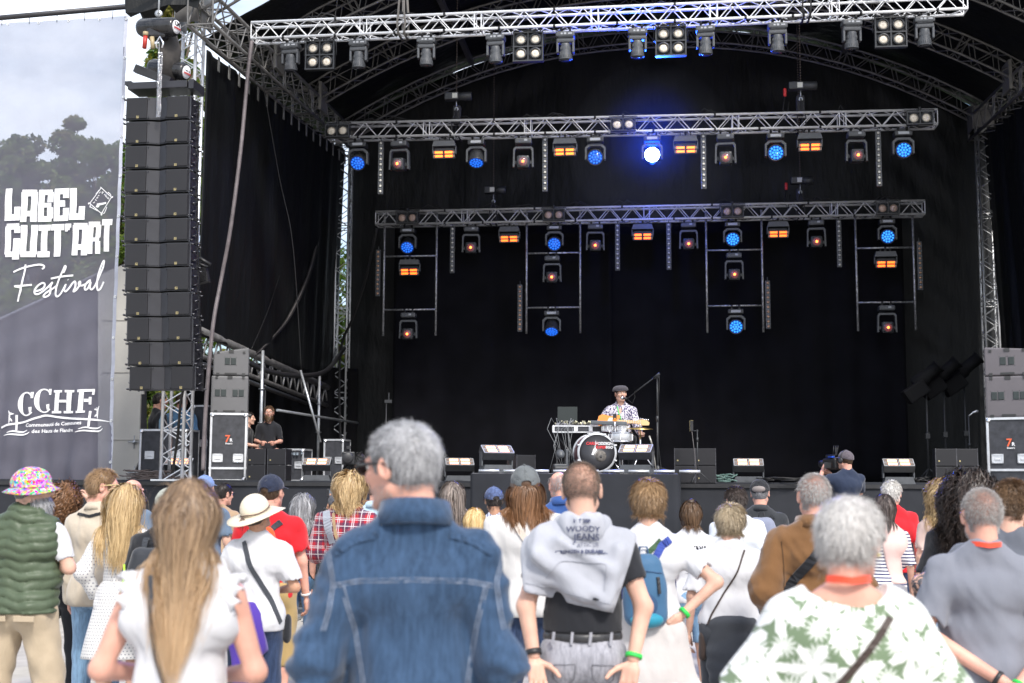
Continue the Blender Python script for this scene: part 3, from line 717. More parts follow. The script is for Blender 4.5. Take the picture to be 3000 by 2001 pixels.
def spotlight():
 r = empty('spot_light', (0, 0, 0)); mb = MB(); clamp(mb, -.09); clamp(mb, .09); mb.build('clamp', black, r)
 mb = MB(); mb.box((0, 0, -.11), (.33, .24, .11), bev=.03); b = mb.build('base', fixg, r)
 mb = MB(); mb.box((.05, -.123, -.1), (.06, .004, .04)); mb.build('display', labelm, b)
 mb = MB(); mb.prism([(-.205, -.62), (-.195, -.26), (-.16, -.215), (.16, -.215), (.195, -.26), (.205, -.62), (.17, -.62), (.165, -.3), (.14, -.255), (-.14, -.255), (-.165, -.3), (-.17, -.62)], -.055, .055); mb.build('yoke', fixg, r)
 a = rad(6); ax = Vector((0, -math.cos(a), -math.sin(a))); R = ax.to_track_quat('-Y', 'Z').to_matrix(); c = Vector((0, 0, -.52))
 mb = MB(); mb.box(c + ax * .0, (.25, .3, .25), R, bev=.05); mb.box((-.15, 0, -.53), (.08, .08, .07), bev=.01); mb.box((.15, 0, -.53), (.08, .08, .07), bev=.01); h = mb.build('lamp_head', fixd, r)
 mb = MB(); mb.lathe([(.085, 0), (.105, 0), (.105, .012), (.085, .012)], c + ax * .148, ax, 24); mb.build('lens_ring', fixg, h)
 mb = MB(); mb.lathe([(0, .0), (.085, 0), (.08, .018), (.04, .028), (0, .03)], c + ax * .146, ax, 24); mb.build('lens', mat('spot_lens_glass', (.16, .13, .15), .1, emit=(.8, .06, .03), es=.10, var=.5, vs=30), h)
 mb = MB(); mb.lathe([(0, .0), (.026, .003), (.018, .012), (0, .016)], c + ax * .174, ax, 12); mb.build('lamp_core', redled, h)
 return r
def strobe():
 r = empty('strobe_light', (0, 0, 0)); mb = MB(); clamp(mb, 0); mb.box((-.1, 0, -.04), (.02, .06, .06)); mb.box((.1, 0, -.04), (.02, .06, .06)); mb.build('clamp', black, r)
 mb = MB(); mb.prism([(-.2, -.07), (.2, -.07), (.235, -.18), (-.235, -.18)], -.09, .09); b = mb.build('base', fixg, r)
 mb = MB()
 for s in (-1, 1): mb.box((s * .228, 0, -.25), (.022, .1, .16), bev=.006)
 mb.build('yoke', fixg, r)
 a = rad(14); ax = Vector((0, -math.cos(a), -math.sin(a))); R = ax.to_track_quat('-Y', 'Z').to_matrix(); c = Vector((0, -.02, -.33))
 mb = MB(); mb.box(c, (.43, .12, .17), R, bev=.008); mb.box(c + R @ Vector((0, .03, .09)), (.38, .08, .05), R); h = mb.build('lamp_head', fixd, r)
 mb = MB()
 for z in (-.055, 0, .055): mb.box(c + R @ Vector((0, -.062, z * 1.35)), (.42, .006, .008), R)
 mb.build('frame_bars', fixg, h)
 mb = MB()
 for sx in (-1, 1):
  for z in (-1, 1): mb.box(c + R @ Vector((sx * .098, -.063, z * .036)), (.15, .006, .042), R)
 mb.build('lit_panels', orangeled, h)
 mb = MB()
 for sx in (-1, 1):
  for z in (-1, 1): mb.box(c + R @ Vector((sx * .197, -.063, z * .036)), (.03, .005, .05), R)
 mb.build('reflector_strips', mat('reflector_strip', (.35, .25, .2), .3, .5), h)
 return r
def ledbar(m, n=10, L=1.08):
 r = empty('led_bar', (0, 0, 0)); mb = MB(); mb.box((0, 0, -.06 - L / 2), (.1, .07, L), bev=.006); mb.tube((0, .02, .03), (0, .02, -.06), .008, n=6)
 for k in range(n): mb.lathe([(.03, 0), (.036, 0), (.036, .006), (.03, .006)], (0, -.036, -.06 - L * (k + .5) / n), (0, -1, 0), 10)
 mb.build('housing', fixg, r)
 mb = MB()
 for k in range(n): mb.lathe([(0, 0), (.028, 0), (.022, .014), (0, .018)], (0, -.036, -.06 - L * (k + .5) / n), (0, -1, 0), 10)
 mb.build('lamps', m, r)
 mb = MB()
 for k in range(n - 1): mb.box((0, -.036, -.06 - L * (k + 1) / n), (.012, .006, .012))
 mb.build('pilot_dots', labelm, r)
 return r
def blinder(nx, nz, lens, s=.25):
 r = empty('blinder_light', (0, 0, 0)); W = nx * s; H = nz * s; mb = MB()
 zc = -.07 - H / 2
 mb.box((0, .05, zc), (W + .02, .06, H + .02), bev=.01)
 for i in range(nx + 1): mb.box((-W / 2 + i * s, -.01, zc), (.025, .07, H + .03))
 for i in range(nz + 1): mb.box((0, -.012, -.07 - i * s), (W + .03, .07, .025))
 for i in range(nx):
  for j in range(nz): mb.lathe([(.085, 0), (.108, .0), (.108, .05), (.085, .05)], (-W / 2 + (i + .5) * s, -.01, -.07 - (j + .5) * s), (0, -1, 0), 20)
 mb.build('housing', fixd, r)
 mb = MB(); mb.path([(-W / 2 - .04, 0, zc), (-W / 2 - .04, 0, -.02), (W / 2 + .04, 0, -.02), (W / 2 + .04, 0, zc)], .009, 6); clamp(mb, 0); mb.build('bracket', fixd, r)
 for i in range(nx):
  for j in range(nz):
   mb = MB(); mb.lathe([(0, .02), (.04, .018), (.084, .004), (.084, 0), (0, 0)], (-W / 2 + (i + .5) * s, -.025, -.07 - (j + .5) * s), (0, -1, 0), 20); mb.build('lamp', lens, r)
 return r
ORD = ['first', 'second', 'third', 'fourth', 'fifth', 'sixth', 'seventh', 'eighth', 'ninth', 'tenth']
def cable_loop(p, q, sag, r=.006, n=8):
 return [p.lerp(q, k / n) - Vector((0, 0, sag * 4 * (k / n) * (1 - k / n))) for k in range(n + 1)]
P_ = mover_down(); P_['category'] = 'stage light'
for i, u in enumerate((663, 820, 976, 1136, 1297, 1463, 1620, 1786, 1957, 2125)):
 place(P_, i == 0, on(A1, B1_, u, 21) - Vector((0, 0, .02)), SROT + rad((i * 37 % 11) - 5), 'grey moving head pointing down under the front truss, %s from the left' % ORD[i], 'moving heads under the front truss', .95)
P_ = blinder(2, 2, warmlens, .265); P_['category'] = 'blinder'
for i, u in enumerate((731, 1211, 1540, 2047)):
 place(P_, i == 0, on(A1, B1_, u, 21) - Vector((0, 0, -.01)), SROT, 'square four-lamp blinder under the front truss, %s from the left' % ORD[i], 'four-lamp blinders', .94)
WB = wash(28, bluecell); WB['category'] = 'stage light'
dimw = None
spec = [(820, 35, .46), (1092, 62, 0), (1366, 18, 0), (1497, 0, 0), (1781, 4, 0), (2075, 2, 0)]
protos = {}
def washp(tilt, m):
 k = (tilt, m.name)
 if k not in protos: protos[k] = wash(tilt, m); protos[k]['category'] = 'wash light'; return protos[k], True
 return protos[k], False
bpy.data.objects.remove(WB, do_unlink=True) if False else None
for c in list(WB.children_recursive): bpy.data.objects.remove(c)
bpy.data.objects.remove(WB)
names = ['blue round wash light tilted down at the left end of the middle truss', 'blue dotted wash light tilted steeply down, between orange strobe and red spot on middle truss', 'blue honeycomb wash light left of the dazzling lamp on the middle truss', 'dazzling white-blue wash light glowing brightest on the middle truss', 'bright blue honeycomb wash light right of the dazzling lamp', 'bright blue honeycomb wash light at the right end of the middle truss']
for i, (u, tl_, _) in enumerate(spec):
 m = bluehot if i == 3 else (bluecell if i > 3 else mat('mid_blue_lens', (.02, .08, .4), .2, emit=(.02, .2, 1), es=.75, var=0))
 p, fr = washp(tl_, m); o = place(p, fr, on(A2, B2_, u, 24.2) - Vector((0, 0, .02)), SROT, names[i], 'wash lights on the middle truss')
 if i == 3: hotpos = o.location.copy()
SPT = spotlight(); SPT['category'] = 'spot light'; n_sp = 0
def addspot(loc, label, group, rz=0):
 global n_sp
 o = place(SPT, n_sp == 0, loc, SROT + rz, label, group); n_sp += 1; return o
for i, u in enumerate((915, 1200, 1666, 1967)): addspot(on(A2, B2_, u, 24.2) - Vector((0, 0, .02)), 'black yoke spot light with small red glow under middle truss, %s from the left' % ORD[i], 'red spot lights', rad((-5, 3, -3, 4)[i]))
STB = strobe(); STB['category'] = 'strobe light'; n_st = 0
def addstrobe(loc, label, group):
 global n_st
 o = place(STB, n_st == 0, loc, SROT, label, group); n_st += 1; return o
for i, u in enumerate((1018, 1296, 1574, 1860)): addstrobe(on(A2, B2_, u, 24.2) - Vector((0, 0, .02)), 'orange lit strobe panel under the middle truss, %s from the left' % ORD[i], 'orange strobe lights')
LBR = ledbar(bulbm); LBR['category'] = 'LED bar'; n_lb = 0
def addbar(loc, label, group, sc=None):
 global n_lb
 o = place(LBR, n_lb == 0, loc, SROT, label, group); n_lb += 1
 if sc: o.scale = (1, 1, sc)
 return o
for i, u in enumerate((872, 1250, 1615, 2018)): addbar(on(A2, B2_, u, 24.2) - Vector((0, 0, -.01)), 'vertical LED bar of pale lamps hanging from the middle truss, %s from the left' % ORD[i], 'vertical LED bars')
BL2 = blinder(2, 1, warmlens, .23); BL2['category'] = 'blinder'
for i, (u, lab) in enumerate(((777, 'left end'), (1431, 'centre'), (2110, 'right end'))):
 place(BL2, i == 0, on(A2, B2_, u, 24.2, -.08) + Vector((0, 0, .3 - .01)), SROT, 'two-lamp blinder at the %s of the middle truss' % lab, 'two-lamp blinders')
BL3 = blinder(2, 1, pinklens, .23); BL3['category'] = 'blinder'
for i, u in enumerate((937, 1272, 1681, 2037)):
 place(BL3, i == 0, on(A3, B3_, u, 27.5, -.08) + Vector((0, 0, .3)), SROT, 'dull two-lamp blinder on the rear truss, %s from the left' % ORD[i], 'two-lamp blinders')
for i, (u, tl_) in enumerate(((934, 38), (1272, 25), (1682, 3), (2038, 3))):
 p, fr = washp(tl_ + .1, bluecell if i > 1 else MATS['mid_blue_lens']); place(p, fr, on(A3, B3_, u, 27.5) - Vector((0, 0, .02)), SROT, 'blue wash light just under the rear truss, %s from the left' % ORD[i], 'wash lights on the rear truss')
for i, u in enumerate((1080, 1366, 1581, 1875)): addspot(on(A3, B3_, u, 27.5) - Vector((0, 0, .02)), 'black spot light with red glow under the rear truss, %s from the left' % ORD[i], 'red spot lights', rad((4, 2, -2, -4)[i]))
for i, u in enumerate((1168, 1475, 1787)): addstrobe(on(A3, B3_, u, 27.5) - Vector((0, 0, .02)), 'orange lit strobe panel under the rear truss, %s from the left' % ORD[i], 'orange strobe lights')
for i, u in enumerate((1037, 1417, 1535, 1927)): addbar(on(A3, B3_, u, 27.5), 'vertical LED bar of pale lamps hanging from the rear truss, %s from the left' % ORD[i], 'vertical LED bars', .96)
foil = mat('crinkled_foil_tube', (.5, .5, .52), .35, .8, .5, 30, bump=1, bs=25, bd=.03)
FR = []
for i, (u0, u1, vb, v1, v2, lab) in enumerate(((882, 1002, 771, 588, 711, 'farthest left'), (1209, 1332, 766, 581, 706, 'left of centre'), (1622, 1750, 764, 574, 702, 'right of centre'), (1966, 2098, 760, 569, 694, 'farthest right'))):
 t = 27.6; a = SL(u0, 600, t); b = SL(u1, 600, t); xc = (a.x + b.x) / 2; zt = SL((u0 + u1) / 2, 505 - (i * 3), t).z; hw = (b.x - a.x) / 2
 r = empty('ladder_frame', S2W(xc, t, zt), SROT, 'hanging ladder frame of foil-wrapped tubes, the %s of four' % lab, 'ladder frame', 'ladder frames below the rear truss')
 zb = SL(u0, vb, t).z - zt; z1 = SL((u0 + u1) / 2, v1, t).z - zt; z2 = SL((u0 + u1) / 2, v2, t).z - zt
 mb = MB()
 for s in (-1, 1): mb.tube((s * hw, 0, .15), (s * hw, 0, zb), .024)
 mb.build('uprights', foil, r)
 for z in (z1, z2):
  mb = MB(); mb.tube((-hw, .0, z), (hw, .0, z), .02); mb.build('rung', foil, r)
 FR.append((xc, t, zt + z1, zt + z2, hw))
def fp(i, k, u): 
 return S2W(SL(u, 600, 27.6).x, 27.6, FR[i][2 + k] - .02)
addstrobe(fp(0, 0, 941), 'orange strobe panel inside the farthest left ladder frame', 'orange strobe lights'); addspot(fp(0, 1, 940), 'red-glowing spot light below the farthest left ladder frame', 'red spot lights')
addspot(fp(1, 0, 1268), 'red-glowing spot light inside the ladder frame left of centre', 'red spot lights')
p, fr = washp(55, MATS['mid_blue_lens']); place(p, fr, fp(1, 1, 1267), SROT, 'blue dotted wash light low in the ladder frame left of centre', 'wash lights on the ladder frames')
addspot(fp(2, 0, 1685), 'red-glowing spot light inside the ladder frame right of centre', 'red spot lights')
p, fr = washp(4, bluecell); place(p, fr, fp(2, 1, 1687), SROT, 'bright blue wash light low in the ladder frame right of centre', 'wash lights on the ladder frames')
addstrobe(fp(3, 0, 2033), 'orange strobe panel inside the farthest right ladder frame', 'orange strobe lights'); addspot(fp(3, 1, 2032), 'red-glowing spot light below the farthest right ladder frame', 'red spot lights')
LB2 = ledbar(mat('amber_bulb_lens', (.6, .36, .22), .3)); LB2['category'] = 'LED bar'
for i, (u, v, s, lab) in enumerate(((869, 574, 1, 'left of the farthest left'), (1194, 654, 1, 'left of the second'), (1762, 645, -1, 'right of the third'), (2110, 555, -1, 'right of the farthest right'))):
 q = SL(u, v, 27.6); o = place(LB2, i == 0, S2W(q.x, 27.6, q.z + .06), SROT, 'amber-lamped vertical LED bar %s ladder frame' % lab, 'amber LED bars'); o.scale = (1, 1, .96)
pl = bpy.data.lights.new('lamp_glow', 'SPOT'); pl.energy = 1900; pl.color = (.01, .07, 1); pl.spot_size = rad(100); pl.spot_blend = .6; pl.shadow_soft_size = .12
po = bpy.data.objects.new('lamp_glow', pl); COL.objects.link(po); po.location = hotpos + Vector((-.03, -.35, -.45)); po.rotation_euler = (SY * -1).to_track_quat('-Z', 'Z').to_euler()
pl = bpy.data.lights.new('lamp_spill', 'POINT'); pl.energy = 60; pl.color = (.01, .09, 1); pl.shadow_soft_size = .15
po = bpy.data.objects.new('lamp_spill', pl); COL.objects.link(po); po.location = hotpos + SY * 1.6 + Vector((0, 0, -.5))
# ================================================================== CHAIN HOISTS AND SLINGS
def hoist(u, v, t, A, B, label, w_=.5, red=False, chainto=None):
 p = ST(u, v, t); r = empty('chain_hoist', p, SROT, label, 'chain hoist', 'chain hoists above the trusses')
 mb = MB(); mb.box((-.09, 0, 0), (w_ * .55, .18, .15), bev=.02); mb.lathe([(.07, -w_ * .3), (.085, -w_ * .28), (.085, w_ * .28), (.07, w_ * .3)], (.16, 0, 0), (1, 0, 0), 14); mb.build('motor_housing', fixd, r)
 mb = MB(); mb.box((-.02, -.093, .0), (.1, .004, .1)); mb.build('rating_plate', mat('worn_plate', (.55, .55, .5), .5), r)
 mb = MB(); z = .08
 top = chainto
 while z < top:
  mb.lathe([(.008, 0), (.014, .01), (.014, .03), (.008, .04)], (0, 0, z), (0, 0, 1), 6); z += .055
 mb.build('chain', mat('dark_chain', (.1, .08, .07), .5, .6), r)
 mb = MB(); mb.tube((0, 0, -.08), (0, 0, -.2), .012); mb.lathe([(.02, -.01), (.045, -.01), (.045, .01), (.02, .01)], (0, 0, -.25), (0, 1, 0), 12); mb.build('hook', steel, r)
 q = on(A, B, u, t, 0) - p; q = Vector((q.dot(SX), q.dot(SY), q.z))
 mb = MB()
 for k in (-1, 1):
  mb.path([(0, -.03, -.27), (k * .07, -.05, q.z + .31), (k * .08, -.07, q.z + .16), (k * .06, -.05, q.z - .03), (k * .06, .3, q.z - .03), (k * .06, .33, q.z + .3), (0, .03, -.27)], .016, 6, flat=.5)
 mb.box((0, .1, -.35), (.16, .14, .4), bev=.05) if red is not None else None
 mb.build('lifting_sling', mat('black_webbing', (.03, .03, .035), .8), r)
 if red:
  mb = MB(); mb.lathe([(.02, 0), (.03, .02), (.03, .14), (.02, .16)], (-.3, -.02, -.2), (0, 0, 1), 10); mb.build('red_plug', mat('red_plastic', (.6, .03, .03), .4), r)
  mb = MB(); mb.path([(-.3, -.02, -.2), (-.34, -.02, -.45), (-.27, 0, -.62), (-.22, 0, -.3)], .01, 6); mb.build('plug_cable', rubber, r)
 return r
hoist(1048, 222, 24.3, A2, B2_, 'black chain hoist with pale plate above the left half of the middle truss', chainto=2.6)
hoist(1838, 198, 24.3, A2, B2_, 'black chain hoist with red plug above the right half of the middle truss', red=True, chainto=2.6)
hoist(1133, 437, 27.6, A3, B3_, 'dark chain hoist above the left half of the rear truss', w_=.4, chainto=4.0, red=None)
hoist(1837, 415, 27.6, A3, B3_, 'dark chain hoist with red plug above the right half of the rear truss', w_=.4, chainto=4.0, red=True)
for (u, col, lab) in ((922, (.16, .15, .14), 'grey worn sling round the left part of the front truss'), (1852, (.02, .02, .022), 'black sling round the right part of the front truss')):
 q = on(A1, B1_, u, 22.5, 0); mb = MB()
 for k in (-1, 1): mb.path([(0, .1, 1.6), (k * .05, -.05, .36), (k * .07, -.05, .15), (k * .05, -.045, -.03), (k * .05, .32, -.03), (k * .05, .34, .32), (0, .1, 1.6)], .022, 6, flat=.5)
 tag(mb.build('lifting_sling', mat('sling_%d' % u, col, .8), None, q, SROT), lab, 'sling')
cmats = [rubber, greyc]
for (A, B, tt_, us, lab) in ((A2, B2_, 24.2, (800, 870, 1010, 1180, 1240, 1420, 1600, 1900), 'black cables lying along the top of the middle truss'), (A3, B3_, 27.5, (900, 960, 1100, 1150, 1290, 1400, 1640, 1810, 1850, 2010), 'black cables lying along the top of the rear truss'), (A1, B1_, 22.5, (690, 880, 1100, 1480, 1700, 1990), 'thin black cables looping along the top of the front truss')):
 c = (A + B) / 2; mb = MB()
 for u in us:
  for k in range(4):
   a = on(A, B, u + k * 9, tt_, RS.uniform(.05, .25)) + Vector((0, 0, .32)); b = on(A, B, u + 30 + RS.uniform(10, 60), tt_, RS.uniform(.05, .25)) + Vector((0, 0, .32))
   mb.path([a - c, a.lerp(b, .3) - c + Vector((0, 0, RS.uniform(.0, .14))), a.lerp(b, .7) - c + Vector((0, 0, RS.uniform(-.02, .1))), b - c], .011, 5)
 for k in range(40):
  f0 = RS.uniform(0, .97); a = A.lerp(B, f0) + SY * .15 - Vector((0, 0, -.02)); b = A.lerp(B, min(1, f0 + .02)) + SY * .15 - Vector((0, 0, -.02))
  mb.path([x - c for x in cable_loop(a, b, RS.uniform(.02, .07), n=5)], .007, 5)
 tag(mb.build('truss_cables', rubber, None, c), lab, 'cables')
def cabl(name, L, m, label, r=.02, n=10, cat='cable'):
 P = [ST(*p) for p in L]; c = P[0]; E = [P[0]] + P + [P[-1]]; Q = []
 for i in range(1, len(E) - 2):
  for k in range(n):
   t = k / n; a, b, cc, d = E[i - 1], E[i], E[i + 1], E[i + 2]
   Q.append(.5 * ((2 * b) + (cc - a) * t + (2 * a - 5 * b + 4 * cc - d) * t * t + (3 * b - a - 3 * cc + d) * t ** 3))
 Q.append(P[-1]); mb = MB(); mb.path([q - c for q in Q], r, 7)
 return tag(mb.build(name, m, None, c), label, cat)
cabl('power_cable', [(578, 95, 21.0), (568, 180, 20.9), (553, 340, 20.7), (530, 520, 20.5), (508, 640, 20.5), (490, 740, 20.2), (478, 860, 20.1), (470, 980, 20.05), (466, 1080, 20.0)], mat('taped_grey_cable', (.13, .11, .115), .55, 0, .3, 5), 'thick taped cable hanging from the front truss down to the wing', .035)
for k in range(3):
 cabl('cable_loom', [(752 + k * 2, 330, 29), (742 + k * 2, 440, 28.5), (715 + k * 3, 600, 27), (665 + k * 3, 720, 25.5), (620 + k * 2, 780, 24.5), (586, 812 + k * 2, 23.5)], greyc if k == 1 else rubber, 'cable %s of the loom sweeping down from the rear left tower' % ('left', 'middle', 'right')[k], .02)
cabl('cable_loom', [(865, 525, 27.6), (840, 640, 28), (810, 730, 28.3), (785, 790, 28.6), (779, 880, 28.8), (782, 1020, 28.9)], rubber, 'black cables dropping from the rear truss along the rear left tower', .03)
cabl('wing_cables', [(545, 812, 22.6), (585, 840, 22.9), (640, 858, 23.5), (700, 862, 24.5), (750, 850, 26), (790, 800, 28.8)], rubber, 'bundle of black cables sagging under the wing beam', .05)
cabl('guy_wire', [(592, 120, 21), (640, 400, 22), (672, 560, 22.4), (692, 850, 22.8)], rubber, 'thin dark wire hanging inside the left tarpaulin wall', .008)
cabl('guy_wire', [(664, 560, 26), (620, 700, 24), (578, 800, 22.3)], rubber, 'thin slanting wire crossing the left tarpaulin wall', .008)
bm = bmesh.new(); bmesh.ops.create_icosphere(bm, subdivisions=4, radius=1.0); me = bpy.data.meshes.new('halo_haze'); bm.to_mesh(me); bm.free()  # ball of scattering volume added to imitate the bloom of the bright lamp
hz = bpy.data.objects.new('halo_haze', me); COL.objects.link(hz); hz.location = hotpos + Vector((-.05, -.25, -.35)); hz.scale = (1.6, 1.5, 1.6); tag(hz, 'small scattering ball added round the dazzling lamp for its blue halo', 'halo_haze', kind='stuff')
m = bpy.data.materials.new('halo_scatter'); m.use_nodes = True; N = m.node_tree.nodes; N.remove(N['Principled BSDF']); v = N.new('ShaderNodeVolumePrincipled'); v.inputs['Color'].default_value = (.8, .85, .9, 1); v.inputs['Density'].default_value = .009; m.node_tree.links.new(v.outputs[0], N['Material Output'].inputs['Volume']); me.materials.append(m)
# ================================================================== LINE ARRAY
T_PA = 18.3
grille = mat('black_speaker_grille', (.013, .013, .016), .6, 0, .1, 3, bump=.25, bs=300, bd=.002, spec=.4)
cabm = mat('speaker_cabinet_paint', (.02, .02, .025), .4, 0, .15, 6, bump=.2, bs=80)
rigm = mat('array_rigging_steel', (.09, .09, .1), .35, .8, .4, 20)
gold = mat('gold_badge', (.6, .5, .25), .35, .5)
a0 = SL(288, 215, T_PA); a1 = SL(434, 215, T_PA); PW = (a1.x - a0.x) / 1.0 * .985; pcx = (a0.x + a1.x) / 2
la = empty('line_array', S2W(pcx, T_PA, SL(360, 550, T_PA).z), SROT - rad(1.5), 'tall hanging black line array of twelve speaker cabinets at the left', 'line array')
zc0 = SL(360, 550, T_PA).z
vy = [279, 351, 423, 495.5, 568, 640, 712, 784, 856, 928, 1000, 1072, 1144]
def cabinet_geo():
 hw = PW / 2; H = .350
 body = MB(); prof = [(-hw, .02), (-.16, .02), (.02, .075), (.15, .02), (hw, .02), (hw, .42), (-hw, .42)]
 body.prism([(x, y) for x, y in prof], -H / 2, H / 2, 'xy')
 pass
 g = MB()
 for (xa, xb) in ((-hw + .008, -.165), (.155, hw - .008)): g.box(((xa + xb) / 2, .008, 0), (xb - xa, .02, H - .03), bev=.006)
 fl = MB()
 fl.add([(-.16, .012, -H / 2 + .015), (.015, .066, -H / 2 + .015), (.015, .066, H / 2 - .015), (-.16, .012, H / 2 - .015)], [(0, 1, 2, 3)])
 fl.add([(.025, .066, -H / 2 + .015), (.15, .012, -H / 2 + .015), (.15, .012, H / 2 - .015), (.025, .066, H / 2 - .015)], [(0, 1, 2, 3)])
 for x in (-.14, .13):
  for z in (-H / 2 + .03, H / 2 - .03): fl.box((x, .012, z), (.016, .012, .02))
 bd = MB()
 for x in (-hw * .62, hw * .62):
  z = -H / 2 + .035
  for (dx, dz, w_, h_) in ((-.016, 0, .004, .036), (.016, 0, .004, .036), (0, .016, .036, .004), (0, -.016, .028, .004)): bd.box((x + dx, -.004, z + dz), (w_, .004, h_))
  bd.box((x - .003, -.004, z), (.006, .004, .018)); bd.box((x + .005, -.004, z - .006), (.01, .004, .005))
 rg = MB()
 for s in (-1, 1):
  for y in (.06, .36):
   rg.box((s * (hw + .012), y, 0), (.022, .03, H + .02))
   for z in (-H / 2 + .02, H / 2 - .02): rg.lathe([(.016, 0), (.016, .04)], (s * (hw + .02), y, z), (s, 0, 0), 8); rg.lathe([(.012, 0), (.018, .015), (.0, .03)], (s * (hw + .03), y - .04, z), (s, -.6, 0), 6)
  rg.box((s * (hw + .01), .2, -.03), (.018, .2, .1)); rg.path([(s * (hw + .02), .14, .05), (s * (hw + .06), .2, .07), (s * (hw + .02), .28, .05)], .01, 5)
  rg.path([(s * (hw + .02), .1, -.1), (s * (hw + .09), .16, -.05), (s * (hw + .05), .25, -.12)], .006, 5)
 return body, g, fl, bd, rg
bodyp = None
for k in range(12):
 zc = SL(360, (vy[k] + vy[k + 1]) / 2 / KD, T_PA).z - zc0
 vv = (vy[k] + vy[k + 1]) / 2 / KD; dx = SL((288 + 434) / 2 + max(0, k - 3) * .95, vv, T_PA).x - pcx; q = max(0, k - 4); dyy = -.015 * k + .004 * q * q
 if k == 0:
  B_, G_, Fl, Bd, Rg = cabinet_geo(); bodyp = B_.build('speaker_cabinet', cabm, la); G_.build('grille', grille, bodyp); Fl.build('centre_waveguide', cabm, bodyp); Bd.build('badge', gold, bodyp); Rg.build('rigging', rigm, bodyp); o = bodyp
 else:
  o = dup(bodyp, la)
 o.location = (dx, dyy, zc); o.rotation_euler = (rad(.5 * q * .9 - 1), 0, 0)
mb = MB(); zt = SL(360, 258 / KD, T_PA).z - zc0
mb.box((0, .2, zt + .05), (PW - .04, .42, .11), bev=.008); mb.box((PW / 2 + .05, .2, zt + .04), (.08, .45, .14)); mb.box((-PW / 2 + .02, .2, zt + .1), (.1, .4, .06)); mb.build('bumper_frame', cabm, la)
mb = MB(); R = Matrix.Rotation(rad(22), 3, 'Y'); mb.box((-.12, .1, zt + .24), (.62, .1, .12), R)
for k in range(12): mb.box(Vector((-.12, .1, zt + .24)) + R @ Vector((-.28 + k * .05, -.053, .03)), (.02, .006, .02), R)
mb.build('spreader_bar', black, la)
def motor(u0, v0, u1, v1, t, label, seed):
 a = ST(u0, v0, t); b = ST(u1, v1, t - .15); c = (a + b) / 2; r = empty('chain_motor', c, 0, label, 'chain motor', 'chain motors above the line array')
 ax = (b - a); L = ax.length; mb = MB(); mb.lathe([(.0, -L / 2), (.12, -L / 2), (.145, -L / 2 + .05), (.15, 0), (.145, L / 2 - .04), (.12, L / 2), (0, L / 2)], (0, 0, 0), ax, 20); mb.box((0, .0, -.12), (.3, .24, .16), bev=.04); mb.build('motor_body', mat('glossy_black_enamel', (.02, .02, .022), .22, 0, .5, 14, bump=.3, bs=30), r)
 n = ax.normalized(); Rm = n.to_track_quat('-Y', 'Z').to_matrix() if n.y < 0 else n.to_track_quat('-Y', 'Z').to_matrix()
 mb = MB(); mb.lathe([(0, 0), (.105, 0), (.1, .01), (0, .012)], n * (L / 2), ax, 20, sx=1); mb.build('round_badge', white_print, r)
 Rt = Matrix((Vector((n.y, -n.x, 0)).normalized() * -1, Vector((0, 0, 1)), n)).transposed()
 mb = MB(); add_text(mb, 'CM', .09, lambda v: n * (L / 2 + .016) + Rt @ Vector((v.x, v.y + .02, v.z)), bold=.004)
 mb.build('badge_letters', black, r)
 mb = MB(); add_text(mb, 'LODESTAR', .035, lambda v: n * (L / 2 + .016) + Rt @ Vector((v.x, v.y - .03, v.z)), bold=.002)
 mb.build('badge_word', mat('red_print', (.5, .05, .05), .5), r)
 mb = MB(); mb.tube((0, 0, .1), (0, 0, .5 if seed else 1.0), .015); mb.lathe([(.02, -.012), (.06, -.012), (.06, .012), (.02, .012)], (0, 0, .22), (0, 1, 0), 12); mb.tube((.04, -.05, -.2), (.04, -.05, -1.2), .01); mb.build('chain_and_hook', steel, r)
 return r
m1 = motor(322, 64, 405, 62, 18.5, 'black enamelled chain motor with round white badge, upper of two', 0)
m2 = motor(347, 156, 428, 166, 18.8, 'black enamelled chain motor behind canvas bag, lower of two', 1)
mb = MB(); p = ST(376, 128, 18.5); mb.path([p - p, (0, 0, -.25), (.0, 0, -.75)], [.12, .2, .13], 12, flat=.6)
tag(mb.build('chain_bag', mat('worn_canvas', (.05, .045, .042), .8, 0, .4, 5, bump=.5, bs=6, bd=.03), None, p + Vector((.06, .1, .38)), 0), 'worn dark canvas chain bag hanging above the line array', 'bag')
mb = MB(); z = 0
while z > -1.0:
 for dx in (0, .035): mb.lathe([(.012, -.004), (.018, -.004), (.018, .002), (.012, .002)], (dx + RS.uniform(-.006, .006), RS.uniform(-.01, .01), z), (RS.uniform(-.4, .4), 1, RS.uniform(-.4, .4)), 7)
 z -= .034
mb.path([(-.04, 0, .08), (-.055, 0, .16), (0, 0, .26), (.055, 0, .16), (.04, 0, .08)], .017, 8)
tag(mb.build('hanging_chain', chrome, None, ST(366, 122, 18.2), 0), 'silver chain with shackle hanging in front of the canvas bag', 'chain')
mb = MB(); mb.tube((0, 0, 0), (-.01, 0, -.2), .035, n=8); mb.cm = 1; mb.tube((0, 0, .06), (0, 0, 0), .042, n=8); mb.tube((.1, 0, -.02), (.12, 0, -.2), .035, n=8); o = mb.build('power_plugs', [mat('red_plug_plastic', (.4, .03, .02), .4), mat('ochre_grey_plug', (.35, .28, .16), .5)], None, ST(334, 82, 18.2), 0)
tag(o, 'red power connectors dangling beside the upper chain motor', 'plugs')
cabl('array_cable', [(440, 210, 18.7), (448, 420, 18.7), (450, 640, 18.7), (446, 820, 18.7), (418, 905, 19), (408, 1000, 19.5), (396, 1085, 19.9)], rubber, 'black cables running down the right flank of the line array', .022)
mb = MB(); q = ST(462, 632, 18.8)
for k in range(10): mb.box((0, -.06, .1 - k * .022), (.2, .01, .012), Matrix.Rotation(rad(-12), 3, 'Y'))
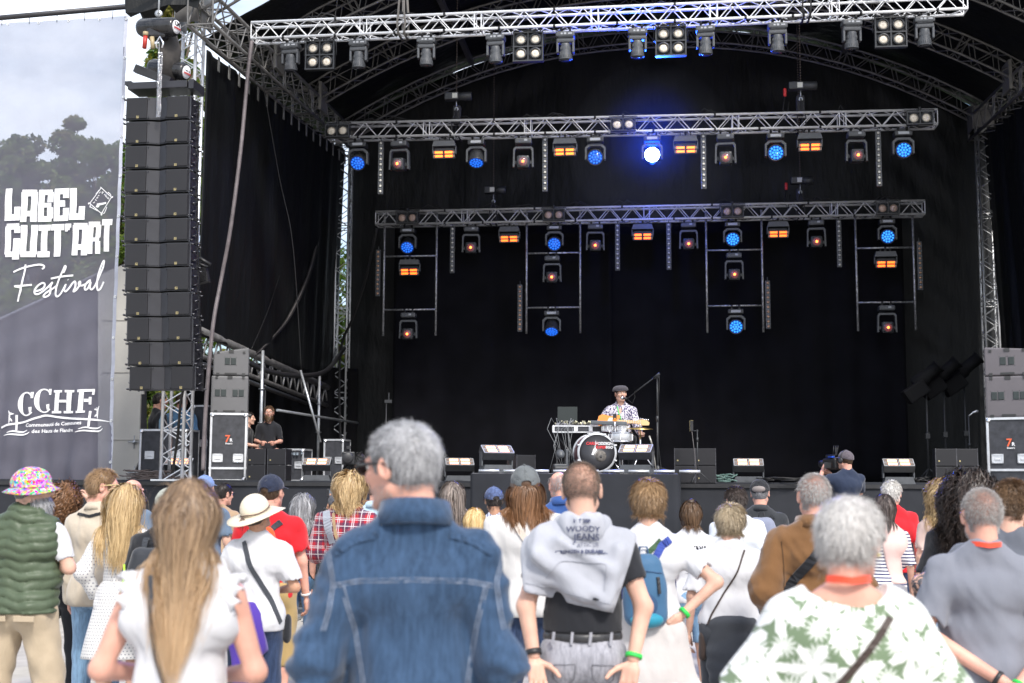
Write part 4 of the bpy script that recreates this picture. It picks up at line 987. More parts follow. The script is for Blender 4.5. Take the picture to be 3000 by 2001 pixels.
mb.box((0, 0, 0), (.22, .1, .26), Matrix.Rotation(rad(-12), 3, 'Y')); mb.path([(-.15, 0, .2), (0, -.05, .25), (.15, 0, .16)], .03, 6); mb.path([(-.15, 0, .1), (-.02, -.08, .17), (.12, -.05, .12)], .02, 6)
tag(mb.build('array_accessory_box', black, None, q, SROT), 'small ribbed black box with connectors on the line array flank', 'box')
# ================================================================== SUBS AND CASES
subm = mat('grey_brown_sub_paint', (.125, .115, .125), .55, 0, .06, 4, bump=.35, bs=250, bd=.002)
subm2 = mat('grey_sub_paint', (.13, .13, .135), .55, 0, .06, 4, bump=.35, bs=250, bd=.002)
holem = mat('speaker_port_mesh', (.03, .04, .04), .6)
casew = mat('black_case_panel', (.04, .042, .05), .5, 0, .35, 10, bump=.2)
def subbox(loc, rot, W, H, D, m, label, holes, wedge=0, sgn=1):
 r = empty('subwoofer', loc, rot, label, 'subwoofer', 'subwoofers stacked on flight cases')
 mb = MB()
 if wedge:
  pts = [(-W / 2, 0), (W / 2, 0), (W / 2, H), (-W / 2 + .0, H - wedge)] if sgn > 0 else [(-W / 2, 0), (W / 2, 0), (W / 2, H - wedge), (-W / 2, H)]
  bm = bmesh.new(); vs = [bm.verts.new((x, y, z)) for y in (0, D) for x, z in pts]
  for f in ((0, 1, 2, 3), (7, 6, 5, 4), (0, 4, 5, 1), (1, 5, 6, 2), (2, 6, 7, 3), (3, 7, 4, 0)): bm.faces.new([vs[i] for i in f])
  bmesh.ops.bevel(bm, geom=list(bm.edges), offset=.025, segments=3, profile=.5, affect='EDGES')
  mb.add([v.co.copy() for v in bm.verts], [[v.index for v in f.verts] for f in bm.faces]) if not bm.verts.index_update() else None; bm.free()
 else: mb.box((0, D / 2, H / 2), (W, D, H), bev=.03)
 o = fixn(mb.build('cabinet', m, r))
 mb = MB()
 for (x, z) in holes: mb.box((x, -.001, z), (.085, .02, .12), bev=.012)
 mb.build('ports', holem, r)
 mb = MB()
 for (x, z) in holes:
  for (dx, dz) in ((-.05, -.07), (.05, -.07), (-.05, .07), (.05, .07)): mb.box((x + dx, -.003, z + dz), (.008, .004, .008))
 mb.box((0, -.004, .03), (.2, .008, .035), bev=.003)
 for x in (-W * .36, W * .36):
  mb.box((x, -.004, .02), (.05, .012, .045)); mb.box((x, -.004, (H if not wedge else H - wedge * .6) - .035), (.04, .012, .04))
 mb.box((0, -.004, (H if not wedge else H - wedge * .5) - .03), (.08, .012, .05)); mb.build('latches', mat('dark_latch', (.06, .06, .06), .4, .5), r)
 return r
def flightcase(loc, rot, W, H, D, label, split=.22, m=None, logo=True, grp='flight cases'):
 r = empty('flight_case', loc, rot, label, 'flight case', grp)
 mb = MB(); mb.box((0, D / 2, H / 2), (W - .01, D - .01, H - .01)); mb.build('panels', m or casew, r)
 e = .035; mb = MB()
 for x in (-1, 1):
  for y in (0, D): mb.box((x * (W / 2 - e / 2 + .003), y + (.004 if y else -.0), H / 2), (e, e * .8, H), bev=.004)
 zs = [e / 2, H - e / 2] + ([split] if split else [])
 for z in zs:
  for y in (-.001, D): mb.box((0, y, z), (W - 2 * e, .022, e))
  for x in (-1, 1): mb.box((x * W / 2, D / 2, z), (.022, D - e, e))
 mb.build('edge_trim', alu, r)
 mb = MB()
 for x in (-1, 1):
  for z in (.04, H - .04): mb.lathe([(0, -.012), (.028, -.01), (.035, .0), (.035, .01)], (x * (W / 2 - .03), -.015, z), (0, 1, 0), 10)
 mb.build('corner_balls', chrome, r)
 for x in (-W * .28, W * .28):
  mb = MB(); z = split + .17 if split else H / 2
  for (dx, dz, w_, h_) in ((-.075, 0, .02, .14), (.075, 0, .02, .14), (0, .06, .17, .02), (0, -.06, .17, .02)): mb.box((x + dx, -.01, z + dz), (w_, .012, h_))
  mb.box((x, -.004, z), (.13, .004, .1)); mb.box((x, -.014, z - .01), (.09, .014, .03), bev=.006); mb.build('handle', alu, r)
 if logo:
  mb = MB(); add_text(mb, '7', .16, lambda v: Vector((v.x - .015, -.008 - v.z, H * .62 + v.y - .05)), bold=.004); mb.build('printed_seven', mat('orange_red_print', (.75, .13, .05), .5), r)
  mb = MB(); add_text(mb, 'R', .075, lambda v: Vector((v.x + .045, -.008 - v.z, H * .62 + v.y - .045)), bold=.002); add_text(mb, 'Event’s', .04, lambda v: Vector((v.x + .01, -.008 - v.z, H * .62 + v.y - .09)), bold=.001); mb.build('printed_letters', white_print, r)
 return r
tl = 20.75; W1 = .66
p = SL(522, 1090, tl); hc = SL(522, 948, tl).z - DECK
flightcase(S2W(p.x, tl, DECK), SROT + rad(17), .60, hc, .7, 'black flight case with silver edges under the left subwoofer stack')
h2 = SL(522, 862, tl).z - SL(522, 948, tl).z
subbox(S2W(p.x, tl, DECK + hc), SROT + rad(17), .61, h2 - .004, .66, subm2, 'grey subwoofer with two pairs of ports in the left stack', [(-.2, h2 / 2 + .02), (-.1, h2 / 2 + .02), (.09, h2 / 2 + .02), (.19, h2 / 2 + .02)])
h3 = SL(530, 797, tl).z - SL(522, 862, tl).z
subbox(S2W(p.x + .01, tl, DECK + hc + h2), SROT + rad(17), .585, h3, .6, subm2, 'wedge-topped grey subwoofer with one pair of ports, top of the left stack', [(-.06, h3 / 2), (.04, h3 / 2)], .09, 1)
tr2 = 19.95
p = SL(2322, 1090, tr2); hc = SL(2300, 958, tr2).z - DECK
flightcase(S2W(p.x, tr2, DECK), SROT - rad(24), .66, hc, .75, 'black flight case with silver edges under the right subwoofer stack')
h2 = SL(2300, 862, tr2).z - SL(2300, 958, tr2).z
subbox(S2W(p.x, tr2, DECK + hc), SROT - rad(22), .66, h2 - .004, .66, subm, 'mauve-grey subwoofer with two pairs of ports in the right stack', [(-.2, h2 / 2 + .01), (-.1, h2 / 2 + .01), (.11, h2 / 2 + .01), (.21, h2 / 2 + .01)])
h3 = SL(2300, 795, tr2).z - SL(2300, 862, tr2).z
subbox(S2W(p.x, tr2, DECK + hc + h2), SROT - rad(22), .66, h3, .6, subm, 'wedge-topped mauve-grey subwoofer with one pair of ports, top of the right stack', [(-.06, h3 / 2), (.06, h3 / 2)], .05, -1)
def fillcab(u, t, z, rot, label, W=.32, H=.27, side=1, grp='front-fill speakers', first=[None]):
 if first[0] is None:
  r = empty('front_fill_speaker', (0, 0, 0), 0, 'x', 'speaker', grp)
  mb = MB(); mb.prism([(-W / 2, 0), (W / 2, 0), (W / 2 - .03, .34), (-W / 2 + .03, .34)], .004, H - .004, 'xy'); mb.build('cabinet', cabm, r)
  mb = MB(); mb.box((0, -.006, H / 2), (W - .015, .014, H - .02), bev=.005); mb.build('grille', grille, r)
  mb = MB(); mb.box((-W * .33, -.015, H * .3), (.02, .004, .02)); mb.build('badge', gold, r)
  mb = MB(); mb.box((-W / 2 + .006, -.004, H / 2), (.012, .02, H), bev=.003); mb.box((W / 2 - .006, -.004, H / 2), (.012, .02, H), bev=.003); mb.build('rigging', rigm, r)
  first[0] = r; o = r
 else: o = dup(first[0])
 o.location = S2W(SL(u, 1080, t).x, t, z); o.rotation_euler = (0, 0, SROT + rot); o['label'] = label; o['group'] = grp; return o
for (u, t, z0, nm, rot) in ((588, 20.4, DECK, 'beside the left flight case', rad(-4)), (1572, 19.3 + .6, DECK, 'right of the drum riser', 0), (2173, 19.95, DECK, 'left of the right flight case', 0)):
 wpx = .325 / t * FPX / KD
 for i in range(2):
  for j in range(2): fillcab(u + i * wpx, t, z0 + .27 * j, rot, '%s %s speaker of the two-by-two cluster %s' % (('lower', 'upper')[j], ('left', 'right')[i], nm))
o = fillcab(1207, 18.7, RZ, rad(35), 'single black wedge speaker behind the left riser lamp')
topl = MATS['pale_orange_panel']
def floorstrobe():
 r = empty('floor_strobe', (0, 0, 0), 0, 'x', 'strobe light', 'floor strobes along the stage front')
 mb = MB(); mb.prism([(-.235, 0), (.235, 0), (.2, .11), (-.2, .11)], -.1, .1); mb.box((0, -.104, .05), (.1, .004, .03)); mb.build('base', fixg, r)
 mb = MB()
 for s in (-1, 1): mb.box((s * .225, 0, .19), (.022, .1, .2), bev=.006)
 mb.build('yoke', fixg, r)
 a = rad(-55); ax = Vector((0, -math.cos(a), -math.sin(a))); R = ax.to_track_quat('-Y', 'Z').to_matrix(); c = Vector((0, -.02, .28))
 mb = MB(); mb.box(c, (.46, .12, .2), R, bev=.008); h = mb.build('lamp_head', fixd, r)
 mb = MB()
 for z in (-.09, 0, .09): mb.box(c + R @ Vector((0, -.062, z)), (.44, .006, .01), R)
 for x in (-.22, 0, .22): mb.box(c + R @ Vector((x, -.063, 0)), (.012, .006, .17), R)
 mb.build('frame_bars', alu, h)
 mb = MB()
 for sx in (-1, 1):
  for z in (-1, 1): mb.box(c + R @ Vector((sx * .09, -.062, z * .043)), (.14, .006, .055), R)
 mb.build('lit_panels', topl, h)
 mb = MB()
 for sx in (-1, 1):
  for z in (-1, 1): mb.box(c + R @ Vector((sx * .19, -.0615, z * .043)), (.045, .005, .07), R)
 mb.build('reflector_strips', mat('pale_reflector', (.3, .25, .22), .3, .4), h)
 return r
FS = floorstrobe()
for i, (u, t, z, rr, lab) in enumerate(((412, 20.7, DECK, 6, 'at the foot of the left truss tower'), (728, 20.5, DECK, 6, 'left of the grey-haired man in denim'), (1054, 20.2, DECK, 16, 'just right of the grey-haired man in denim'), (1139, 17.9, RZ, 28, 'on the left corner of the drum riser'),
  (1462, 17.5, RZ, -14, 'on the riser in front of the cymbal stand'), (1718, 20.1, DECK, 0, 'right of the front-fill cluster at centre'), (2062, 20.0, DECK, 0, 'right of the camera operator'))):
 place(FS, i == 0, S2W(SL(u, 1080, t).x, t, z), SROT + rad(rr), 'grey floor strobe with pale orange panels, ' + lab, 'floor strobes along the stage front')
def coil(u, t, z, R, m, label, n=14, cat='cable coil', seed=1):
 r = np.random.RandomState(seed); mb = MB()
 for k in range(n):
  P = []; cx, cy = r.uniform(-R, R) * .8, r.uniform(-.1, .1); rr = r.uniform(.5, 1) * R; ph = r.uniform(0, 6)
  for j in range(13): a = ph + j * .5; P.append((cx + rr * math.cos(a), cy + rr * .7 * math.sin(a), .012 + .02 * k * .35 + r.uniform(0, .03)))
  mb.path(P, .009, 5)
 return tag(mb.build('cable_heap', m, None, S2W(SL(u, 1080, t).x, t, z), SROT), label, cat)
coil(1665, 20.1, DECK, .12, mat('teal_grey_cable', (.12, .2, .18), .5), 'small heap of pale green and grey cables right of the front-fill speakers', 16, seed=3)
coil(345, 20.3, DECK, .3, mat('brown_grey_cable', (.13, .1, .09), .5), 'heap of brown and black cables at the left end of the stage', 22, seed=4)
coil(2120, 20.1, DECK, .12, rubber, 'tangle of dark cables beside the right floor strobe', 12, seed=5)
coil(1850, 20.05, DECK, .5, rubber, 'dark cables trailing along the stage edge behind the camera operator', 10, seed=8)
# ================================================================== LEFT WING EQUIPMENT
def simplecase(u, v0, v1, wd_, t, label, dp=.6, logo=False, rot=0):
 p = SL(u, v1, t); h = SL(u, v0, t).z - DECK
 return flightcase(S2W(p.x, t, DECK), SROT + rot, wd_, h, dp, label, split=0, logo=logo, grp='flight cases in the left wing')
simplecase(372, 985, 1100, .85, 21.6, 'dark flight case with silver edge below the crew man in black at far left')
simplecase(672, 1030, 1085, .42, 24.0, 'small amplifier rack with a row of knobs in the wing')
simplecase(765, 1008, 1085, .42, 26.0, 'dark road case beside the rear left tower')
simplecase(455, 930, 1085, .3, 24.2, 'tall dark rack case behind the left truss tower')
mb = MB()
for k in range(4): mb.box((-.09 + k * .06, -.01, 0), (.035, .02, .05)); 
mb.box((.18, -.01, .01), (.03, .02, .03)); q = SL(672, 1042, 23.95)
tag(mb.build('power_sockets', mat('socket_grey', (.25, .3, .35), .5), None, S2W(q.x, 23.97, q.z), SROT), 'row of pale sockets on the small rack in the wing', 'sockets')
mb = MB(); mb.lathe([(.03, 0), (.032, .02), (.032, .14), (.02, .18), (.012, .2), (.012, .22)], (0, 0, 0), n=12); q = SL(366, 985, 21.7)
tag(mb.build('water_bottle', mat('clear_blue_bottle', (.25, .4, .5), .15, alpha=.7), None, S2W(q.x, 21.75, q.z + .001), 0), 'clear water bottle standing on the dark flight case at far left', 'bottle')
def micstand(u, v, t, z0, label, lean=0, boom=None, base='tripod', m=None, cat='microphone stand'):
 q = SL(u, v, t); r = empty('microphone_stand', S2W(q.x, t, z0), SROT, label, cat); h = q.z - z0
 mb = MB(); mb.tube((0, 0, .02), (0, 0, h), .011); mb.tube((0, 0, h * .55), (0, 0, h * .6), .02)
 for a in (0, 2.1, 4.2): mb.tube((0, 0, .18), (.26 * math.cos(a), .26 * math.sin(a), .01), .008)
 mb.build('pole', fixd, r); return r, h
r_, h_ = micstand(609, 895, 22.6, DECK, 'black microphone stand in the left wing beside the scaffold pole')
mb = MB(); mb.tube((0, -.02, h_), (-.06, -.05, h_ + .06), .008); mb.lathe([(.012, 0), (.02, .1), (.024, .12), (0, .14)], (-.1, -.05, h_ + .04), (.8, 0, .2), 10); mb.build('microphone', fixd, r_)
r_, h_ = micstand(887, 925, 24.5, DECK, 'small dark stand with clip at the left edge of the backdrop'); mb = MB(); mb.box((.04, 0, h_ + .03), (.14, .05, .06)); mb.box((.05, 0, h_ + .12), (.02, .02, .16)); mb.build('clip', fixd, r_)
r_, h_ = micstand(2224, 955, 20.5, DECK, 'tall grey microphone stand beside the right subwoofer stack'); mb = MB(); mb.tube((0, 0, h_), (.06, -.03, h_ + .05), .01); mb.lathe([(.012, 0), (.02, .08), (0, .1)], (.05, -.03, h_ + .05), (1, 0, .3), 8); mb.build('microphone', alu, r_)
for i, (u, v, L, lab) in enumerate(((2125, 850, .8, 'left'), (2165, 842, .9, 'middle'), (2212, 835, 1.0, 'right'))):
 t = 25.5 + .3 * i; q = SL(u, v, t); r = empty('stored_spotlight', S2W(q.x, t, DECK), SROT, 'unlit black profile spotlight on a stand at the right rear, %s of three' % lab, 'spotlight', 'unlit spotlights at the right rear')
 L *= .72; zz = q.z - DECK; ax = Vector((.75, -.1, .62)).normalized(); mb = MB()
 mb.lathe([(.10, -L / 2), (.15, -L / 2 + .03), (.15, 0), (.12, .04), (.12, L / 2), (.14, L / 2), (.14, L / 2 + .03)], (0, 0, zz - .12), ax, 16)
 mb.box((-.2, 0, zz - .42), (.45, .35, .3), Matrix.Rotation(rad(-35), 3, 'Y'), bev=.04); mb.build('lamp_barrel', mat('matt_black_lamp', (.006, .006, .007), .8, spec=.2), r)
 mb = MB(); mb.tube((0, 0, .03), (0, 0, zz - .4), .018); mb.tube((0, 0, .9), (0, 0, 1.0), .03); mb.box((0, 0, zz * .42), (.08, .08, .1))
 for a in (0, 2.1, 4.2): mb.tube((0, 0, .3), (.35 * math.cos(a), .35 * math.sin(a), .02), .012)
 mb.build('stand', fixd, r)
# ================================================================== DRUM KIT AND INSTRUMENTS ON THE RISER
def LP(u, v, t): q = SL(u, v, t); return q          # stage coords
def PP(z_x, z_y): return ((1550 + z_x / 4.273) / KD, (1050 + z_y / 4.273) / KD)    # zoom crop -> 2351 units
shell = mat('silver_drum_shell', (.55, .56, .58), .3, .5, .1); skin_ = mat('drum_head_black', (.03, .03, .035), .35, 0, .1); whiteshell = mat('white_drum_shell', (.75, .75, .76), .3, 0, .05)
u, v = PP(850, 1180); q = SL(u, v, 18.7); R_ = .285
bdm = empty('bass_drum', S2W(q.x, 18.7, q.z), SROT + rad(14), 'bass drum with black front head and white and red lettering', 'drum', 'drum kit')
mb = MB(); mb.lathe([(.27, 0), (.275, .02), (.275, .38), (.27, .4)], (0, 0, 0), (0, 1, 0), 40); mb.build('shell', mat('dark_red_shell', (.12, .02, .03), .3, 0, .1), bdm)
mb = MB()
for y in (-.005, .39): mb.lathe([(.262, -.012), (.292, -.012), (.292, .025), (.262, .025)], (0, y, 0), (0, 1, 0), 44)
mb.build('hoops', shell, bdm)
mb = MB(); mb.lathe([(0, -.001), (.262, -.001), (.262, .006), (0, .006)], (0, -.008, 0), (0, 1, 0), 40); mb.build('front_head', skin_, bdm)
mb = MB(); mb.lathe([(0, -.003), (.082, -.003), (.082, .0), (0, .0)], (.055, -.009, -.05), (0, 1, 0), 20); mb.build('port_hole', mat('port_opening', (.11, .1, .09), .6, 0, .5, 30), bdm)
mb = MB(); mb.lathe([(0, -.006), (.02, -.006), (.02, .0), (0, .0)], (.055, -.013, -.055), (0, 1, 0), 12); mb.build('inner_microphone', black, bdm)
mb = MB()
for k in range(8):
 a = 2 * pi * k / 8 + .39; x, z = .29 * math.cos(a), .29 * math.sin(a); mb.tube((x, -.02, z), (x, .1, z), .007, n=5); mb.box((x, .1, z), (.03, .05, .03)); mb.box((x, -.02, z), (.04, .02, .02))
for s in (-1, 1): mb.tube((s * .24, .06, -.1), (s * .36, -.04, -.29), .008)
mb.build('lugs_and_spurs', chrome, bdm)
redp = mat('red_lettering', (.65, .04, .05), .5)
def dtext(txt, size, x, z, m, nm, **k):
 mb = MB(); add_text(mb, txt, size, lambda v_: Vector((x + v_.x, -.014 - v_.z, z + v_.y)), **k); mb.build(nm, m, bdm)
dtext('CARLO', .056, -.165, .115, redp, 'red_word', align='LEFT', shear=.15, bold=.0015); dtext('PODDIGHE', .056, -.022, .115, white_print, 'white_word', align='LEFT', shear=.15, bold=.0015, spacing=.95)
dtext('SUPER', .056, -.022, .06, redp, 'red_word', align='LEFT', shear=.15, bold=.0015); dtext('EGO', .056, .12, .06, white_print, 'white_word', align='LEFT', shear=.15, bold=.0015)
mb = MB(); mb.add([(-.04, -.014, .06), (-.028, -.014, .07), (-.018, -.014, .17), (-.024, -.014, .17)], [(0, 1, 2, 3)]); mb.add([(-.085, -.014, -.03), (-.055, -.014, -.035), (-.03, -.014, .01), (-.008, -.014, .03), (-.01, -.014, .065), (-.028, -.014, .075), (-.05, -.014, .06), (-.062, -.014, .03), (-.07, -.014, .005)], [list(range(9))]); mb.build('pointing_hand_print', white_print, bdm)
def drum(u, v, t, R, H, m, label, tilt=0):
 q = SL(u, v, t); r = empty('snare_drum' if H > .1 else 'shallow_drum', S2W(q.x, t, q.z), SROT, label, 'drum', 'drum kit'); mb = MB(); mb.lathe([(R - .006, -H / 2), (R, -H / 2 + .01), (R, H / 2 - .01), (R - .006, H / 2)], n=28); mb.build('shell', m, r)
 mb = MB()
 for z in (-H / 2, H / 2): mb.lathe([(R - .008, -.008), (R + .008, -.008), (R + .008, .01), (R - .008, .01)], (0, 0, z), n=28)
 for k in range(8): a = k * pi / 4; mb.box(((R + .008) * math.cos(a), (R + .008) * math.sin(a), 0), (.018, .018, H * .75), Matrix.Rotation(a, 3, 'Z'), bev=.004)
 mb.build('rims_and_lugs', chrome, r)
 mb = MB(); mb.lathe([(0, 0), (R - .01, 0), (R - .01, .004), (0, .004)], (0, 0, H / 2), n=24); mb.build('drum_head', white_print, r); 
 mb = MB(); mb.tube((0, 0, -H / 2 - .002), (0, 0, -(q.z - RZ)), .012)
 mb.build('stand', chrome, r); return r
drum(*PP(1145, 988), 18.85, .165, .13, shell, 'silver snare drum right above the bass drum'); drum(*PP(1165, 875), 19.0, .085, .09, whiteshell, 'small white drum under the keyboard bar, right'); drum(*PP(990, 878), 19.0, .085, .09, whiteshell, 'small white drum under the keyboard bar, left')
u, v = PP(1390, 870); q = SL(u, v, 19.0); cy = empty('cymbal_stand', S2W(q.x, 19.0, RZ), SROT, 'brass cymbal on a chrome stand right of the singer', 'cymbal')
z_ = q.z - RZ; mb = MB(); mb.lathe([(.0, .02), (.03, .018), (.05, .006), (.19, -.012), (.188, -.014), (.05, .002), (0, .01)], (0, 0, z_), Vector((.03, -.1, 1)), 32); mb.build('cymbal_disc', mat('brass', (.6, .42, .15), .3, .9, .2), cy)
mb = MB(); mb.tube((0, 0, .25), (0, 0, z_ + .06), .01); mb.tube((0, 0, .3), (0, 0, z_ - .1), .017); mb.lathe([(.01, 0), (.02, .01), (.01, .03)], (0, 0, z_ + .03), n=8)
for a in (0, 2.1, 4.2): mb.tube((0, 0, .35), (.25 * math.cos(a), .25 * math.sin(a), .01), .009)
mb.build('stand', chrome, cy)
a = SL(*PP(775, 800), 18.95); b = SL(*PP(1225, 822), 18.95); kb = empty('drum_pad_bar', S2W((a.x + b.x) / 2, 18.95, (a.z + b.z) / 2), SROT, 'long grey percussion pad bar in front of the singer', 'instrument')
mb = MB(); mb.box((0, 0, 0), (b.x - a.x, .2, .055), Matrix.Rotation(rad(2), 3, 'Y'), bev=.012); mb.build('body', mat('slate_grey_plastic', (.09, .1, .11), .5), kb)
mb = MB(); mb.tube((0, .05, -.03), (0, .05, -(a.z - RZ)), .015); mb.tube((-.12, .05, -.03), (-.12, .05, -(a.z - RZ)), .015); mb.build('legs', chrome, kb)
q = SL(*PP(1073, 730), 18.7); ph = empty('phone_holder', S2W(q.x, 18.7, q.z), SROT, 'black phone in an orange clip in front of the guitar', 'phone holder')
mb = MB(); mb.box((0, 0, .0), (.055, .012, .085), bev=.004); mb.build('phone', black, ph); mb = MB(); mb.box((0, .01, -.05), (.065, .03, .03), bev=.006); mb.box((0, -.008, -.03), (.03, .01, .02)); mb.build('clip', mat('orange_plastic', (.7, .25, .03), .5), ph); mb = MB(); mb.tube((0, .01, -.06), (0, .03, -.22), .012); mb.build('arm', chrome, ph)
a = SL(*PP(305, 880), 19.1); b = SL(*PP(895, 895), 19.1); tb_ = empty('effects_table', S2W((a.x + b.x) / 2, 19.1, 0), SROT + rad(6), 'low silver-edged flight case tray used as an effects table left of the singer', 'table')
wz = (a.z + b.z) / 2; Wt = b.x - a.x; mb = MB(); mb.box((0, .15, wz), (Wt, .45, .09)); mb.build('tray_panels', casew, tb_); mb = MB()
for z in (-.045, .045): mb.box((0, -.078, wz + z), (Wt + .01, .02, .016))
for x in (-Wt / 2, Wt / 2): mb.box((x, .15, wz + .045), (.02, .47, .025)); mb.box((x, -.075, wz), (.03, .03, .1))
for x in (-.02, .2): mb.box((x, -.083, wz), (.06, .02, .08), bev=.01)
mb.build('silver_edges', alu, tb_); mb = MB()
for s in (-1, 1): mb.tube((-.1 + s * .2, .1, wz - .05), (-.1 - s * .2, .1, RZ), .015)
mb.build('legs', black, tb_)
mb = MB(); rr = np.random.RandomState(9)
for k in range(14): mb.box((rr.uniform(-.3, .3), rr.uniform(0, .25), wz + .075), (rr.uniform(.04, .09), rr.uniform(.05, .1), rr.uniform(.03, .06)), bev=.004)
tag(mb.build('effect_pedals', mat('mixed_pedal_enamel', (.25, .25, .28), .4, 0, .8, 12), None, tb_.location.copy(), SROT + rad(6)), 'small effects pedals and mixer crowded on the silver-edged tray', 'pedals')
mb = MB()
for k in range(34): 
 x = rr.uniform(-.34, .3); mb.tube((x, rr.uniform(0, .2), wz + .08), (x, rr.uniform(0, .2), wz + .08 + rr.uniform(.02, .05)), .008, n=6)
tag(mb.build('pedal_knobs', mat('coloured_knobs', (.6, .5, .35), .4, 0, .9, 25), None, tb_.location.copy(), SROT + rad(6)), 'pale knobs and jacks sticking up from the effects pedals', 'knobs')
mb = MB()
for k in range(11):
 x = rr.uniform(-.36, .1); P = [(x, rr.uniform(0, .2), wz + .08), (x + rr.uniform(-.1, .1), -.05, wz + rr.uniform(.1, .18)), (x - .08 + rr.uniform(-.05, .05), -.12, wz), (x - .05 + rr.uniform(-.1, .1), -.12, wz - .25), (x + rr.uniform(-.1, .15), -.1, RZ + .03)]; mb.path(P, .004, 5)
tag(mb.build('patch_cables', mat('pale_patch_cable', (.2, .21, .22), .5), None, tb_.location.copy(), SROT), 'pale cables spilling over the front of the effects tray', 'cables')
q = SL(*PP(480, 710), 19.35); lt = empty('laptop', S2W(q.x, 19.35, q.z - .1), SROT, 'open dark laptop standing behind the effects tray', 'laptop'); mb = MB(); mb.box((0, 0, .115), (.3, .012, .23), Matrix.Rotation(rad(-12), 3, 'X'), bev=.004); mb.build('screen_lid', mat('dark_laptop_lid', (.008, .014, .014), .7), lt); mb = MB(); mb.box((0, .12, -.01), (.3, .22, .02)); mb.build('keyboard_base', black, lt)
q = SL(*PP(390, 1340), 18.6); fm = empty('floor_moving_head', S2W(q.x, 18.6, RZ), SROT + rad(20), 'grey floor moving head left of the bass drum', 'stage light'); mb = MB(); mb.box((0, 0, .05), (.22, .2, .1), bev=.02); mb.build('base', fixd, fm); mb = MB(); mb.box((.09, 0, .22), (.04, .1, .26), bev=.015); mb.box((0, 0, .115), (.2, .1, .04), bev=.01); mb.build('yoke', fixg, fm); mb = MB(); mb.lathe([(0, -.07), (.055, -.06), (.065, 0), (.055, .06), (0, .07)], (-.0, 0, .28), (0, 1, .2), 18); mb.build('lamp_head', fixg, fm)
a = SL(*PP(1612, 1380), 18.9); b = SL(*PP(1600, 240), 18.9); ms = empty('boom_microphone_stand', S2W(a.x, 18.9, RZ), SROT, 'tall black boom microphone stand reaching to the singer', 'microphone stand'); H_ = b.z - RZ
mb = MB(); mb.tube((0, 0, .1), (0, 0, H_ * .58), .014); mb.tube((0, 0, H_ * .55), (0, 0, H_), .009); mb.tube((0, 0, H_ * .54), (0, 0, H_ * .6), .02); mb.lathe([(.0, .0), (.04, .01), (.045, .05), (.03, .1), (.012, .13)], n=12)
for k in (0, 2.1, 4.2): mb.tube((0, 0, .1), (.28 * math.cos(k), .28 * math.sin(k), .01), .008)
mb.build('pole', fixd, ms)
e = SL(*PP(1632, 190), 18.85); m_ = SL(*PP(1225, 505), 19.15); bt = lambda q_: Vector((q_.x - a.x, q_.y - 18.9, q_.z - RZ))
mb = MB(); mb.tube(bt(e), bt(m_), .008); mb.tube(bt(e), bt(e).lerp(bt(m_), .17), .018); mb.lathe([(.02, -.02), (.03, 0), (.02, .02)], (0, 0, H_ + .01), (0, 1, 0), 10); mb.build('boom_arm', fixd, ms)
mb = MB(); mq = bt(SL(*PP(1170, 498), 19.2)); mb.tube(bt(m_), mq, .016, .02); mb.build('microphone_body', black, ms); mb = MB(); mb.lathe([(.012, -.02), (.026, -.012), (.03, .005), (.02, .025), (0, .032)], mq, mq - bt(m_), 12); mb.build('microphone_grille', chrome, ms)
mb = MB(); p0 = bt(m_); mb.path([p0, p0 + Vector((.08, 0, -.07)), p0 + Vector((.12, 0, .02)), p0 + Vector((.11, 0, .1)), bt(e), (0.02, 0, H_ * .8), (.01, -.02, H_ * .3), (.05, -.02, .05), (.25, -.05, .01)], .006, 5); mb.build('cable', rubber, ms)
a = SL(*PP(1505, 970), 18.7); mb = MB(); mb.tube((0, 0, 0), (.05, 0, -.16), .014, .011); mb.tube((.05, 0, -.16), (.1, .0, -(a.z - RZ)), .008); tag(mb.build('pencil_microphone', mat('champagne_metal', (.4, .38, .33), .4, .6), None, S2W(a.x, 18.7, a.z), SROT), 'slim pale microphone tilted beside the boom stand base', 'microphone')
q = SL(*PP(2105, 890), 19.5); r = empty('phone_tripod', S2W(q.x, 19.5, DECK), SROT, 'phone on a thin stand behind the centre front-fill speakers', 'phone stand'); h_ = q.z - DECK
mb = MB(); mb.tube((0, 0, .02), (0, 0, h_), .009); mb.tube((0, 0, h_ - .18), (0, 0, h_ - .12), .018); mb.tube((.02, 0, h_ - .02), (-.09, 0, h_ - .02), .005); [mb.tube((0, 0, .2), (.2 * math.cos(k), .2 * math.sin(k), .01), .007) for k in (0, 2.1, 4.2)]; mb.build('pole', fixd, r)
mb = MB(); mb.box((-.085, 0, h_ + .055), (.05, .01, .16), bev=.005); mb.build('phone', black, r); mb = MB(); mb.path([(-.11, -.006, h_ - .03), (-.11, -.006, h_ + .135), (-.06, -.006, h_ + .135)], .003, 4); mb.build('phone_edge', gold, r)
mb = MB(); mb.path([(-.08, 0, h_ - .03), (-.05, -.02, h_ - .3), (-.03, -.03, .3), (0, -.03, .02)], .005, 5); mb.build('cable', greyc, r)
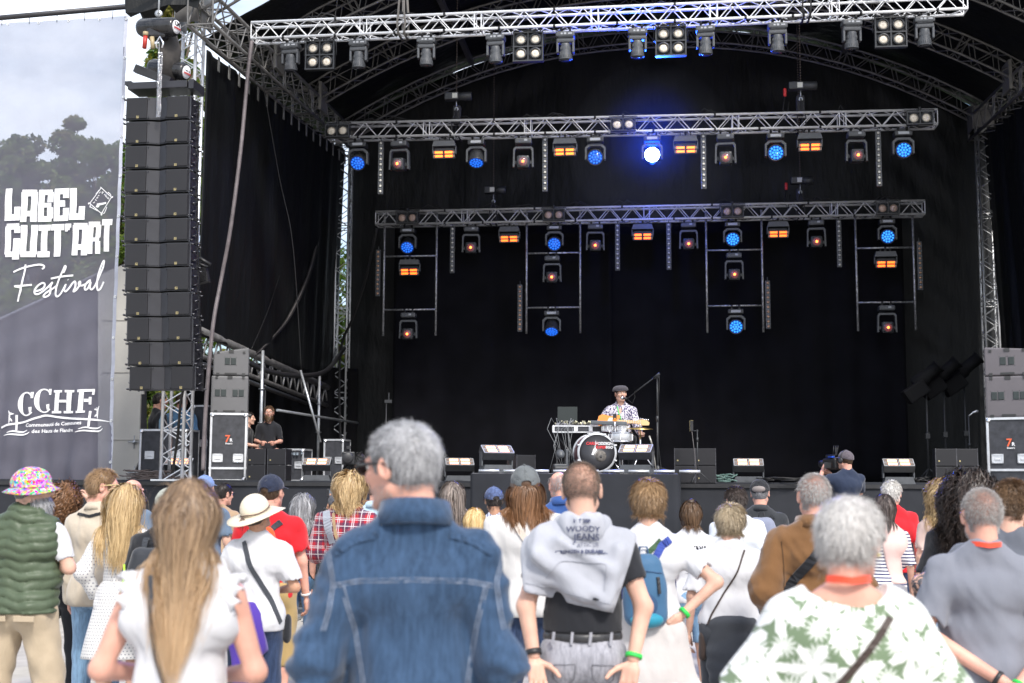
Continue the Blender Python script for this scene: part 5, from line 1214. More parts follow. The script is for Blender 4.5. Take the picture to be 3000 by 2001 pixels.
# ================================================================== CROWD BARRIERS
barm = mat('barrier_frame', (.10, .105, .115), .45, .5, .2); meshm = mat('perforated_barrier_sheet', (.028, .03, .034), .55, .3, .1)
TB = 15.75; bar0 = None
for k in range(17):
 x = -11 + k * 1.22 - .0
 if k == 0:
  r = empty('crowd_barrier', (0, 0, 0), 0, 'x', 'barrier', 'crowd barriers in front of the stage'); mb = MB(); mb.path([(-.58, 0, .03), (-.58, 0, 1.0), (-.55, 0, 1.04), (.55, 0, 1.04), (.58, 0, 1.0), (.58, 0, .03)], .024, 8); mb.tube((-.58, 0, .1), (.58, 0, .1), .02)
  for s in (-.58, .58): mb.tube((s, .02, .9), (s, .9, .05), .018)
  mb.build('frame', barm, r)
  mb = MB(); mb.box((0, 0, .55), (1.1, .006, .88)); mb.build('mesh_panel', meshm, r)
  mb = MB(); mb.box((0, -.28, .025), (1.15, .55, .03)); mb.box((0, .5, .02), (1.15, 1.0, .02)); mb.build('foot_plate', alu2, r); bar0 = r; o = r
  mb = MB()
  for i in range(27):
   for j in range(20): mb.box((-.52 + i * .04, -.005, .16 + j * .04), (.018, .003, .018))
  mb.build('perforations', mat('barrier_perforation', (.005, .005, .006), .8), r)
 else: o = dup(bar0)
 o.location = S2W(x, TB, 0); o.rotation_euler = (0, 0, SROT); o['label'] = 'black perforated crowd barrier panel, %s from the left end of the row' % ['first', 'second', 'third', 'fourth', 'fifth', 'sixth', 'seventh', 'eighth', 'ninth', 'tenth', 'eleventh', 'twelfth', 'thirteenth', 'fourteenth', 'fifteenth', 'sixteenth', 'seventeenth'][k]
# ================================================================== IMPLICIT SURFACES FOR PEOPLE
class Fld:
 def __init__(s): s.p = []; s.cuts = []; s.nz = []
 def cap(s, a, b, ra, rb=None, k=.02, sc=(1, 1, 1), sub=False):
  s.p.append(('c', v3(a), v3(b), ra, ra if rb is None else rb, k, v3(sc), sub)); return s
 def ell(s, c, r, k=.02, R=None, sub=False):
  s.p.append(('e', v3(c), v3(r), R, None, k, None, sub)); return s
 def cut(s, pt, n, k=.004): s.cuts.append((v3(pt), v3(n) / np.linalg.norm(n), k)); return s      # keep the side where (p-pt).n < 0
 def noise(s, amp, f, seed=0, fn=None): s.nz.append((amp, v3(f), seed, fn)); return s
 def bounds(s):
  lo = np.full(3, 9.); hi = -lo
  for q in s.p:
   if q[7]: continue
   l, h = s.pb(q); lo = np.minimum(lo, l); hi = np.maximum(hi, h)
  return lo, hi
 @staticmethod
 def pb(q, pad=0.0):
  if q[0] == 'c':
   r = max(q[3], q[4]) / np.minimum(q[6], 1.0) if False else max(q[3], q[4]) * np.maximum(1 / q[6], 1.0)
   return np.minimum(q[1], q[2]) - r - pad, np.maximum(q[1], q[2]) + r + pad
  r = q[2] if q[3] is None else np.full(3, q[2].max()); return q[1] - r - pad, q[1] + r + pad
 @staticmethod
 def dist(q, X, Y, Z):
  if q[0] == 'c':
   a, b, ra, rb, sc = q[1], q[2], q[3], q[4], q[6]
   x, y, z = (X - a[0]) * sc[0], (Y - a[1]) * sc[1], (Z - a[2]) * sc[2]; d = (b - a) * sc; L = max(1e-9, (d * d).sum())
   h = np.clip((x * d[0] + y * d[1] + z * d[2]) / L, 0, 1)
   return (np.sqrt((x - h * d[0]) ** 2 + (y - h * d[1]) ** 2 + (z - h * d[2]) ** 2) - (ra + (rb - ra) * h)) / sc.max()
  c, r, R = q[1], q[2], q[3]; x, y, z = X - c[0], Y - c[1], Z - c[2]
  if R is not None: x, y, z = R[0, 0] * x + R[1, 0] * y + R[2, 0] * z, R[0, 1] * x + R[1, 1] * y + R[2, 1] * z, R[0, 2] * x + R[1, 2] * y + R[2, 2] * z
  k0 = np.sqrt((x / r[0]) ** 2 + (y / r[1]) ** 2 + (z / r[2]) ** 2); k1 = np.sqrt((x / r[0] ** 2) ** 2 + (y / r[1] ** 2) ** 2 + (z / r[2] ** 2) ** 2)
  return k0 * (k0 - 1) / np.maximum(k1, 1e-6)
 @staticmethod
 def comb(F, d, k, sub):
  if sub:
   d = -d; h = np.maximum(k - np.abs(F - d), 0) / k; return np.maximum(F, d) + h * h * k * .25
  h = np.maximum(k - np.abs(F - d), 0) / k; return np.minimum(F, d) - h * h * k * .25
 def post(s, F, X, Y, Z):
  for (amp, f, seed, fn) in s.nz:
   if seed is None: F = F - amp * fn(X, Y, Z); continue
   r = np.random.RandomState(seed); n = 0
   for i in range(4):
    w1 = f * r.uniform(.5, 1.5, 3) * r.choice([-1, 1], 3); w2 = f * r.uniform(.3, .9, 3) * r.choice([-1, 1], 3); p = r.uniform(0, 6.28, 2)
    n = n + np.sin(X * w1[0] + Y * w1[1] + Z * w1[2] + p[0] + 1.6 * np.sin(X * w2[0] + Y * w2[1] + Z * w2[2] + p[1]))
   n = n / 3.
   if fn is not None: n = n * fn(X, Y, Z)
   F = F - amp * n
  for (pt, n, k) in s.cuts:
   d = (X - pt[0]) * n[0] + (Y - pt[1]) * n[1] + (Z - pt[2]) * n[2]; h = np.maximum(k - np.abs(F - d), 0) / k; F = np.maximum(F, d) + h * h * k * .25
  return F
 def at(s, P):
  P = np.asarray(P, float); X, Y, Z = P[..., 0], P[..., 1], P[..., 2]; F = np.full(X.shape, 1.0)
  for q in s.p: F = s.comb(F, s.dist(q, X, Y, Z), q[5], q[7])
  return F
 def mesh(s, h):
  lo, hi = s.bounds(); lo = lo - 3 * h - .015; hi = hi + 3 * h + .015; n = np.ceil((hi - lo) / h).astype(int) + 1
  F = np.full(n, .5, np.float32); ax = [lo[i] + h * np.arange(n[i]) for i in range(3)]
  for q in s.p:
   l, u = s.pb(q, q[5] + 2.5 * h); i0 = np.maximum(0, np.floor((l - lo) / h).astype(int)); i1 = np.minimum(n, np.ceil((u - lo) / h).astype(int) + 1)
   if (i1 <= i0).any(): continue
   S = tuple(slice(i0[i], i1[i]) for i in range(3)); X = ax[0][S[0]][:, None, None]; Y = ax[1][S[1]][None, :, None]; Z = ax[2][S[2]][None, None, :]
   F[S] = s.comb(F[S], s.dist(q, X, Y, Z).astype(np.float32), q[5], q[7])
  if s.nz or s.cuts:
   m = F < .06; I = np.nonzero(m); F[m] = s.post(F[m], ax[0][I[0]], ax[1][I[1]], ax[2][I[2]])
  F[0] = F[-1] = .5; F[:, 0] = F[:, -1] = .5; F[:, :, 0] = F[:, :, -1] = .5
  return surfnet(F, lo, h)
def surfnet(F, lo, h):
 S = F < 0; nx, ny, nz_ = F.shape
 c = [S[i:nx - 1 + i, j:ny - 1 + j, k:nz_ - 1 + k] for i in (0, 1) for j in (0, 1) for k in (0, 1)]
 al = c[0].copy(); an = c[0].copy()
 for q in c[1:]: al &= q; an |= q
 act = an & ~al; I = np.argwhere(act)
 if len(I) == 0: return np.zeros((0, 3)), np.zeros((0, 4), int)
 idx = np.full(act.shape, -1, np.int32); idx[act] = np.arange(len(I))
 acc = np.zeros((len(I), 3)); cnt = np.zeros(len(I))
 E = []
 for a in range(8):
  for b in range(a + 1, 8):
   if bin(a ^ b).count('1') == 1: E.append((a, b))
 off = [np.array(((a >> 2) & 1, (a >> 1) & 1, a & 1)) for a in range(8)]
 val = [F[I[:, 0] + o[0], I[:, 1] + o[1], I[:, 2] + o[2]] for o in off]
 for a, b in E:
  m = (val[a] < 0) != (val[b] < 0); t = val[a][m] / (val[a][m] - val[b][m])
  acc[m] += off[a] + (off[b] - off[a]) * t[:, None]; cnt[m] += 1
 V = (I + acc / cnt[:, None]) * h + lo; Q = []
 for ax_ in range(3):
  sl0 = [slice(None)] * 3; sl1 = [slice(None)] * 3; sl0[ax_] = slice(0, -1); sl1[ax_] = slice(1, None)
  e = S[tuple(sl0)] != S[tuple(sl1)]; J = np.argwhere(e); u, v = (ax_ + 1) % 3, (ax_ + 2) % 3
  J = J[(J[:, u] > 0) & (J[:, v] > 0) & (J[:, u] < F.shape[u] - 1) & (J[:, v] < F.shape[v] - 1)]
  q = []
  for du, dv in ((0, 0), (-1, 0), (-1, -1), (0, -1)):
   K = J.copy(); K[:, u] += du; K[:, v] += dv; q.append(idx[K[:, 0], K[:, 1], K[:, 2]])
  q = np.stack(q, 1); fl = S[J[:, 0], J[:, 1], J[:, 2]]; q[~fl] = q[~fl][:, ::-1]; Q.append(q)
 Q = np.concatenate(Q); Q = Q[(Q >= 0).all(1)]
 return V, Q
def rotm(yaw=0, pitch=0, roll=0):
 return np.array(Matrix.Rotation(yaw, 3, 'Z') @ Matrix.Rotation(pitch, 3, 'X') @ Matrix.Rotation(roll, 3, 'Y'))
def head_field(fem=0, face=True):
 F = Fld(); k = .018; j = .9 if fem else 1
 F.ell((0, -.014, .026), (.0745, .094, .090), k); F.ell((0, .028, -.028), (.058 * j + .002, .066, .078), k)
 for s in (-1, 1):
  F.cap((s * .050 * j, -.004, -.055), (s * .020 * j, .062, -.096), .020, .017, k)
  F.ell((s * .036, .064, -.020), (.024, .022, .022), .015)
 F.ell((0, .072, -.097), (.022 * j, .018, .018), .015)
 F.cap((-.036, .078, .022), (.036, .078, .022), .012, .012, .012)
 F.cap((0, .090, .012), (0, .108, -.026), .007, .0125, .010); F.ell((-.012, .098, -.030), (.009, .010, .008), .006); F.ell((.012, .098, -.030), (.009, .010, .008), .006)
 for s in (-1, 1): F.ell((s * .031, .094, .006), (.016, .012, .0095), .008, None, True)
 F.cap((-.019, .084, -.053), (.019, .084, -.053), .0065, .0065, .006, (.9, 1, 1.2)); F.cap((-.016, .084, -.064), (.016, .084, -.064), .0075, .0075, .006)
 for s in (-1, 1):
  R = rotm(s * -.35, -.15, 0); F.ell((s * .080, -.010, -.004), (.009, .020, .033), .008, R); F.ell((s * .088, -.006, -.002), (.006, .011, .020), .006, R, True)
 F.cap((0, -.022, -.06), (0, -.042, -.165), .053 * (.86 if fem else 1), .060 * (.84 if fem else 1), .03)
 F.cap((0, -.055, -.02), (0, -.06, -.14), .038, .045, .03)
 return F
HEADS = {}
def head_geo(fem, h):
 k = (fem, h)
 if k not in HEADS: HEADS[k] = head_field(fem).mesh(h)
 return HEADS[k]
HANDS = {}
def hand_geo(pose, h):
 """right hand; fingers along +Y, palm faces -Z, thumb towards -X"""
 k = (pose, h)
 if k in HANDS: return HANDS[k]
 F = Fld(); F.cap((0, -.03, 0), (0, .02, 0), .024, .03, .02, (1, 1, 1.7)); F.cap((-.022, .02, 0), (-.026, .075, 0), .016, .015, .012); F.cap((.022, .02, 0), (.026, .068, 0), .016, .014, .012); F.cap((0, .02, 0), (0, .076, 0), .02, .015, .012)
 curl = {'relax': (22, 28, 18), 'open': (6, 8, 6), 'grip': (62, 68, 40), 'fist': (80, 92, 60), 'hold': (38, 48, 25)}[pose]
 for i, (x, L) in enumerate(((-.030, .072), (-.010, .080), (.010, .074), (.029, .058))):
  p = v3((x, .078 - abs(i - 1.2) * .005, 0)); a = 0; sp = (i - 1.4) * (.09 if pose == 'open' else .03)
  for j, f in enumerate((.45, .30, .25)):
   a += rad(curl[j] * (1 + .08 * i)); q = p + L * f * v3((math.sin(sp) * math.cos(a), math.cos(a) * math.cos(sp), -math.sin(a))); F.cap(p, q, .0098 - .0011 * j - (i == 3) * .001, .0092 - .0011 * j - (i == 3) * .001, .004); p = q
 ta = {'relax': .6, 'open': .95, 'grip': .25, 'fist': .15, 'hold': .45}[pose]; p = v3((-.024, .005, -.004))
 for j, (L, r) in enumerate(((.042, .014), (.032, .0115), (.026, .010))):
  t = ta - .28 * j; q = p + L * v3((-math.sin(t), math.cos(t), -.32 - (.25 if pose in ('grip', 'fist', 'hold') else 0))); F.cap(p, q, r, r * .9, .006); p = q
 HANDS[k] = F.mesh(h); return HANDS[k]
skins = {}
def skin(c):
 k = 'skin_%d_%d_%d' % tuple(int(x * 100) for x in c)
 if k not in skins: 
  m = mat(k, c, .52, 0, .17, 9, bump=.12, bs=90, bd=.002, sss=.10, spec=.35); skins[k] = m
 return skins[k]
FAIR = (.60, .36, .27); PALE = (.64, .42, .33); TAN = (.46, .25, .16); BROWN = (.20, .10, .06); PINK = (.62, .33, .25)
def hairmat(name, c1, c2, rough=.42):
 if name in MATS: return MATS[name]
 m = bpy.data.materials.new(name); m.use_nodes = True; MATS[name] = m; g = NG(m); g.b.inputs['Roughness'].default_value = rough; g.b.inputs['Specular IOR Level'].default_value = .4
 at = g.n('Attribute', attribute_name='tone'); sp = g.n('SeparateColor'); g.l(at.outputs['Color'], sp.inputs[0])
 g.l(g.mix(sp.outputs[0], c1, c2), g.b.inputs['Base Color']); return m
def headxf(J): return J['headR'], J['head']
def strands(name, m, parent, roots, dirs, steps, seglen, width, field=None, grav=.25, curl=0, cf=60, seed=1, stiff=.75, push=.006, taper=True, tonef=None, wave=0, gather=0, clumps=0, jit=.02):
 r = np.random.RandomState(seed); n = len(roots); P = roots.copy(); D = dirs.copy(); path = [P.copy()]
 if np.isscalar(seglen): seglen = np.full(n, seglen)
 ph = r.uniform(0, 6.28, n); amp = r.uniform(.5, 1.3, n)
 for i in range(steps):
  D = D * stiff + np.array((0, 0, -grav)) * (1 - stiff) * 4 + r.normal(size=(n, 3)) * jit
  D /= np.linalg.norm(D, axis=1)[:, None]; P = P + D * seglen[:, None]
  if field is not None:
   for it in range(2):
    d = field.at(P); e = .004; G = np.stack([field.at(P + np.array(v)) - d for v in ((e, 0, 0), (0, e, 0), (0, 0, e))], 1); G /= np.linalg.norm(G, axis=1)[:, None] + 1e-9
    mv = np.maximum(0, push * (1 + .8 * (ph / 6.28)) - d); P = P + G * mv[:, None]
   D = P - path[-1]; D /= np.linalg.norm(D, axis=1)[:, None] + 1e-9
  if gather: P[:, 0] += (roots[:, 0].mean() - P[:, 0]) * gather * (P[:, 2] < roots[:, 2].mean() - .06)
  path.append(P.copy())
 path = np.array(path)                                    # steps+1, n, 3
 if clumps:
  nc = max(2, n // clumps); ci = r.randint(0, n, nc); own = ci[np.argmin(((roots[:, None, :] - roots[ci][None]) ** 2).sum(2), 1)] if n * nc < 4e6 else np.repeat(ci, n // nc + 1)[:n]
  t = np.linspace(0, 1, steps + 1)[:, None, None]; path = path + (path[:, own] - path) * t * .55
 if curl or wave:
  s = np.arange(steps + 1)[:, None] * seglen[None]; a = s * cf + ph[None]; t = np.gradient(path, axis=0); t /= np.linalg.norm(t, axis=2)[:, :, None] + 1e-9
  u = np.cross(t, np.array((0.3, 0.9, .2))); u /= np.linalg.norm(u, axis=2)[:, :, None] + 1e-9; w_ = np.cross(t, u); g_ = np.minimum(1, s / .04)[:, :, None]
  path = path + (u * np.cos(a)[:, :, None] + w_ * np.sin(a)[:, :, None]) * (curl * amp[None, :, None]) * g_ + u * (np.sin(a * .5 + ph[None] * .2)[:, :, None] * wave) * g_
 T = np.gradient(path, axis=0); ctr = roots.mean(0); O = path - ctr; O /= np.linalg.norm(O, axis=2)[:, :, None] + 1e-9
 W = np.cross(T, O) + r.normal(size=(1, n, 3)) * .25 * np.linalg.norm(T, axis=2)[:, :, None]; W /= np.linalg.norm(W, axis=2)[:, :, None] + 1e-9
 wd = width * r.uniform(.6, 1.3, n)[None, :, None]; 
 if taper: wd = wd * (1 - .85 * np.linspace(0, 1, steps + 1) ** 2.5)[:, None, None]
 A = path + W * wd * .5; B = path - W * wd * .5
 V = np.stack([A, B], 2).transpose(1, 0, 2, 3).reshape(-1, 3); k = steps + 1; base = (np.arange(n) * k * 2)[:, None]; j = np.arange(steps) * 2
 F = np.stack([base + j, base + j + 1, base + j + 3, base + j + 2], 2).reshape(-1, 4)
 al = np.linspace(0, 1, k); rn = r.rand(n); tone = tonef(rn[:, None], al[None, :]) if tonef else rn[:, None] * .8 + al[None, :] * .2
 return V, F, np.repeat(np.clip(tone, 0, 1).reshape(-1), 2)
def hair_obj(name, m, parent, parts):
 V = np.concatenate([p[0] for p in parts]); off = 0; Fs = []
 for p in parts: Fs.append(p[1] + off); off += len(p[0])
 T = np.concatenate([p[2] for p in parts]); o = mk(name, V, np.concatenate(Fs), m, parent, True)
 a = o.data.color_attributes.new('tone', 'FLOAT_COLOR', 'POINT'); c = np.ones((len(V), 4), np.float32); c[:, 0] = T; a.data.foreach_set('color', c.ravel()); return o
def scalp_points(n, seed, fn, infl=.0):
 r = np.random.RandomState(seed); d = r.normal(size=(n * 3, 3)); d /= np.linalg.norm(d, axis=1)[:, None]; p = d * np.array((.0755, .095, .091)) + np.array((0, -.014, .026)); k = fn(p); p = p[k][:n]; d = d[k][:n]; return p, d
def hl_short(p):      # hairline for short hair: keep scalp, leave face and ears
 return (p[:, 2] > np.where(p[:, 1] > .045, .068, np.where(p[:, 1] > -.034, .034 - .2 * p[:, 1], -.060)))
def hl_bald(p): return hl_short(p) & ((p[:, 2] < .075) | (p[:, 1] < -.075))
def shell_geo(kind, h, thick, J):
 F = Fld(); F.ell((0, -.014, .026), (.0745 + thick, .094 + thick, .090 + thick * 1.2), .01)
 if kind == 'short': F.cap((0, -.055, -.02), (0, -.06, -.055), .040 + thick * .8, .040 + thick * .4, .03)
 if kind == 'bob':
  for s in (-1, 1): F.cap((s * .045, -.01, .0), (s * .055, .0, -.07), .04 + thick, .03 + thick, .03)
  F.cap((-.03, -.05, -.02), (-.03, -.055, -.09), .05 + thick * .8, .035 + thick, .03); F.cap((.03, -.05, -.02), (.03, -.055, -.09), .05 + thick * .8, .035 + thick, .03)
 F.noise(.004, (55, 55, 40), 3)
 F.ell((0, .108, -.045), (.105, .092, .118), .01, None, True)
 for s in (-1, 1): F.ell((s * .088, .012, -.012), (.028, .030, .042), .01, None, True) if kind == 'short' else None
 F.cut((0, 0, -.072 if kind == 'short' else -.115), (0, -.25, -1), .01)
 return F
DEF = dict(H=1.75, w=1.0, yaw=0, head=(0, 0, 0), fem=0, skin=FAIR, h=.014, arms='hang', hands='relax', legs='stand')
def joints(P):
 w = P['w']; sh = .180 * w * (.93 if P['fem'] else 1); J = {}
 J['sh'] = {s: v3((s * sh, -.008, 1.385)) for s in (-1, 1)}
 A = {'hang': ((.245 * w, -.02, 1.14), (.262 * w, .05, .89)), 'front': ((.265 * w, -.02, 1.14), (.12, .20, 1.10)), 'cross': ((.27 * w, .01, 1.17), (.02, .20, 1.17)), 'pocket': ((.30 * w, -.06, 1.15), (.235 * w, .10, .93)), 'back': ((.27 * w, -.09, 1.14), (.06, -.17, .98)),
         'hip': ((.40 * w, -.09, 1.17), (.20, -.10, 1.03)), 'akimbo': ((.37 * w, -.02, 1.20), (.19, .09, 1.06)), 'phone': ((.29 * w, .17, 1.27), (.16, .33, 1.50)), 'butt': ((.275 * w, -.05, 1.13), (.175, -.135, .875))}
 arms = P['arms']; arms = (arms, arms) if isinstance(arms, str) or (isinstance(arms, tuple) and not isinstance(arms[0], (str, tuple)) ) else arms
 J['el'] = {}; J['wr'] = {}
 for s, a in ((-1, arms[0]), (1, arms[1])):
  e, q = A[a] if isinstance(a, str) else a
  J['el'][s] = v3((s * e[0], e[1], e[2])); J['wr'][s] = v3((s * q[0], q[1], q[2]))
 if P['legs'] == 'sit':
  J['hip'] = {s: v3((s * .09, 0, .92)) for s in (-1, 1)}; J['kn'] = {s: v3((s * .17, .42, .94)) for s in (-1, 1)}; J['an'] = {s: v3((s * .17, .40, .50)) for s in (-1, 1)}
 else:
  st = P.get('stance', .10); J['hip'] = {s: v3((s * .092 * w, 0, .90)) for s in (-1, 1)}; J['kn'] = {s: v3((s * st * 1.05, .02 + .01 * s, .485)) for s in (-1, 1)}; J['an'] = {s: v3((s * (st + .02), -.015, .085)) for s in (-1, 1)}
 hy, hp, hr = [rad(a) for a in P['head']]; J['headR'] = rotm(-hy, hp, hr) * 1.06
 nb = v3((0, -.03, 1.475)); J['neck'] = nb; J['head'] = nb + v3((0, .0, .04)) + J['headR'] @ v3((0, .045, .12)); J['headc'] = J['head']
 return J
def torso(F, P, i=0, k=.05, low=True):
 w = P['w']; f = P['fem']; b = P.get('belly', 0)
 F.ell((0, -.01, .96), (.158 * w + i + .012 * f, .112 * w + i, .13 + i * .3), k); F.ell((0, .0 + b * .02, 1.12), ((.142 - .014 * f) * w + b * .03 + i, .100 * w + i + b * .02, .17), k)
 F.ell((0, -.01, 1.30), (.160 * w - .010 * f + i, .108 * w + i, .17), k)
 s0 = .15 * w * (.93 if f else 1)
 F.cap((-s0, -.010, 1.382), (s0, -.010, 1.382), .050 + i * .7, None, k); F.cap((-.12 * w, -.035, 1.32), (.12 * w, -.035, 1.32), .072 + i * .6, None, k)
 for s in (-1, 1): F.cap((s * .025, -.048, 1.492 + i * .1), (s * (s0 - .01), -.018, 1.412), .034 + i * .8, .026 + i * .8, k)
 F.cap((-.05, -.03, 1.435), (.05, -.03, 1.435), .050 + i * .4, None, k)
 for s in (-1, 1):
  if f: F.ell((s * .075, .085, 1.27), (.055 + i, .05 + i, .055 + i), .04)
  if low: F.ell((s * .075 * w, -.055, .905), (.085 * w + i, .075 + i, .09 + i), k)
def arm(F, J, s, i=0, k=.025, end=1.0, w=1.0, r0=.052):
 S, E, W = J['sh'][s], J['el'][s], J['wr'][s]; r0 = (r0 * w + i); 
 t = min(1, end * 2); F.cap(S, S + (E - S) * t, r0, r0 - (.014 - i * .15) * t, k)
 if end > .5: t = (end - .5) * 2; F.cap(E, E + (W - E) * t, .040 * w + i * .95, (.040 * w + i * .95) + (-.012) * t, k)
def leg(F, J, s, i=0, k=.03, end=1.0, w=1.0):
 Hp, K, A = J['hip'][s], J['kn'][s], J['an'][s]; a = .082 * w + i
 t = min(1, end * 2); F.cap(Hp, Hp + (K - Hp) * t, a, a + (-.026 + i * .1) * t, k)
 if end > .5:
  t = (end - .5) * 2; F.cap(K, K + (A - K) * t, .055 * w + i, .055 * w + i - .018 * t, k); M = K + (A - K) * .3 + v3((0, -.02, 0))
  if i < .02: F.ell(M, (.045, .05, .09), .03)
def add_hand(parts, J, s, pose, h, up=None):
 V, Q = hand_geo(pose, h); W = J['wr'][s]; d = W - J['el'][s]; d /= np.linalg.norm(d); 
 n = v3(up if up is not None else (-s, 0, 0)); n = n - d * n.dot(d); n /= np.linalg.norm(n) + 1e-9      # palm normal direction
 x = np.cross(d, -n) ; M = np.stack([x, d, -n], 1); V = V.copy()
 if s < 0: V[:, 0] *= -1; Q = Q[:, ::-1]
 parts.append((V @ M.T + W + d * .03, Q))
def merge(parts):
 V = np.concatenate([p[0] for p in parts]); o = 0; Q = []
 for p in parts: Q.append(p[1] + o); o += len(p[0])
 return V, np.concatenate(Q)
PEOPLE = {}
def person(key, loc, label, **kw):
 P = dict(DEF); P.update(kw); P['w'] *= .92; J = joints(P); h = P['h']; sc = P['H'] / 1.75; parts = []
 F = Fld(); torso(F, P)
 for s in (-1, 1): arm(F, J, s, w=.92 if P['fem'] else 1.0); leg(F, J, s); A = J['an'][s]; F.cap(A + v3((0, -.03, -.045)), A + v3((s * .02, .13, -.055)), .035, .028, .03)
 F.cap(J['neck'] + v3((0, 0, -.04)), J['head'] + J['headR'] @ v3((0, -.03, -.06)), .060 * (.86 if P['fem'] else 1), .052 * (.86 if P['fem'] else 1), .035)
 parts.append(F.mesh(h))
 V, Q = head_geo(P['fem'], P.get('hh', max(.0045, h * .5))); hv = V @ J['headR'].T + J['head']; parts.append((hv, Q))
 hp = P['hands']; hp = (hp, hp) if isinstance(hp, str) else hp; hu = P.get('palm', (None, None))
 for i, s in enumerate((-1, 1)): add_hand(parts, J, s, hp[i], P.get('hf', max(.004, h * .4)), hu[i])
 V, Q = merge(parts); o = mk('person', V, Q, skin(P['skin']), None, True); o.location = loc; rl = np.random.RandomState(sum(map(ord, key))); o.rotation_euler = (rl.uniform(-.03, .02), rl.uniform(-.03, .03), -rad(P['yaw']))
 if P['legs'] == 'sit' or P.get('still'): o.rotation_euler = (0, 0, -rad(P['yaw']))
 o.location = loc - Vector((o.rotation_euler[1] * P['H'] * .93, 0, 0)); o.scale = (sc,) * 3
 tag(o, label, 'person', P.get('group', 'people watching the concert')); P['J'] = J; P['o'] = o; P['F'] = F; PEOPLE[key] = P
 return P
def at_head(u, vtop, Y, hat=.0, base=0):
 """ground position and body height from the top of the head at picture point (u, vtop) and distance Y"""
 p = PY(u, vtop, Y); return Vector((p.x, Y, base)), (p.z - base) / (1 + hat)
def head_part(P, name, m, fld, h=None, ex=None):
 V, Q = fld.mesh(h or max(.005, P['h'] * .5)); V = V @ P['J']['headR'].T + P['J']['head']; return mk(name, V, Q, m, P['o'], True)
def body_field(P):
 F = Fld(); F.p = list(P['F'].p); J = P['J']; R = J['headR']; c = J['head'] + R @ v3((0, -.014, .026)); F.ell(c, (.082, .101, .099), .02, R / 1.06); return F
def top(P, m, sleeve=.28, hem=.88, i=.022, fold=.008, neck=1.47, k=.04, name='shirt', fseed=1, fs=(26, 26, 16), flare=0, vneck=0, slv_i=None, h=None, armless=False):
 F = Fld(); J = P['J']; torso(F, P, i, k)
 if flare: F.ell((0, 0, hem + .02), (.17 * P['w'] + flare, .13 * P['w'] + flare, .14), .06)
 else: F.cap((0, 0, hem + .10), (0, 0, hem), .148 * P['w'] + i + .006, .150 * P['w'] + i + .01, .05, (1, 1.32, 1))
 si = slv_i if slv_i is not None else i * .9 + .004
 if sleeve > 0:
  for s in (-1, 1): arm(F, J, s, si, .03, sleeve + .05, w=.92 if P['fem'] else 1.0)
 F.noise(fold, fs, fseed); F.noise(fold * .5, tuple(2.1 * x for x in fs), fseed + 7)
 F.cut((0, 0, hem), (0, 0, -1)); nb = J['neck']
 F.ell(nb + v3((0, .022, .105)), (.070, .082, .085), .01, None, True)
 if vneck: F.ell((0, .14, 1.42), (.04, .08, .10), .01, None, True)
 for s in (-1, 1):     # sleeve ends
  if sleeve <= 0: F.cut(J['sh'][s] + v3((s * .012, 0, 0)), (s, 0, .25)); continue
  if sleeve < .97:
   S, E, W = J['sh'][s], J['el'][s], J['wr'][s]
   F_ = (S + (E - S) * sleeve * 2, (E - S)) if sleeve <= .5 else (E + (W - E) * (sleeve - .5) * 2, W - E)
   q = F_[0]; d = F_[1] / np.linalg.norm(F_[1]); F.p.append(('c', q + d * .075, q + d * .14, .072 + si, .085, .006, v3((1, 1, 1)), True))
 V, Q = F.mesh(h or P['h']); o = mk(name, V, Q, m, P['o'], True); P['TF'] = F; return o
def bottoms(P, m, end=.97, i=.018, waist=.99, fold=.005, name='trousers', fseed=4, h=None, fs=(22, 22, 14)):
 F = Fld(); J = P['J']; w = P['w']
 if P['legs'] == 'sit': F.ell((0, -.02, .95), (.17 * w + i, .13 + i, .11), .05)
 else: F.ell((0, -.01, .95), (.158 * w + i + .012 * P['fem'], .112 * w + i, .12), .05)
 for s in (-1, 1):
  leg(F, J, s, i, .03, end, w); 
  if P['legs'] != 'sit': F.ell((s * .075 * w, -.055, .905), (.085 * w + i, .075 + i, .09 + i), .05)
 F.noise(fold, fs, fseed); F.cut((0, 0, waist), (0, 0, 1))
 if end < .97:
  for s in (-1, 1):
   K, A, Hh = J['kn'][s], J['an'][s], J['hip'][s]; q = (Hh + (K - Hh) * end * 2) if end <= .5 else K + (A - K) * (end - .5) * 2; F.p.append(('c', q + v3((0, 0, -.10)), q + v3((0, 0, -.30)), .095, .09, .006, v3((1, 1, 1)), True))
 V, Q = F.mesh(h or P['h']); o = mk(name, V, Q, m, P['o'], True); P['BF'] = F; return o
def shoes(P, m):
 for s in (-1, 1):
  F = Fld(); A = P['J']['an'][s]; F.cap(A + v3((0, -.035, -.04)), A + v3((s * .025, .155, -.052)), .045, .036, .03); F.cap(A, A + v3((0, -.01, -.03)), .048, .05, .03); F.cut((0, 0, .002 + (A[2] - .085)), (0, 0, -1)); V, Q = F.mesh(max(.008, P['h'] * .8)); mk('shoe', V, Q, m, P['o'], True)
def surf(P, x, z, back=True, key='TF', y0=None, off=.004):
 """point on the clothing surface at local x, z"""
 F = P[key]; ys = np.linspace(-.45, .45, 226); pts = np.stack([np.full(226, x), ys, np.full(226, z)], 1); d = F.post(F.at(pts), pts[:, 0], pts[:, 1], pts[:, 2]); ins = np.nonzero(d < 0)[0]
 if len(ins) == 0: return None
 return v3((x, ys[ins[0]] - off if back else ys[ins[-1]] + off, z))
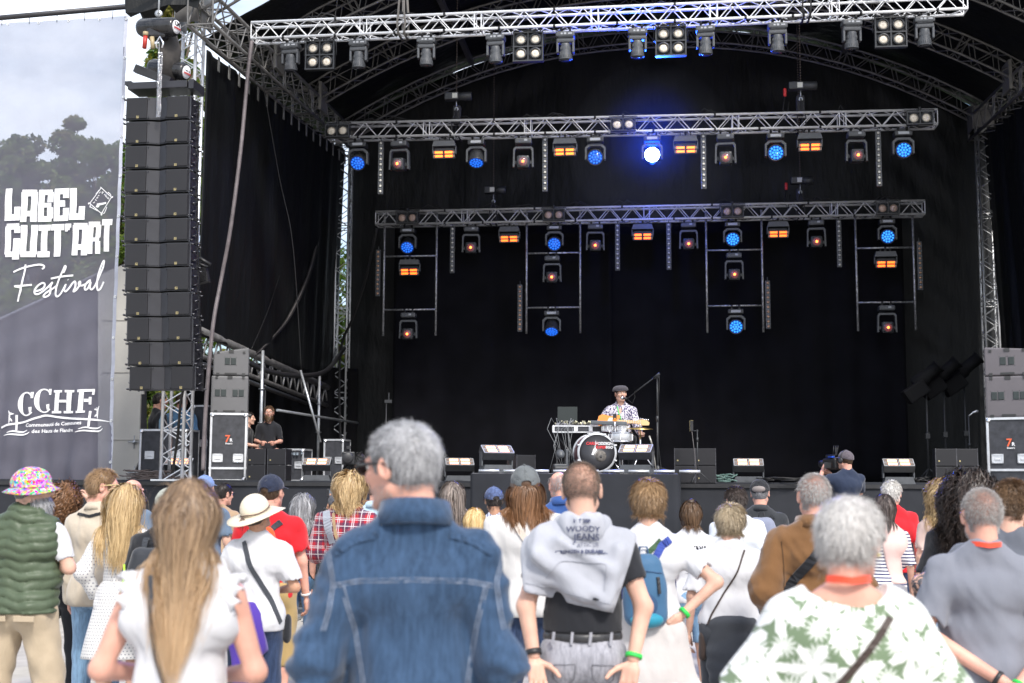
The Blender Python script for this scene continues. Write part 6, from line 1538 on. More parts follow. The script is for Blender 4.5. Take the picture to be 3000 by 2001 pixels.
def strip(P, name, m, pts, width, back=True, key='TF', th=.006, off=.004, n=28, close=None, flat=True):
 """a strap lying on the body following (x,z) points, front or back"""
 Q = []; X = np.array(pts, float); tt = np.linspace(0, len(X) - 1, n)
 for t in tt:
  i = min(int(t), len(X) - 2); f = t - i; q = X[i] * (1 - f) + X[i + 1] * f; s = surf(P, q[0], q[1], back, key, off=off)
  if s is not None: Q.append(s)
 if len(Q) < 2: return None
 Q = np.array(Q); 
 for _ in range(2): Q[1:-1] = (Q[:-2] + Q[1:-1] * 2 + Q[2:]) / 4
 if close is not None: Q = np.concatenate([Q, np.array([close])])
 V = []; Fc = []; sg = -1 if back else 1
 for i, q in enumerate(Q):
  t = Q[min(i + 1, len(Q) - 1)] - Q[max(i - 1, 0)]; t /= np.linalg.norm(t); n_ = v3((0, sg, 0)); e = .012
  a = surf(P, q[0] + e, q[2], back, key); b = surf(P, q[0] - e, q[2], back, key)
  if a is not None and b is not None: tx = a - b; tx /= np.linalg.norm(tx); n_ = np.cross(tx, t) ; n_ /= np.linalg.norm(n_) + 1e-9; n_ = n_ if n_[1] * sg > 0 else -n_
  w_ = np.cross(t, n_); w_ /= np.linalg.norm(w_)
  V += [q + w_ * width / 2, q - w_ * width / 2, q - w_ * width / 2 + n_ * th, q + w_ * width / 2 + n_ * th]
 for i in range(len(Q) - 1):
  for k in range(4): Fc.append((4 * i + k, 4 * i + (k + 1) % 4, 4 * i + 4 + (k + 1) % 4, 4 * i + 4 + k))
 L = 4 * (len(Q) - 1); Fc += [(3, 2, 1, 0), (L, L + 1, L + 2, L + 3)]
 return fixn(mk(name, V, Fc, m, P['o'], False))
def short_hair(P, m, thick=.012, n=2600, L=.028, kind='short', seed=1, width=.0022, spiky=.35, comb=(0, -.2, -.7), hl=None, curl=0, clumps=0, jit=.13):
 if kind == 'crop': hl = hl_short; kind = 'bald'
 if kind != 'bald': head_part(P, 'hair', m, shell_geo('short', .006, thick * .55, P['J']))
 hc = P['o'].children[-1] if kind != 'bald' else P['o']
 p, d = scalp_points(n, seed, hl or (hl_bald if kind == 'bald' else hl_short)); r = np.random.RandomState(seed)
 cv = np.array(comb) + 1.1 * (p - np.array((.012, -.045, .11))) / .1; cv = cv - d * (cv * d).sum(1)[:, None]; cv /= np.linalg.norm(cv, axis=1)[:, None] + 1e-6
 D = d * spiky + cv * (1 - spiky) + r.normal(size=d.shape) * jit; D /= np.linalg.norm(D, axis=1)[:, None]; p = p + d * thick * .35
 zt = np.clip((p[:, 2] + .06) / .17 + .18 * np.sin(p[:, 0] * 60 + seed) * np.sin(p[:, 1] * 45), 0, 1)
 fs = Fld(); fs.ell((0, -.014, .026), (.0745, .094, .090), .01); fs.cap((0, -.022, -.06), (0, -.042, -.165), .050, .058, .03)
 S = strands('hair', m, P['o'], p, D, 4, L / 4 * r.uniform(.5, 1.15, len(p)) * np.where(r.rand(len(p)) < .06, 1.7, 1), width, fs, grav=.12, stiff=.8, push=thick * .5, seed=seed, curl=curl, cf=160, clumps=clumps, tonef=lambda r_, a_: r_ * .45 + zt[:, None] * .5 + a_ * .05)
 S = (S[0] @ P['J']['headR'].T + P['J']['head'], S[1], S[2]); o = hair_obj('hair_strands', m, hc, [S]); return o
def long_hair(P, m, L=.38, n=2600, width=.005, seed=1, curl=0, cf=40, wave=0, steps=16, part=True, thick=.009, grav=.30, stiff=.72, tonef=None, gather=.035, clumps=8, vol=.15, shell=True, pt=.45, capped=False):
 if shell: head_part(P, 'hair', m, shell_geo('bob', .006, thick * .5, P['J']))
 hc = P['o'].children[-1] if shell else P['o']
 def hl(p): return (p[:, 2] > np.where(p[:, 1] > .05, .075, np.where(p[:, 1] > .0, -.0 + p[:, 1] * 1.0, -.055))) & ((p[:, 2] < .02) | (not capped))
 p, d = scalp_points(n, seed, hl); r = np.random.RandomState(seed)
 t = np.stack([np.sign(p[:, 0]) * pt + p[:, 0] * 2, np.full(len(p), -.25), np.full(len(p), -.3)], 1); D = d * vol + t * .6 + r.normal(size=d.shape) * .1; D /= np.linalg.norm(D, axis=1)[:, None]
 R = P['J']['headR']; pw = (p + d * thick * .3) @ R.T + P['J']['head']; Dw = D @ R.T; F = body_field(P)
 if 'TF' in P: F.p = F.p + [q for q in P['TF'].p if not q[7]]
 ln = L * r.uniform(.75, 1.1, n)[:len(pw)] / steps
 S = strands('hair', m, P['o'], pw, Dw, steps, ln, width, F, grav=grav, stiff=stiff, push=thick * .6, seed=seed, curl=curl, cf=cf, wave=wave, tonef=tonef, clumps=clumps, gather=gather)
 return hair_obj('hair_strands', m, hc, [S])
def beard(P, m, L=.03, n=900, seed=5, width=.0025, full=True):
 r = np.random.RandomState(seed); F = head_field(); pts = []
 d = r.normal(size=(n * 6, 3)); d /= np.linalg.norm(d, axis=1)[:, None]; p = d * np.array((.062, .070, .080)) + np.array((0, .028, -.035))
 k = (p[:, 2] < -.045) & (p[:, 1] > -.01) & ~((np.abs(p[:, 0]) < .02) & (p[:, 2] > -.07) & (p[:, 1] > .06) & (p[:, 2] < -.055)); p = p[k][:n]; d = d[k][:n]
 for _ in range(6): p = p - d * F.at(p)[:, None] * .8
 D = d * .5 + np.array((0, .25, -.8)) + r.normal(size=d.shape) * .15; D /= np.linalg.norm(D, axis=1)[:, None]
 S = strands('beard', m, P['o'], p, D, 4, L / 4 * r.uniform(.6, 1.2, len(p)), width, None, grav=.2, seed=seed, curl=.002, cf=200); S = (S[0] @ P['J']['headR'].T + P['J']['head'], S[1], S[2]); return hair_obj('beard', m, P['o'], [S])
eyew = mat('eye_white', (.75, .73, .7), .2, 0, 0); eyed = mat('dark_iris', (.03, .02, .015), .2, 0, 0); lipm = mat('lip', (.45, .16, .13), .5, 0, .05)
def face(P, brow=None):
 R, c = P['J']['headR'], P['J']['head']
 for s in (-1, 1):
  mb = MB(); q = c + R @ v3((s * .031, .080, .006)); mb.lathe([(0.0001, -.0115), (.008, -.008), (.0115, 0), (.008, .008), (.0001, .0115)], q, tuple(R @ v3((0, 1, 0))), 12); mb.cm = 1; mb.lathe([(.0045, .0102), (.0001, .0122)], q, tuple(R @ v3((0, 1, 0))), 10); mb.build('eye', [eyew, eyed], P['o'])
 F = Fld(); F.cap((-.020, .0885, -.0525), (.020, .0885, -.0525), .004, .004, .004); F.cap((-.017, .0885, -.063), (.017, .0885, -.063), .005, .005, .004); head_part(P, 'lips', lipm, F, .003)
 if brow:
  F = Fld(); [F.cap((s * .018, .0905, .028), (s * .046, .080, .030), .004, .003, .004) for s in (-1, 1)]; head_part(P, 'eyebrows', brow, F, .003)
def glasses(P, m, sun=False, lens=None, top_=False):
 R, c = P['J']['headR'], P['J']['head']; up = v3((0, -.04, .085)) if top_ else v3((0, 0, 0)); f = lambda p: Vector(c + R @ (v3(p) + up)); mb = MB()
 for s in (-1, 1):
  pts = [(s * .031 + .026 * math.cos(a), .108 - abs(math.cos(a)) * .004, .006 + .019 * math.sin(a)) for a in [k * pi / 6 for k in range(13)]]; mb.path([f(p) for p in pts], .0022 if not sun else .003, 5)
  mb.path([f((s * .058, .100, .012)), f((s * .078, .05, .012)), f((s * .084, -.01, .010)), f((s * .080, -.035, -.01))], [.0028 if not sun else .005, .0022 if not sun else .005, .002 if not sun else .003, .002], 5)
 mb.path([f((-.008, .110, .012)), f((.008, .110, .012))], .002, 5); g = mb.build('sunglasses' if sun else 'glasses', m, P['o'])
 if sun:
  mb = MB()
  for s in (-1, 1): mb.add([f((s * .031 + .025 * math.cos(k * pi / 6), .108, .006 + .018 * math.sin(k * pi / 6))) for k in range(12)], [list(range(12))])
  mb.build('lenses', mat('dark_lens_plastic', (.01, .01, .012), .1), g)
 return g
def cap_hat(P, m, back=False, hole=True, brim_yaw=0, tilt=0, h=None, top=.112):
 s = -1 if back else 1; F = Fld(); F.ell((0, -.014, .032), (.088, .108, .098), .01); F.ell((0, -.014, .032), (.081, .101, .091), .004, None, True); F.cut((0, -.014, .022), (0, .12 * s, -1), .004)
 if hole and back is False: F.ell((0, -.12, .022), (.030, .04, .022), .004, None, True)
 F.noise(.0015, (60, 60, 60), 2); o = head_part(P, 'cap', m, F, .0045)
 R, c = P['J']['headR'], P['J']['head']; mb = MB(); f = lambda p: Vector(c + R @ v3(p)); V = []; n = 14
 for k in range(n + 1):
  a = pi * k / n; x = math.cos(a) * .072; V += [f((x, s * (.078 - .05 * (1 - math.sin(a)) ** 1.5) - .0, .040 - .16 * x * x / .07 * .4)), f((x * 1.05, s * (.085 + .075 * math.sin(a) ** .7), .030 - .5 * x * x / .07 * .3 - .012 * math.sin(a)))]
 o2 = mk('peak', V, [(2 * k, 2 * k + 1, 2 * k + 3, 2 * k + 2) for k in range(n)], m, o, True); md = o2.modifiers.new('s', 'SOLIDIFY'); md.thickness = .004
 mb = MB(); mb.lathe([(0, .008), (.008, .006), (.009, 0)], tuple(c + R @ v3((0, -.014, .130))), tuple(R @ v3((0, 0, 1))), 10)
 for k in range(6): a = k * pi / 3 + .5; mb.path([f((.0885 * math.sin(t) * math.cos(a), -.014 + .1085 * math.sin(t) * math.sin(a), .032 + .0985 * math.cos(t))) for t in [j * 1.45 / 7 for j in range(8)]], .0013, 4)
 mb.build('seams_and_button', m, o); return o
# ================================================================== CLOTH MATERIALS
def cl(name, c, rough=.85, var=.06, bump=.35, sheen=.2, weave=True, **k):
 if name in MATS: return MATS[name]
 m = mat(name, c, rough, 0, var, 5, bump=bump * 1.5, bs=9, bd=.016, sheen=sheen, spec=.25, stretch=(1, 1, .6), **k)
 if weave: g = NG(m); g.bump(g.noise(420, 2), .15, .002)
 return m
def denimmat(name, c, fade=.5):
 if name in MATS: return MATS[name]
 m = cl(name, c, .8, .0, .5); g = NG(m)
 f = g.noise(26, 6, g.map((3.0, 3.0, .35)), .7); f2 = g.noise(5, 4)
 a = g.mix(g.ramp(f, .35, .68), tuple(x * .72 for x in c), tuple(min(1, x * 1.45 + .012) for x in c)); b = g.mix(g.mth('MULTIPLY', g.ramp(f2, .4, .75), fade * .5), a, tuple(min(1, x * 1.9 + .03) for x in c)); g.l(b, g.b.inputs['Base Color']); return m
def xz(g, s, ax=('X', 'Z')):
 sp = g.n('SeparateXYZ'); g.l(g.co(), sp.inputs[0]); return [g.mth('MULTIPLY', sp.outputs[a], s) for a in ax]
def dots(name, base, dot, s=30, r=.24):
 m = cl(name, base, .8, 0); g = NG(m); x, z = xz(g, s); row = g.mth('FLOOR', z); x = g.mth('ADD', x, g.mth('MULTIPLY', row, .5)); x = g.mth('SUBTRACT', g.mth('FRACT', x), .5); z = g.mth('SUBTRACT', g.mth('FRACT', z), .5)
 d = g.mth('SQRT', g.mth('ADD', g.mth('MULTIPLY', x, x), g.mth('MULTIPLY', z, z))); g.l(g.mix(g.mth('LESS_THAN', d, r), base, dot), g.b.inputs['Base Color']); return m
def stripes(name, base, st, s=30, w_=.4, ax='Z'):
 m = cl(name, base, .8, 0); g = NG(m); x, z = xz(g, s); v = z if ax == 'Z' else x; g.l(g.mix(g.mth('LESS_THAN', g.mth('FRACT', v), w_), base, st), g.b.inputs['Base Color']); return m
def plaid(name, s=9):
 m = cl(name, (.3, .02, .03), .85, 0); g = NG(m); x, z = xz(g, s); c = (.38, .02, .035)
 fx, fz = g.mth('FRACT', x), g.mth('FRACT', z)
 a = g.mix(g.mth('MULTIPLY', g.mth('LESS_THAN', fx, .42), .6), c, (.02, .03, .07)); a = g.mix(g.mth('MULTIPLY', g.mth('LESS_THAN', fz, .42), .6), a, (.02, .03, .07))
 for f in (fx, fz):
  for p in (.18, .62, .74): a = g.mix(g.mth('MULTIPLY', g.mth('LESS_THAN', g.mth('ABSOLUTE', g.mth('SUBTRACT', f, p)), .025), .8), a, (.6, .58, .6))
 g.l(a, g.b.inputs['Base Color']); return m
def confetti(name):
 m = cl(name, (.6, .3, .4), .8, 0); g = NG(m); v = g.n('TexVoronoi'); v.inputs['Scale'].default_value = 75; g.l(g.co(), v.inputs['Vector']); h = g.n('HueSaturation'); h.inputs['Saturation'].default_value = 1.5; h.inputs['Value'].default_value = .72; g.l(v.outputs['Color'], h.inputs['Color'])
 g.l(g.mix(g.mth('MULTIPLY', g.ramp(g.noise(60, 2), .48, .54), .55), h.outputs[0], (.62, .14, .24)), g.b.inputs['Base Color']); return m
def printed(name, base, dark, s=34, th=.3):
 m = cl(name, base, .7, 0); g = NG(m); v = g.n('TexVoronoi', feature='F1'); v.inputs['Scale'].default_value = s; n = g.n('TexNoise'); n.inputs['Scale'].default_value = 40; g.l(g.co(), n.inputs['Vector']); mx = g.n('VectorMath', operation='MULTIPLY_ADD'); g.l(n.outputs['Color'], mx.inputs[0]); mx.inputs[1].default_value = (.03, .03, .03); g.l(g.co(), mx.inputs[2]); g.l(mx.outputs[0], v.inputs['Vector'])
 g.l(g.mix(g.mth('LESS_THAN', v.outputs['Distance'], th), base, dark), g.b.inputs['Base Color']); return m
def tropical(name):
 m = cl(name, (.7, .7, .68), .85, 0); g = NG(m); x, z = xz(g, 1.0); col = (.13, .20, .10)
 def layer(s, pet, off, R, jag):
  cb = g.n('CombineXYZ'); g.l(g.mth('MULTIPLY_ADD', x, s, off), cb.inputs[0]); g.l(g.mth('MULTIPLY_ADD', z, s, off * 1.7), cb.inputs[1])
  v = g.n('TexVoronoi', voronoi_dimensions='2D'); v.inputs['Scale'].default_value = 1; v.inputs['Randomness'].default_value = .85; g.l(cb.outputs[0], v.inputs['Vector'])
  d = g.n('VectorMath', operation='SUBTRACT'); g.l(cb.outputs[0], d.inputs[0]); g.l(v.outputs['Position'], d.inputs[1]); sp = g.n('SeparateXYZ'); g.l(d.outputs[0], sp.inputs[0]); sc_ = g.n('SeparateColor'); g.l(v.outputs['Color'], sc_.inputs[0])
  a = g.mth('ADD', g.mth('ARCTAN2', sp.outputs[1], sp.outputs[0]), g.mth('MULTIPLY', sc_.outputs[0], 6.28))
  pr = g.mth('ABSOLUTE', g.mth('SINE', g.mth('MULTIPLY', a, pet / 2))); edge = g.mth('MULTIPLY_ADD', g.mth('POWER', pr, 1.1), R * .88, R * .12)
  edge = g.mth('ADD', edge, g.mth('MULTIPLY', g.mth('SINE', g.mth('MULTIPLY', a, pet * 5)), jag)); ln = g.n('VectorMath', operation='LENGTH'); g.l(d.outputs[0], ln.inputs[0])
  vein = g.mth('MULTIPLY', g.mth('LESS_THAN', g.mth('ABSOLUTE', g.mth('SINE', g.mth('MULTIPLY', a, pet * 1.5))), .13), g.mth('GREATER_THAN', ln.outputs['Value'], R * .25))
  return g.mth('LESS_THAN', ln.outputs['Value'], edge), vein
 f1, v1 = layer(8.5, 6, .3, .66, .04); f2, v2 = layer(14, 12, 4.1, .50, .07)
 c = g.mix(f2, (.155, .215, .13), (.66, .68, .64)); c = g.mix(g.mth('MULTIPLY', g.mth('MULTIPLY', v2, f2), .5), c, (.3, .36, .25)); c = g.mix(f1, c, (.78, .78, .76)); c = g.mix(g.mth('MULTIPLY', g.mth('MULTIPLY', v1, f1), .35), c, (.40, .43, .36))
 g.l(c, g.b.inputs['Base Color']); return m
white = cl('white_cotton', (.57, .57, .59)); white2 = cl('warm_white_cotton', (.55, .54, .53)); dk = cl('black_cotton', (.014, .015, .019)); navy = cl('navy_cotton', (.016, .022, .045))
slate = cl('slate_grey_cotton', (.10, .11, .135)); slate2 = cl('mid_grey_cotton', (.185, .195, .23)); redc = cl('red_cotton', (.55, .012, .02)); linen = cl('beige_linen', (.50, .43, .34), bump=.6); ltblue = cl('light_blue_cotton', (.42, .56, .66))
khaki = cl('khaki_cotton', (.42, .34, .24), bump=.6); tanc = cl('tan_shorts_cotton', (.40, .28, .12)); jeans_l = denimmat('light_blue_denim', (.16, .27, .40)); jeans_d = denimmat('dark_blue_denim', (.014, .03, .075), .2); jeans_g = denimmat('grey_denim', (.26, .26, .29), .4); jeans_m = denimmat('mid_blue_denim', (.05, .11, .20)); denimj = denimmat('blue_denim_jacket', (.017, .045, .096), .5)
strapm = cl('dark_strap_webbing', (.045, .05, .06)); browns = cl('brown_leather_strap', (.045, .03, .025), .5); orangec = cl('orange_lanyard', (.75, .07, .03), .5); greenb = mat('green_wristband', (.03, .55, .08), .5); shoem = mat('dark_shoe', (.03, .03, .035), .6)
h_gray = hairmat('grey_hair', (.13, .13, .135), (.55, .55, .57)); h_lgray = hairmat('light_grey_hair', (.36, .34, .33), (.80, .78, .75)); h_crop = hairmat('cropped_grey_hair', (.26, .25, .245), (.66, .64, .62)); h_white = hairmat('white_hair', (.5, .48, .45), (.85, .83, .8)); h_brown = hairmat('brown_hair', (.045, .025, .013), (.16, .09, .045)); h_lbrown = hairmat('light_brown_hair', (.14, .08, .04), (.42, .27, .14))
h_blond = hairmat('blonde_hair', (.26, .16, .07), (.70, .52, .28)); h_dark = hairmat('dark_hair', (.012, .009, .008), (.06, .04, .032)); h_ombre = hairmat('brown_to_blond_hair', (.14, .09, .058), (.60, .41, .24)); h_auburn = hairmat('auburn_brown_hair', (.08, .04, .02), (.30, .15, .07)); h_buzz = hairmat('cropped_brown_grey_hair', (.07, .055, .045), (.24, .2, .17)); h_ash = hairmat('ash_blonde_hair', (.20, .15, .09), (.55, .45, .31)); h_gb = hairmat('grey_brown_hair', (.10, .08, .07), (.34, .28, .24))
h_dgray = hairmat('salt_pepper_hair', (.16, .16, .165), (.68, .68, .70)); omb = lambda r, a: np.clip(a * .75 + r * .45 - .05, 0, 1)
framed = mat('dark_glasses_frame', (.015, .012, .012), .3)
def wristband(P, s, m, r=.034, w_=.016, off=.0):
 J = P['J']; W, E = J['wr'][s], J['el'][s]; d = (W - E); d /= np.linalg.norm(d); mb = MB(); mb.lathe([(r, -w_ / 2), (r + .003, -w_ / 2), (r + .003, w_ / 2), (r, w_ / 2)], tuple(W - d * (.01 + off)), tuple(d), 18); return mb.build('wristband', m, P['o'])
def collar(P, m, r=.078, h_=.045, tilt=-14, th=.008, open_=.5, name='collar', dz=0, ry=1.08):
 J = P['J']; c = J['neck'] + v3((0, .018, .015 + dz)); V = []; n = 30; Rm = rotm(0, rad(tilt))
 for k in range(n + 1):
  a = -pi / 2 - (pi - open_) + 2 * (pi - open_) * k / n
  for (rr, z) in ((r + .004, -.02), (r, h_), (r + .012, h_ + .002), (r + th + .018, -.022)): V.append(c + Rm @ v3((rr * math.cos(a), rr * ry * math.sin(a), z)))
 F = [(4 * k + j, 4 * k + (j + 1) % 4, 4 * k + 4 + (j + 1) % 4, 4 * k + 4 + j) for k in range(n) for j in range(4)]
 return fixn(mk(name, V, F, m, P['o'], True))
def lanyard(P, m, r=.074):
 J = P['J']; c = J['neck'] + v3((0, .0, .032)); pts = []
 for k in range(15):
  a = rad(-25) - rad(130) * k / 14; pts.append(c + v3((r * .9 * math.cos(a), r * 1.08 * math.sin(a) - .002, -.012 * math.sin(a) + .012 * abs(math.cos(a)))))
 V = []; F = []
 for p in pts: d = (p - c); d[2] = 0; d /= np.linalg.norm(d); V += [p + v3((0, 0, .012)), p - v3((0, 0, .010)) + d * .004, p - v3((0, 0, .010)) + d * .007, p + v3((0, 0, .012)) + d * .003]
 for i in range(14): F += [(4 * i + k, 4 * i + (k + 1) % 4, 4 * i + 4 + (k + 1) % 4, 4 * i + 4 + k) for k in range(4)]
 return fixn(mk('lanyard', V, F, m, P['o'], False))
def put(key, u, v, Y, label, hat=.0, **kw):
 loc, H = at_head(u, v, Y, hat, kw.pop('base', 0)); H *= .99; rk = np.random.RandomState(sum(map(ord, key)) + 5); kw.setdefault('yaw', rk.uniform(-9, 9)); kw.setdefault('head', (rk.uniform(-16, 16), rk.uniform(0, 5), rk.uniform(-4, 4))); J0 = joints(dict(DEF, **kw)); 
 yaw = rad(kw.get('yaw', 0)); hx = J0['head']; sx = (hx[0] * math.cos(-yaw) - hx[1] * math.sin(-yaw)); loc.x -= sx
 kw.setdefault('h', max(.0085, min(.019, .0017 * Y + .0015)))
 return person(key, loc, label, H=kw.pop('Hs', None) or H / 1.0, **kw)
def bplabel(b):
 tag(b, None, 'backpack', 'backpacks in the crowd'); b['label'] = BPL.pop(0); return b
BPL = ['grey backpack on the balding person in blue-grey shirt', 'charcoal backpack with lime stripe at far left', 'orange and grey backpack on the person in red T-shirt', 'grey melange backpack behind the draped grey hoodie', 'small steel-blue backpack with teal base on the white T-shirt', 'light grey backpack with green Schneider lettering']
def backpack(P, m, m2, W=.26, Hh=.40, D=.13, zc=1.2, xc=0, straps=None, pocket=True, name='backpack', tagc=True):
 y = surf(P, xc, zc, True, 'TF'); y = -.15 if y is None else y[1]; F = Fld(); r = .05
 for s in (-1, 1): F.cap((xc + s * (W / 2 - r), y - D * .42, zc - Hh / 2 + r), (xc + s * (W / 2 - r * 1.5), y - D * .38, zc + Hh / 2 - r * 1.4), r * 1.1, r, .06, (1, .8, 1))
 F.ell((xc, y - D * .45, zc - .02), (W * .46, D * .55, Hh * .48), .06); F.noise(.004, (20, 20, 20), 3)
 V, Q = F.mesh(P['h'] * .8); b = mk(name, V, Q, m, None, True); b.location = P['o'].location; b.rotation_euler = P['o'].rotation_euler; b.scale = P['o'].scale; P['BP'] = F
 if pocket:
  G = Fld(); G.ell((xc, y - D * .86, zc - Hh * .16), (W * .34, D * .26, Hh * .26), .03); G.noise(.002, (30, 30, 30), 5); V, Q = G.mesh(P['h'] * .8); mk('front_pocket', V, Q, m2, b, True)
 mb = MB(); mb.path([(xc - .03, y - .03, zc + Hh / 2 - .03), (xc - .02, y - .035, zc + Hh / 2 + .03), (xc + .02, y - .035, zc + Hh / 2 + .03), (xc + .03, y - .03, zc + Hh / 2 - .03)], .006, 6); mb.build('grab_handle', m2, b); bplabel(b)
 if straps:
  PB = dict(P); PB['o'] = b
  for s in (-1, 1):
   strip(PB, 'shoulder_strap', straps, [(xc + s * .055, zc + Hh / 2 - .05), (xc * .5 + s * .085, 1.40), (s * .11, 1.43)], .042, True, 'TF', .012); strip(PB, 'shoulder_strap', straps, [(s * .11, 1.42), (s * .13, 1.30), (s * .14, 1.10)], .042, False, 'TF', .012)
 return b
def surftext(P, txt, size, x0, z0, m, key='TF', name='printed_text', arch=0, obj=None, **k):
 V, F = text_geo(txt, size, ext=0, **k); W = []
 for v in V:
  x = x0 + v.x; q = surf(P, x, z0 + v.y + arch * v.x * v.x, True, key, off=.0035); W.append(q if q is not None else v3((x, -.3, z0 + v.y)))
 mk(name, W, F, m, obj or P['o'], False)
# ================================================================== THE CROWD (left to right)
P = put('vest', 84, 1079, 7.9, 'person with grey beard in green quilted vest and floral bucket hat', skin=FAIR, arms='cross', head=(62, 4, 0), yaw=6, w=1.12, hat=.0, belly=1, stance=.16)
top(P, white, .36, .98, .008, name='t_shirt'); vest = cl('olive_quilted_nylon', (.075, .10, .062), .45, .1, .5, 0, False)
F = Fld(); torso(F, P, .050, .05); F.cap((0, 0, 1.0), (0, 0, .9), .17, .175, .05, (1, 1.3, 1)); F.cap(P['J']['neck'] + v3((0, 0, -.02)), P['J']['neck'] + v3((0, .01, .045)), .088, .075, .03)
F.nz.append((.016, v3((0, 0, 0)), None, lambda X, Y, Z: np.abs(np.sin((Z + .012 * np.sin(X * 17) + .006 * np.sin(X * 41)) * 3.1416 / .058)) ** .55 - .6)); F.noise(.005, (30, 30, 30), 3); F.cut((0, 0, .90), (0, 0, -1))
for s in (-1, 1): F.p.append(('c', P['J']['sh'][s] + v3((s * .115, 0, .02)), P['J']['sh'][s] + v3((s * .14, 0, -.12)), .10, .09, .02, v3((1, 1, 1)), True))
F.ell(P['J']['neck'] + v3((0, .02, .08)), (.06, .07, .06), .01, None, True); V, Q = F.mesh(.010); mk('quilted_vest', V, Q, vest, P['o'], True)
bottoms(P, khaki, .97, .034, 1.0, .009, fs=(26, 26, 20)); shoes(P, shoem)
for s in (-1, 1):
 G = Fld(); G.cap((s * .185, .0, .62), (s * .185, .0, .50), .06, .065, .02, (1.6, 1, 1)); G.noise(.004, (30, 30, 30), 2); V, Q = G.mesh(.012); mk('cargo_pocket', V, Q, khaki, P['o'], True)
 mb = MB(); mb.box((s * .09, -.172, .875), (.13, .012, .035), bev=.004); mb.build('pocket_flap', khaki, P['o'])
short_hair(P, h_gray, .008, 1200, .02); beard(P, h_gray, .06, 1500)
bh = confetti('floral_hat_cotton'); F = Fld(); F.ell((0, -.012, .045), (.094, .112, .088), .02); F.cap((0, -.012, .02), (0, -.012, .03), .118, .095, .03, (1.05, .92, 1)); F.cut((0, 0, .012), (0, -.1, -1)); F.noise(.003, (40, 40, 40), 6); hat_ = head_part(P, 'bucket_hat', bh, F, .006)
mb = MB(); R, c = P['J']['headR'], P['J']['head']; V = []; n = 36
for k in range(n):
 a = 2 * pi * k / n
 for (r, z) in ((.106, .022), (.150, -.012 - .012 * math.cos(2 * a))): V.append(c + R @ v3((r * .93 * math.cos(a), r * 1.08 * math.sin(a) - .012, z)))
o = mk('brim', V, [(2 * k, 2 * k + 1, (2 * k + 3) % (2 * n), (2 * k + 2) % (2 * n)) for k in range(n)], [bh, dk], hat_, True); md = o.modifiers.new('s', 'SOLIDIFY'); md.thickness = .006; md.material_offset = 1
P = put('curly', 146, 1113, 9.6, 'person with dark curly hair holding up a phone at the far left', skin=FAIR, fem=1, arms=('hang', ((.24, .16, 1.42), (.11, .34, 1.62))), hands=('relax', 'hold'), w=.95)
top(P, dk, .3, .9); bottoms(P, dk); shoes(P, shoem); long_hair(P, h_auburn, .24, 1500, .007, curl=.014, cf=110, grav=.2, vol=.7, seed=3)
W = Vector(P['J']['wr'][1]); mb = MB(); mb.box((0, 0, 0), (.075, .009, .155), bev=.004); o = tag(mb.build('phone', black, None, P['o'].matrix_basis @ (W + Vector((.02, .03, .10)))), 'black phone held up by the curly-haired person at left', 'phone')
mb = MB(); mb.box((0, -.0056, 0), (.066, .001, .14)); mb.build('screen', mat('phone_screen_view', (.1, .12, .14), .2, emit=(.12, .14, .16), es=.5, var=.5, vs=30), o)
P = put('linen', 234, 1078, 9.0, 'person with swept-back brown hair and sunglasses in beige linen shirt, arm round the blonde', skin=PINK, head=(58, 0, 0), yaw=18, arms=('hang', ((.30, .10, 1.16), (.34, .33, 1.02))), w=1.06)
top(P, linen, 1.0, .82, .032, .010); bottoms(P, jeans_l, .97, .018); shoes(P, shoem); collar(P, linen, .07, .03); short_hair(P, h_lbrown, .016, 3000, .034, comb=(0, -.6, -.3), spiky=.2); glasses(P, gold, True); face(P, h_lbrown); strip(P, 'camera_strap', dk, [(-.11, 1.46), (0, 1.44), (.09, 1.46)], .02)
P = put('blonde', 292, 1112, 8.55, 'person with long wavy blonde hair in white polka dot dress', skin=FAIR, fem=1, head=(42, 0, 6), yaw=10, arms=('pocket', 'front'), w=.95)
dt = dots('polka_dot_cotton', (.72, .72, .72), (.05, .06, .13), 46, .17); top(P, dt, .9, .8, .02, .006); F = Fld(); F.cap((0, 0, .95), (0, 0, .55), .19, .26, .03, (1, 1.2, 1)); F.noise(.012, (14, 14, 5), 4); F.cut((0, 0, .56), (0, 0, -1)); V, Q = F.mesh(.016); mk('skirt', V, Q, dt, P['o'], True); shoes(P, shoem)
long_hair(P, h_blond, .46, 3200, .006, wave=.012, cf=30, seed=5, tonef=lambda r, a: np.clip(r * .6 + a * .5, 0, 1)); glasses(P, framed, True)
P = put('balding', 304, 1101, 12.5, 'balding person with side hair in blue-grey shirt behind the blonde', skin=PINK, head=(35, 0, 0), w=1.05)
gb = cl('blue_grey_cotton', (.12, .17, .24)); top(P, gb, .3, .9); bottoms(P, jeans_m); shoes(P, shoem); short_hair(P, h_brown, .008, 900, .02, kind='bald'); glasses(P, framed); backpack(P, slate, slate, zc=1.18, straps=slate)
P = put('blackpack', 386, 1124, 8.3, 'person in black shirt and sage cap with lime-striped black backpack', skin=TAN, w=1.1, yaw=8)
top(P, dk, .4, .88, .028); bottoms(P, dk); shoes(P, shoem); short_hair(P, h_brown, .008, 800, .02); sage = cl('sage_cap_cotton', (.36, .38, .33)); cap_hat(P, sage); bp = backpack(P, cl('charcoal_nylon', (.03, .033, .04), .5), dk, .30, .44, .15, 1.17, -.05, strapm)
mb = MB(); mb.path([(-.17, -.31, 1.26), (-.155, -.335, 1.2), (-.165, -.335, 1.12), (-.19, -.31, 1.05)], .007, 6, flat=.5); mb.build('lime_stripe', mat('lime_piping', (.4, .7, .05), .5), bp)
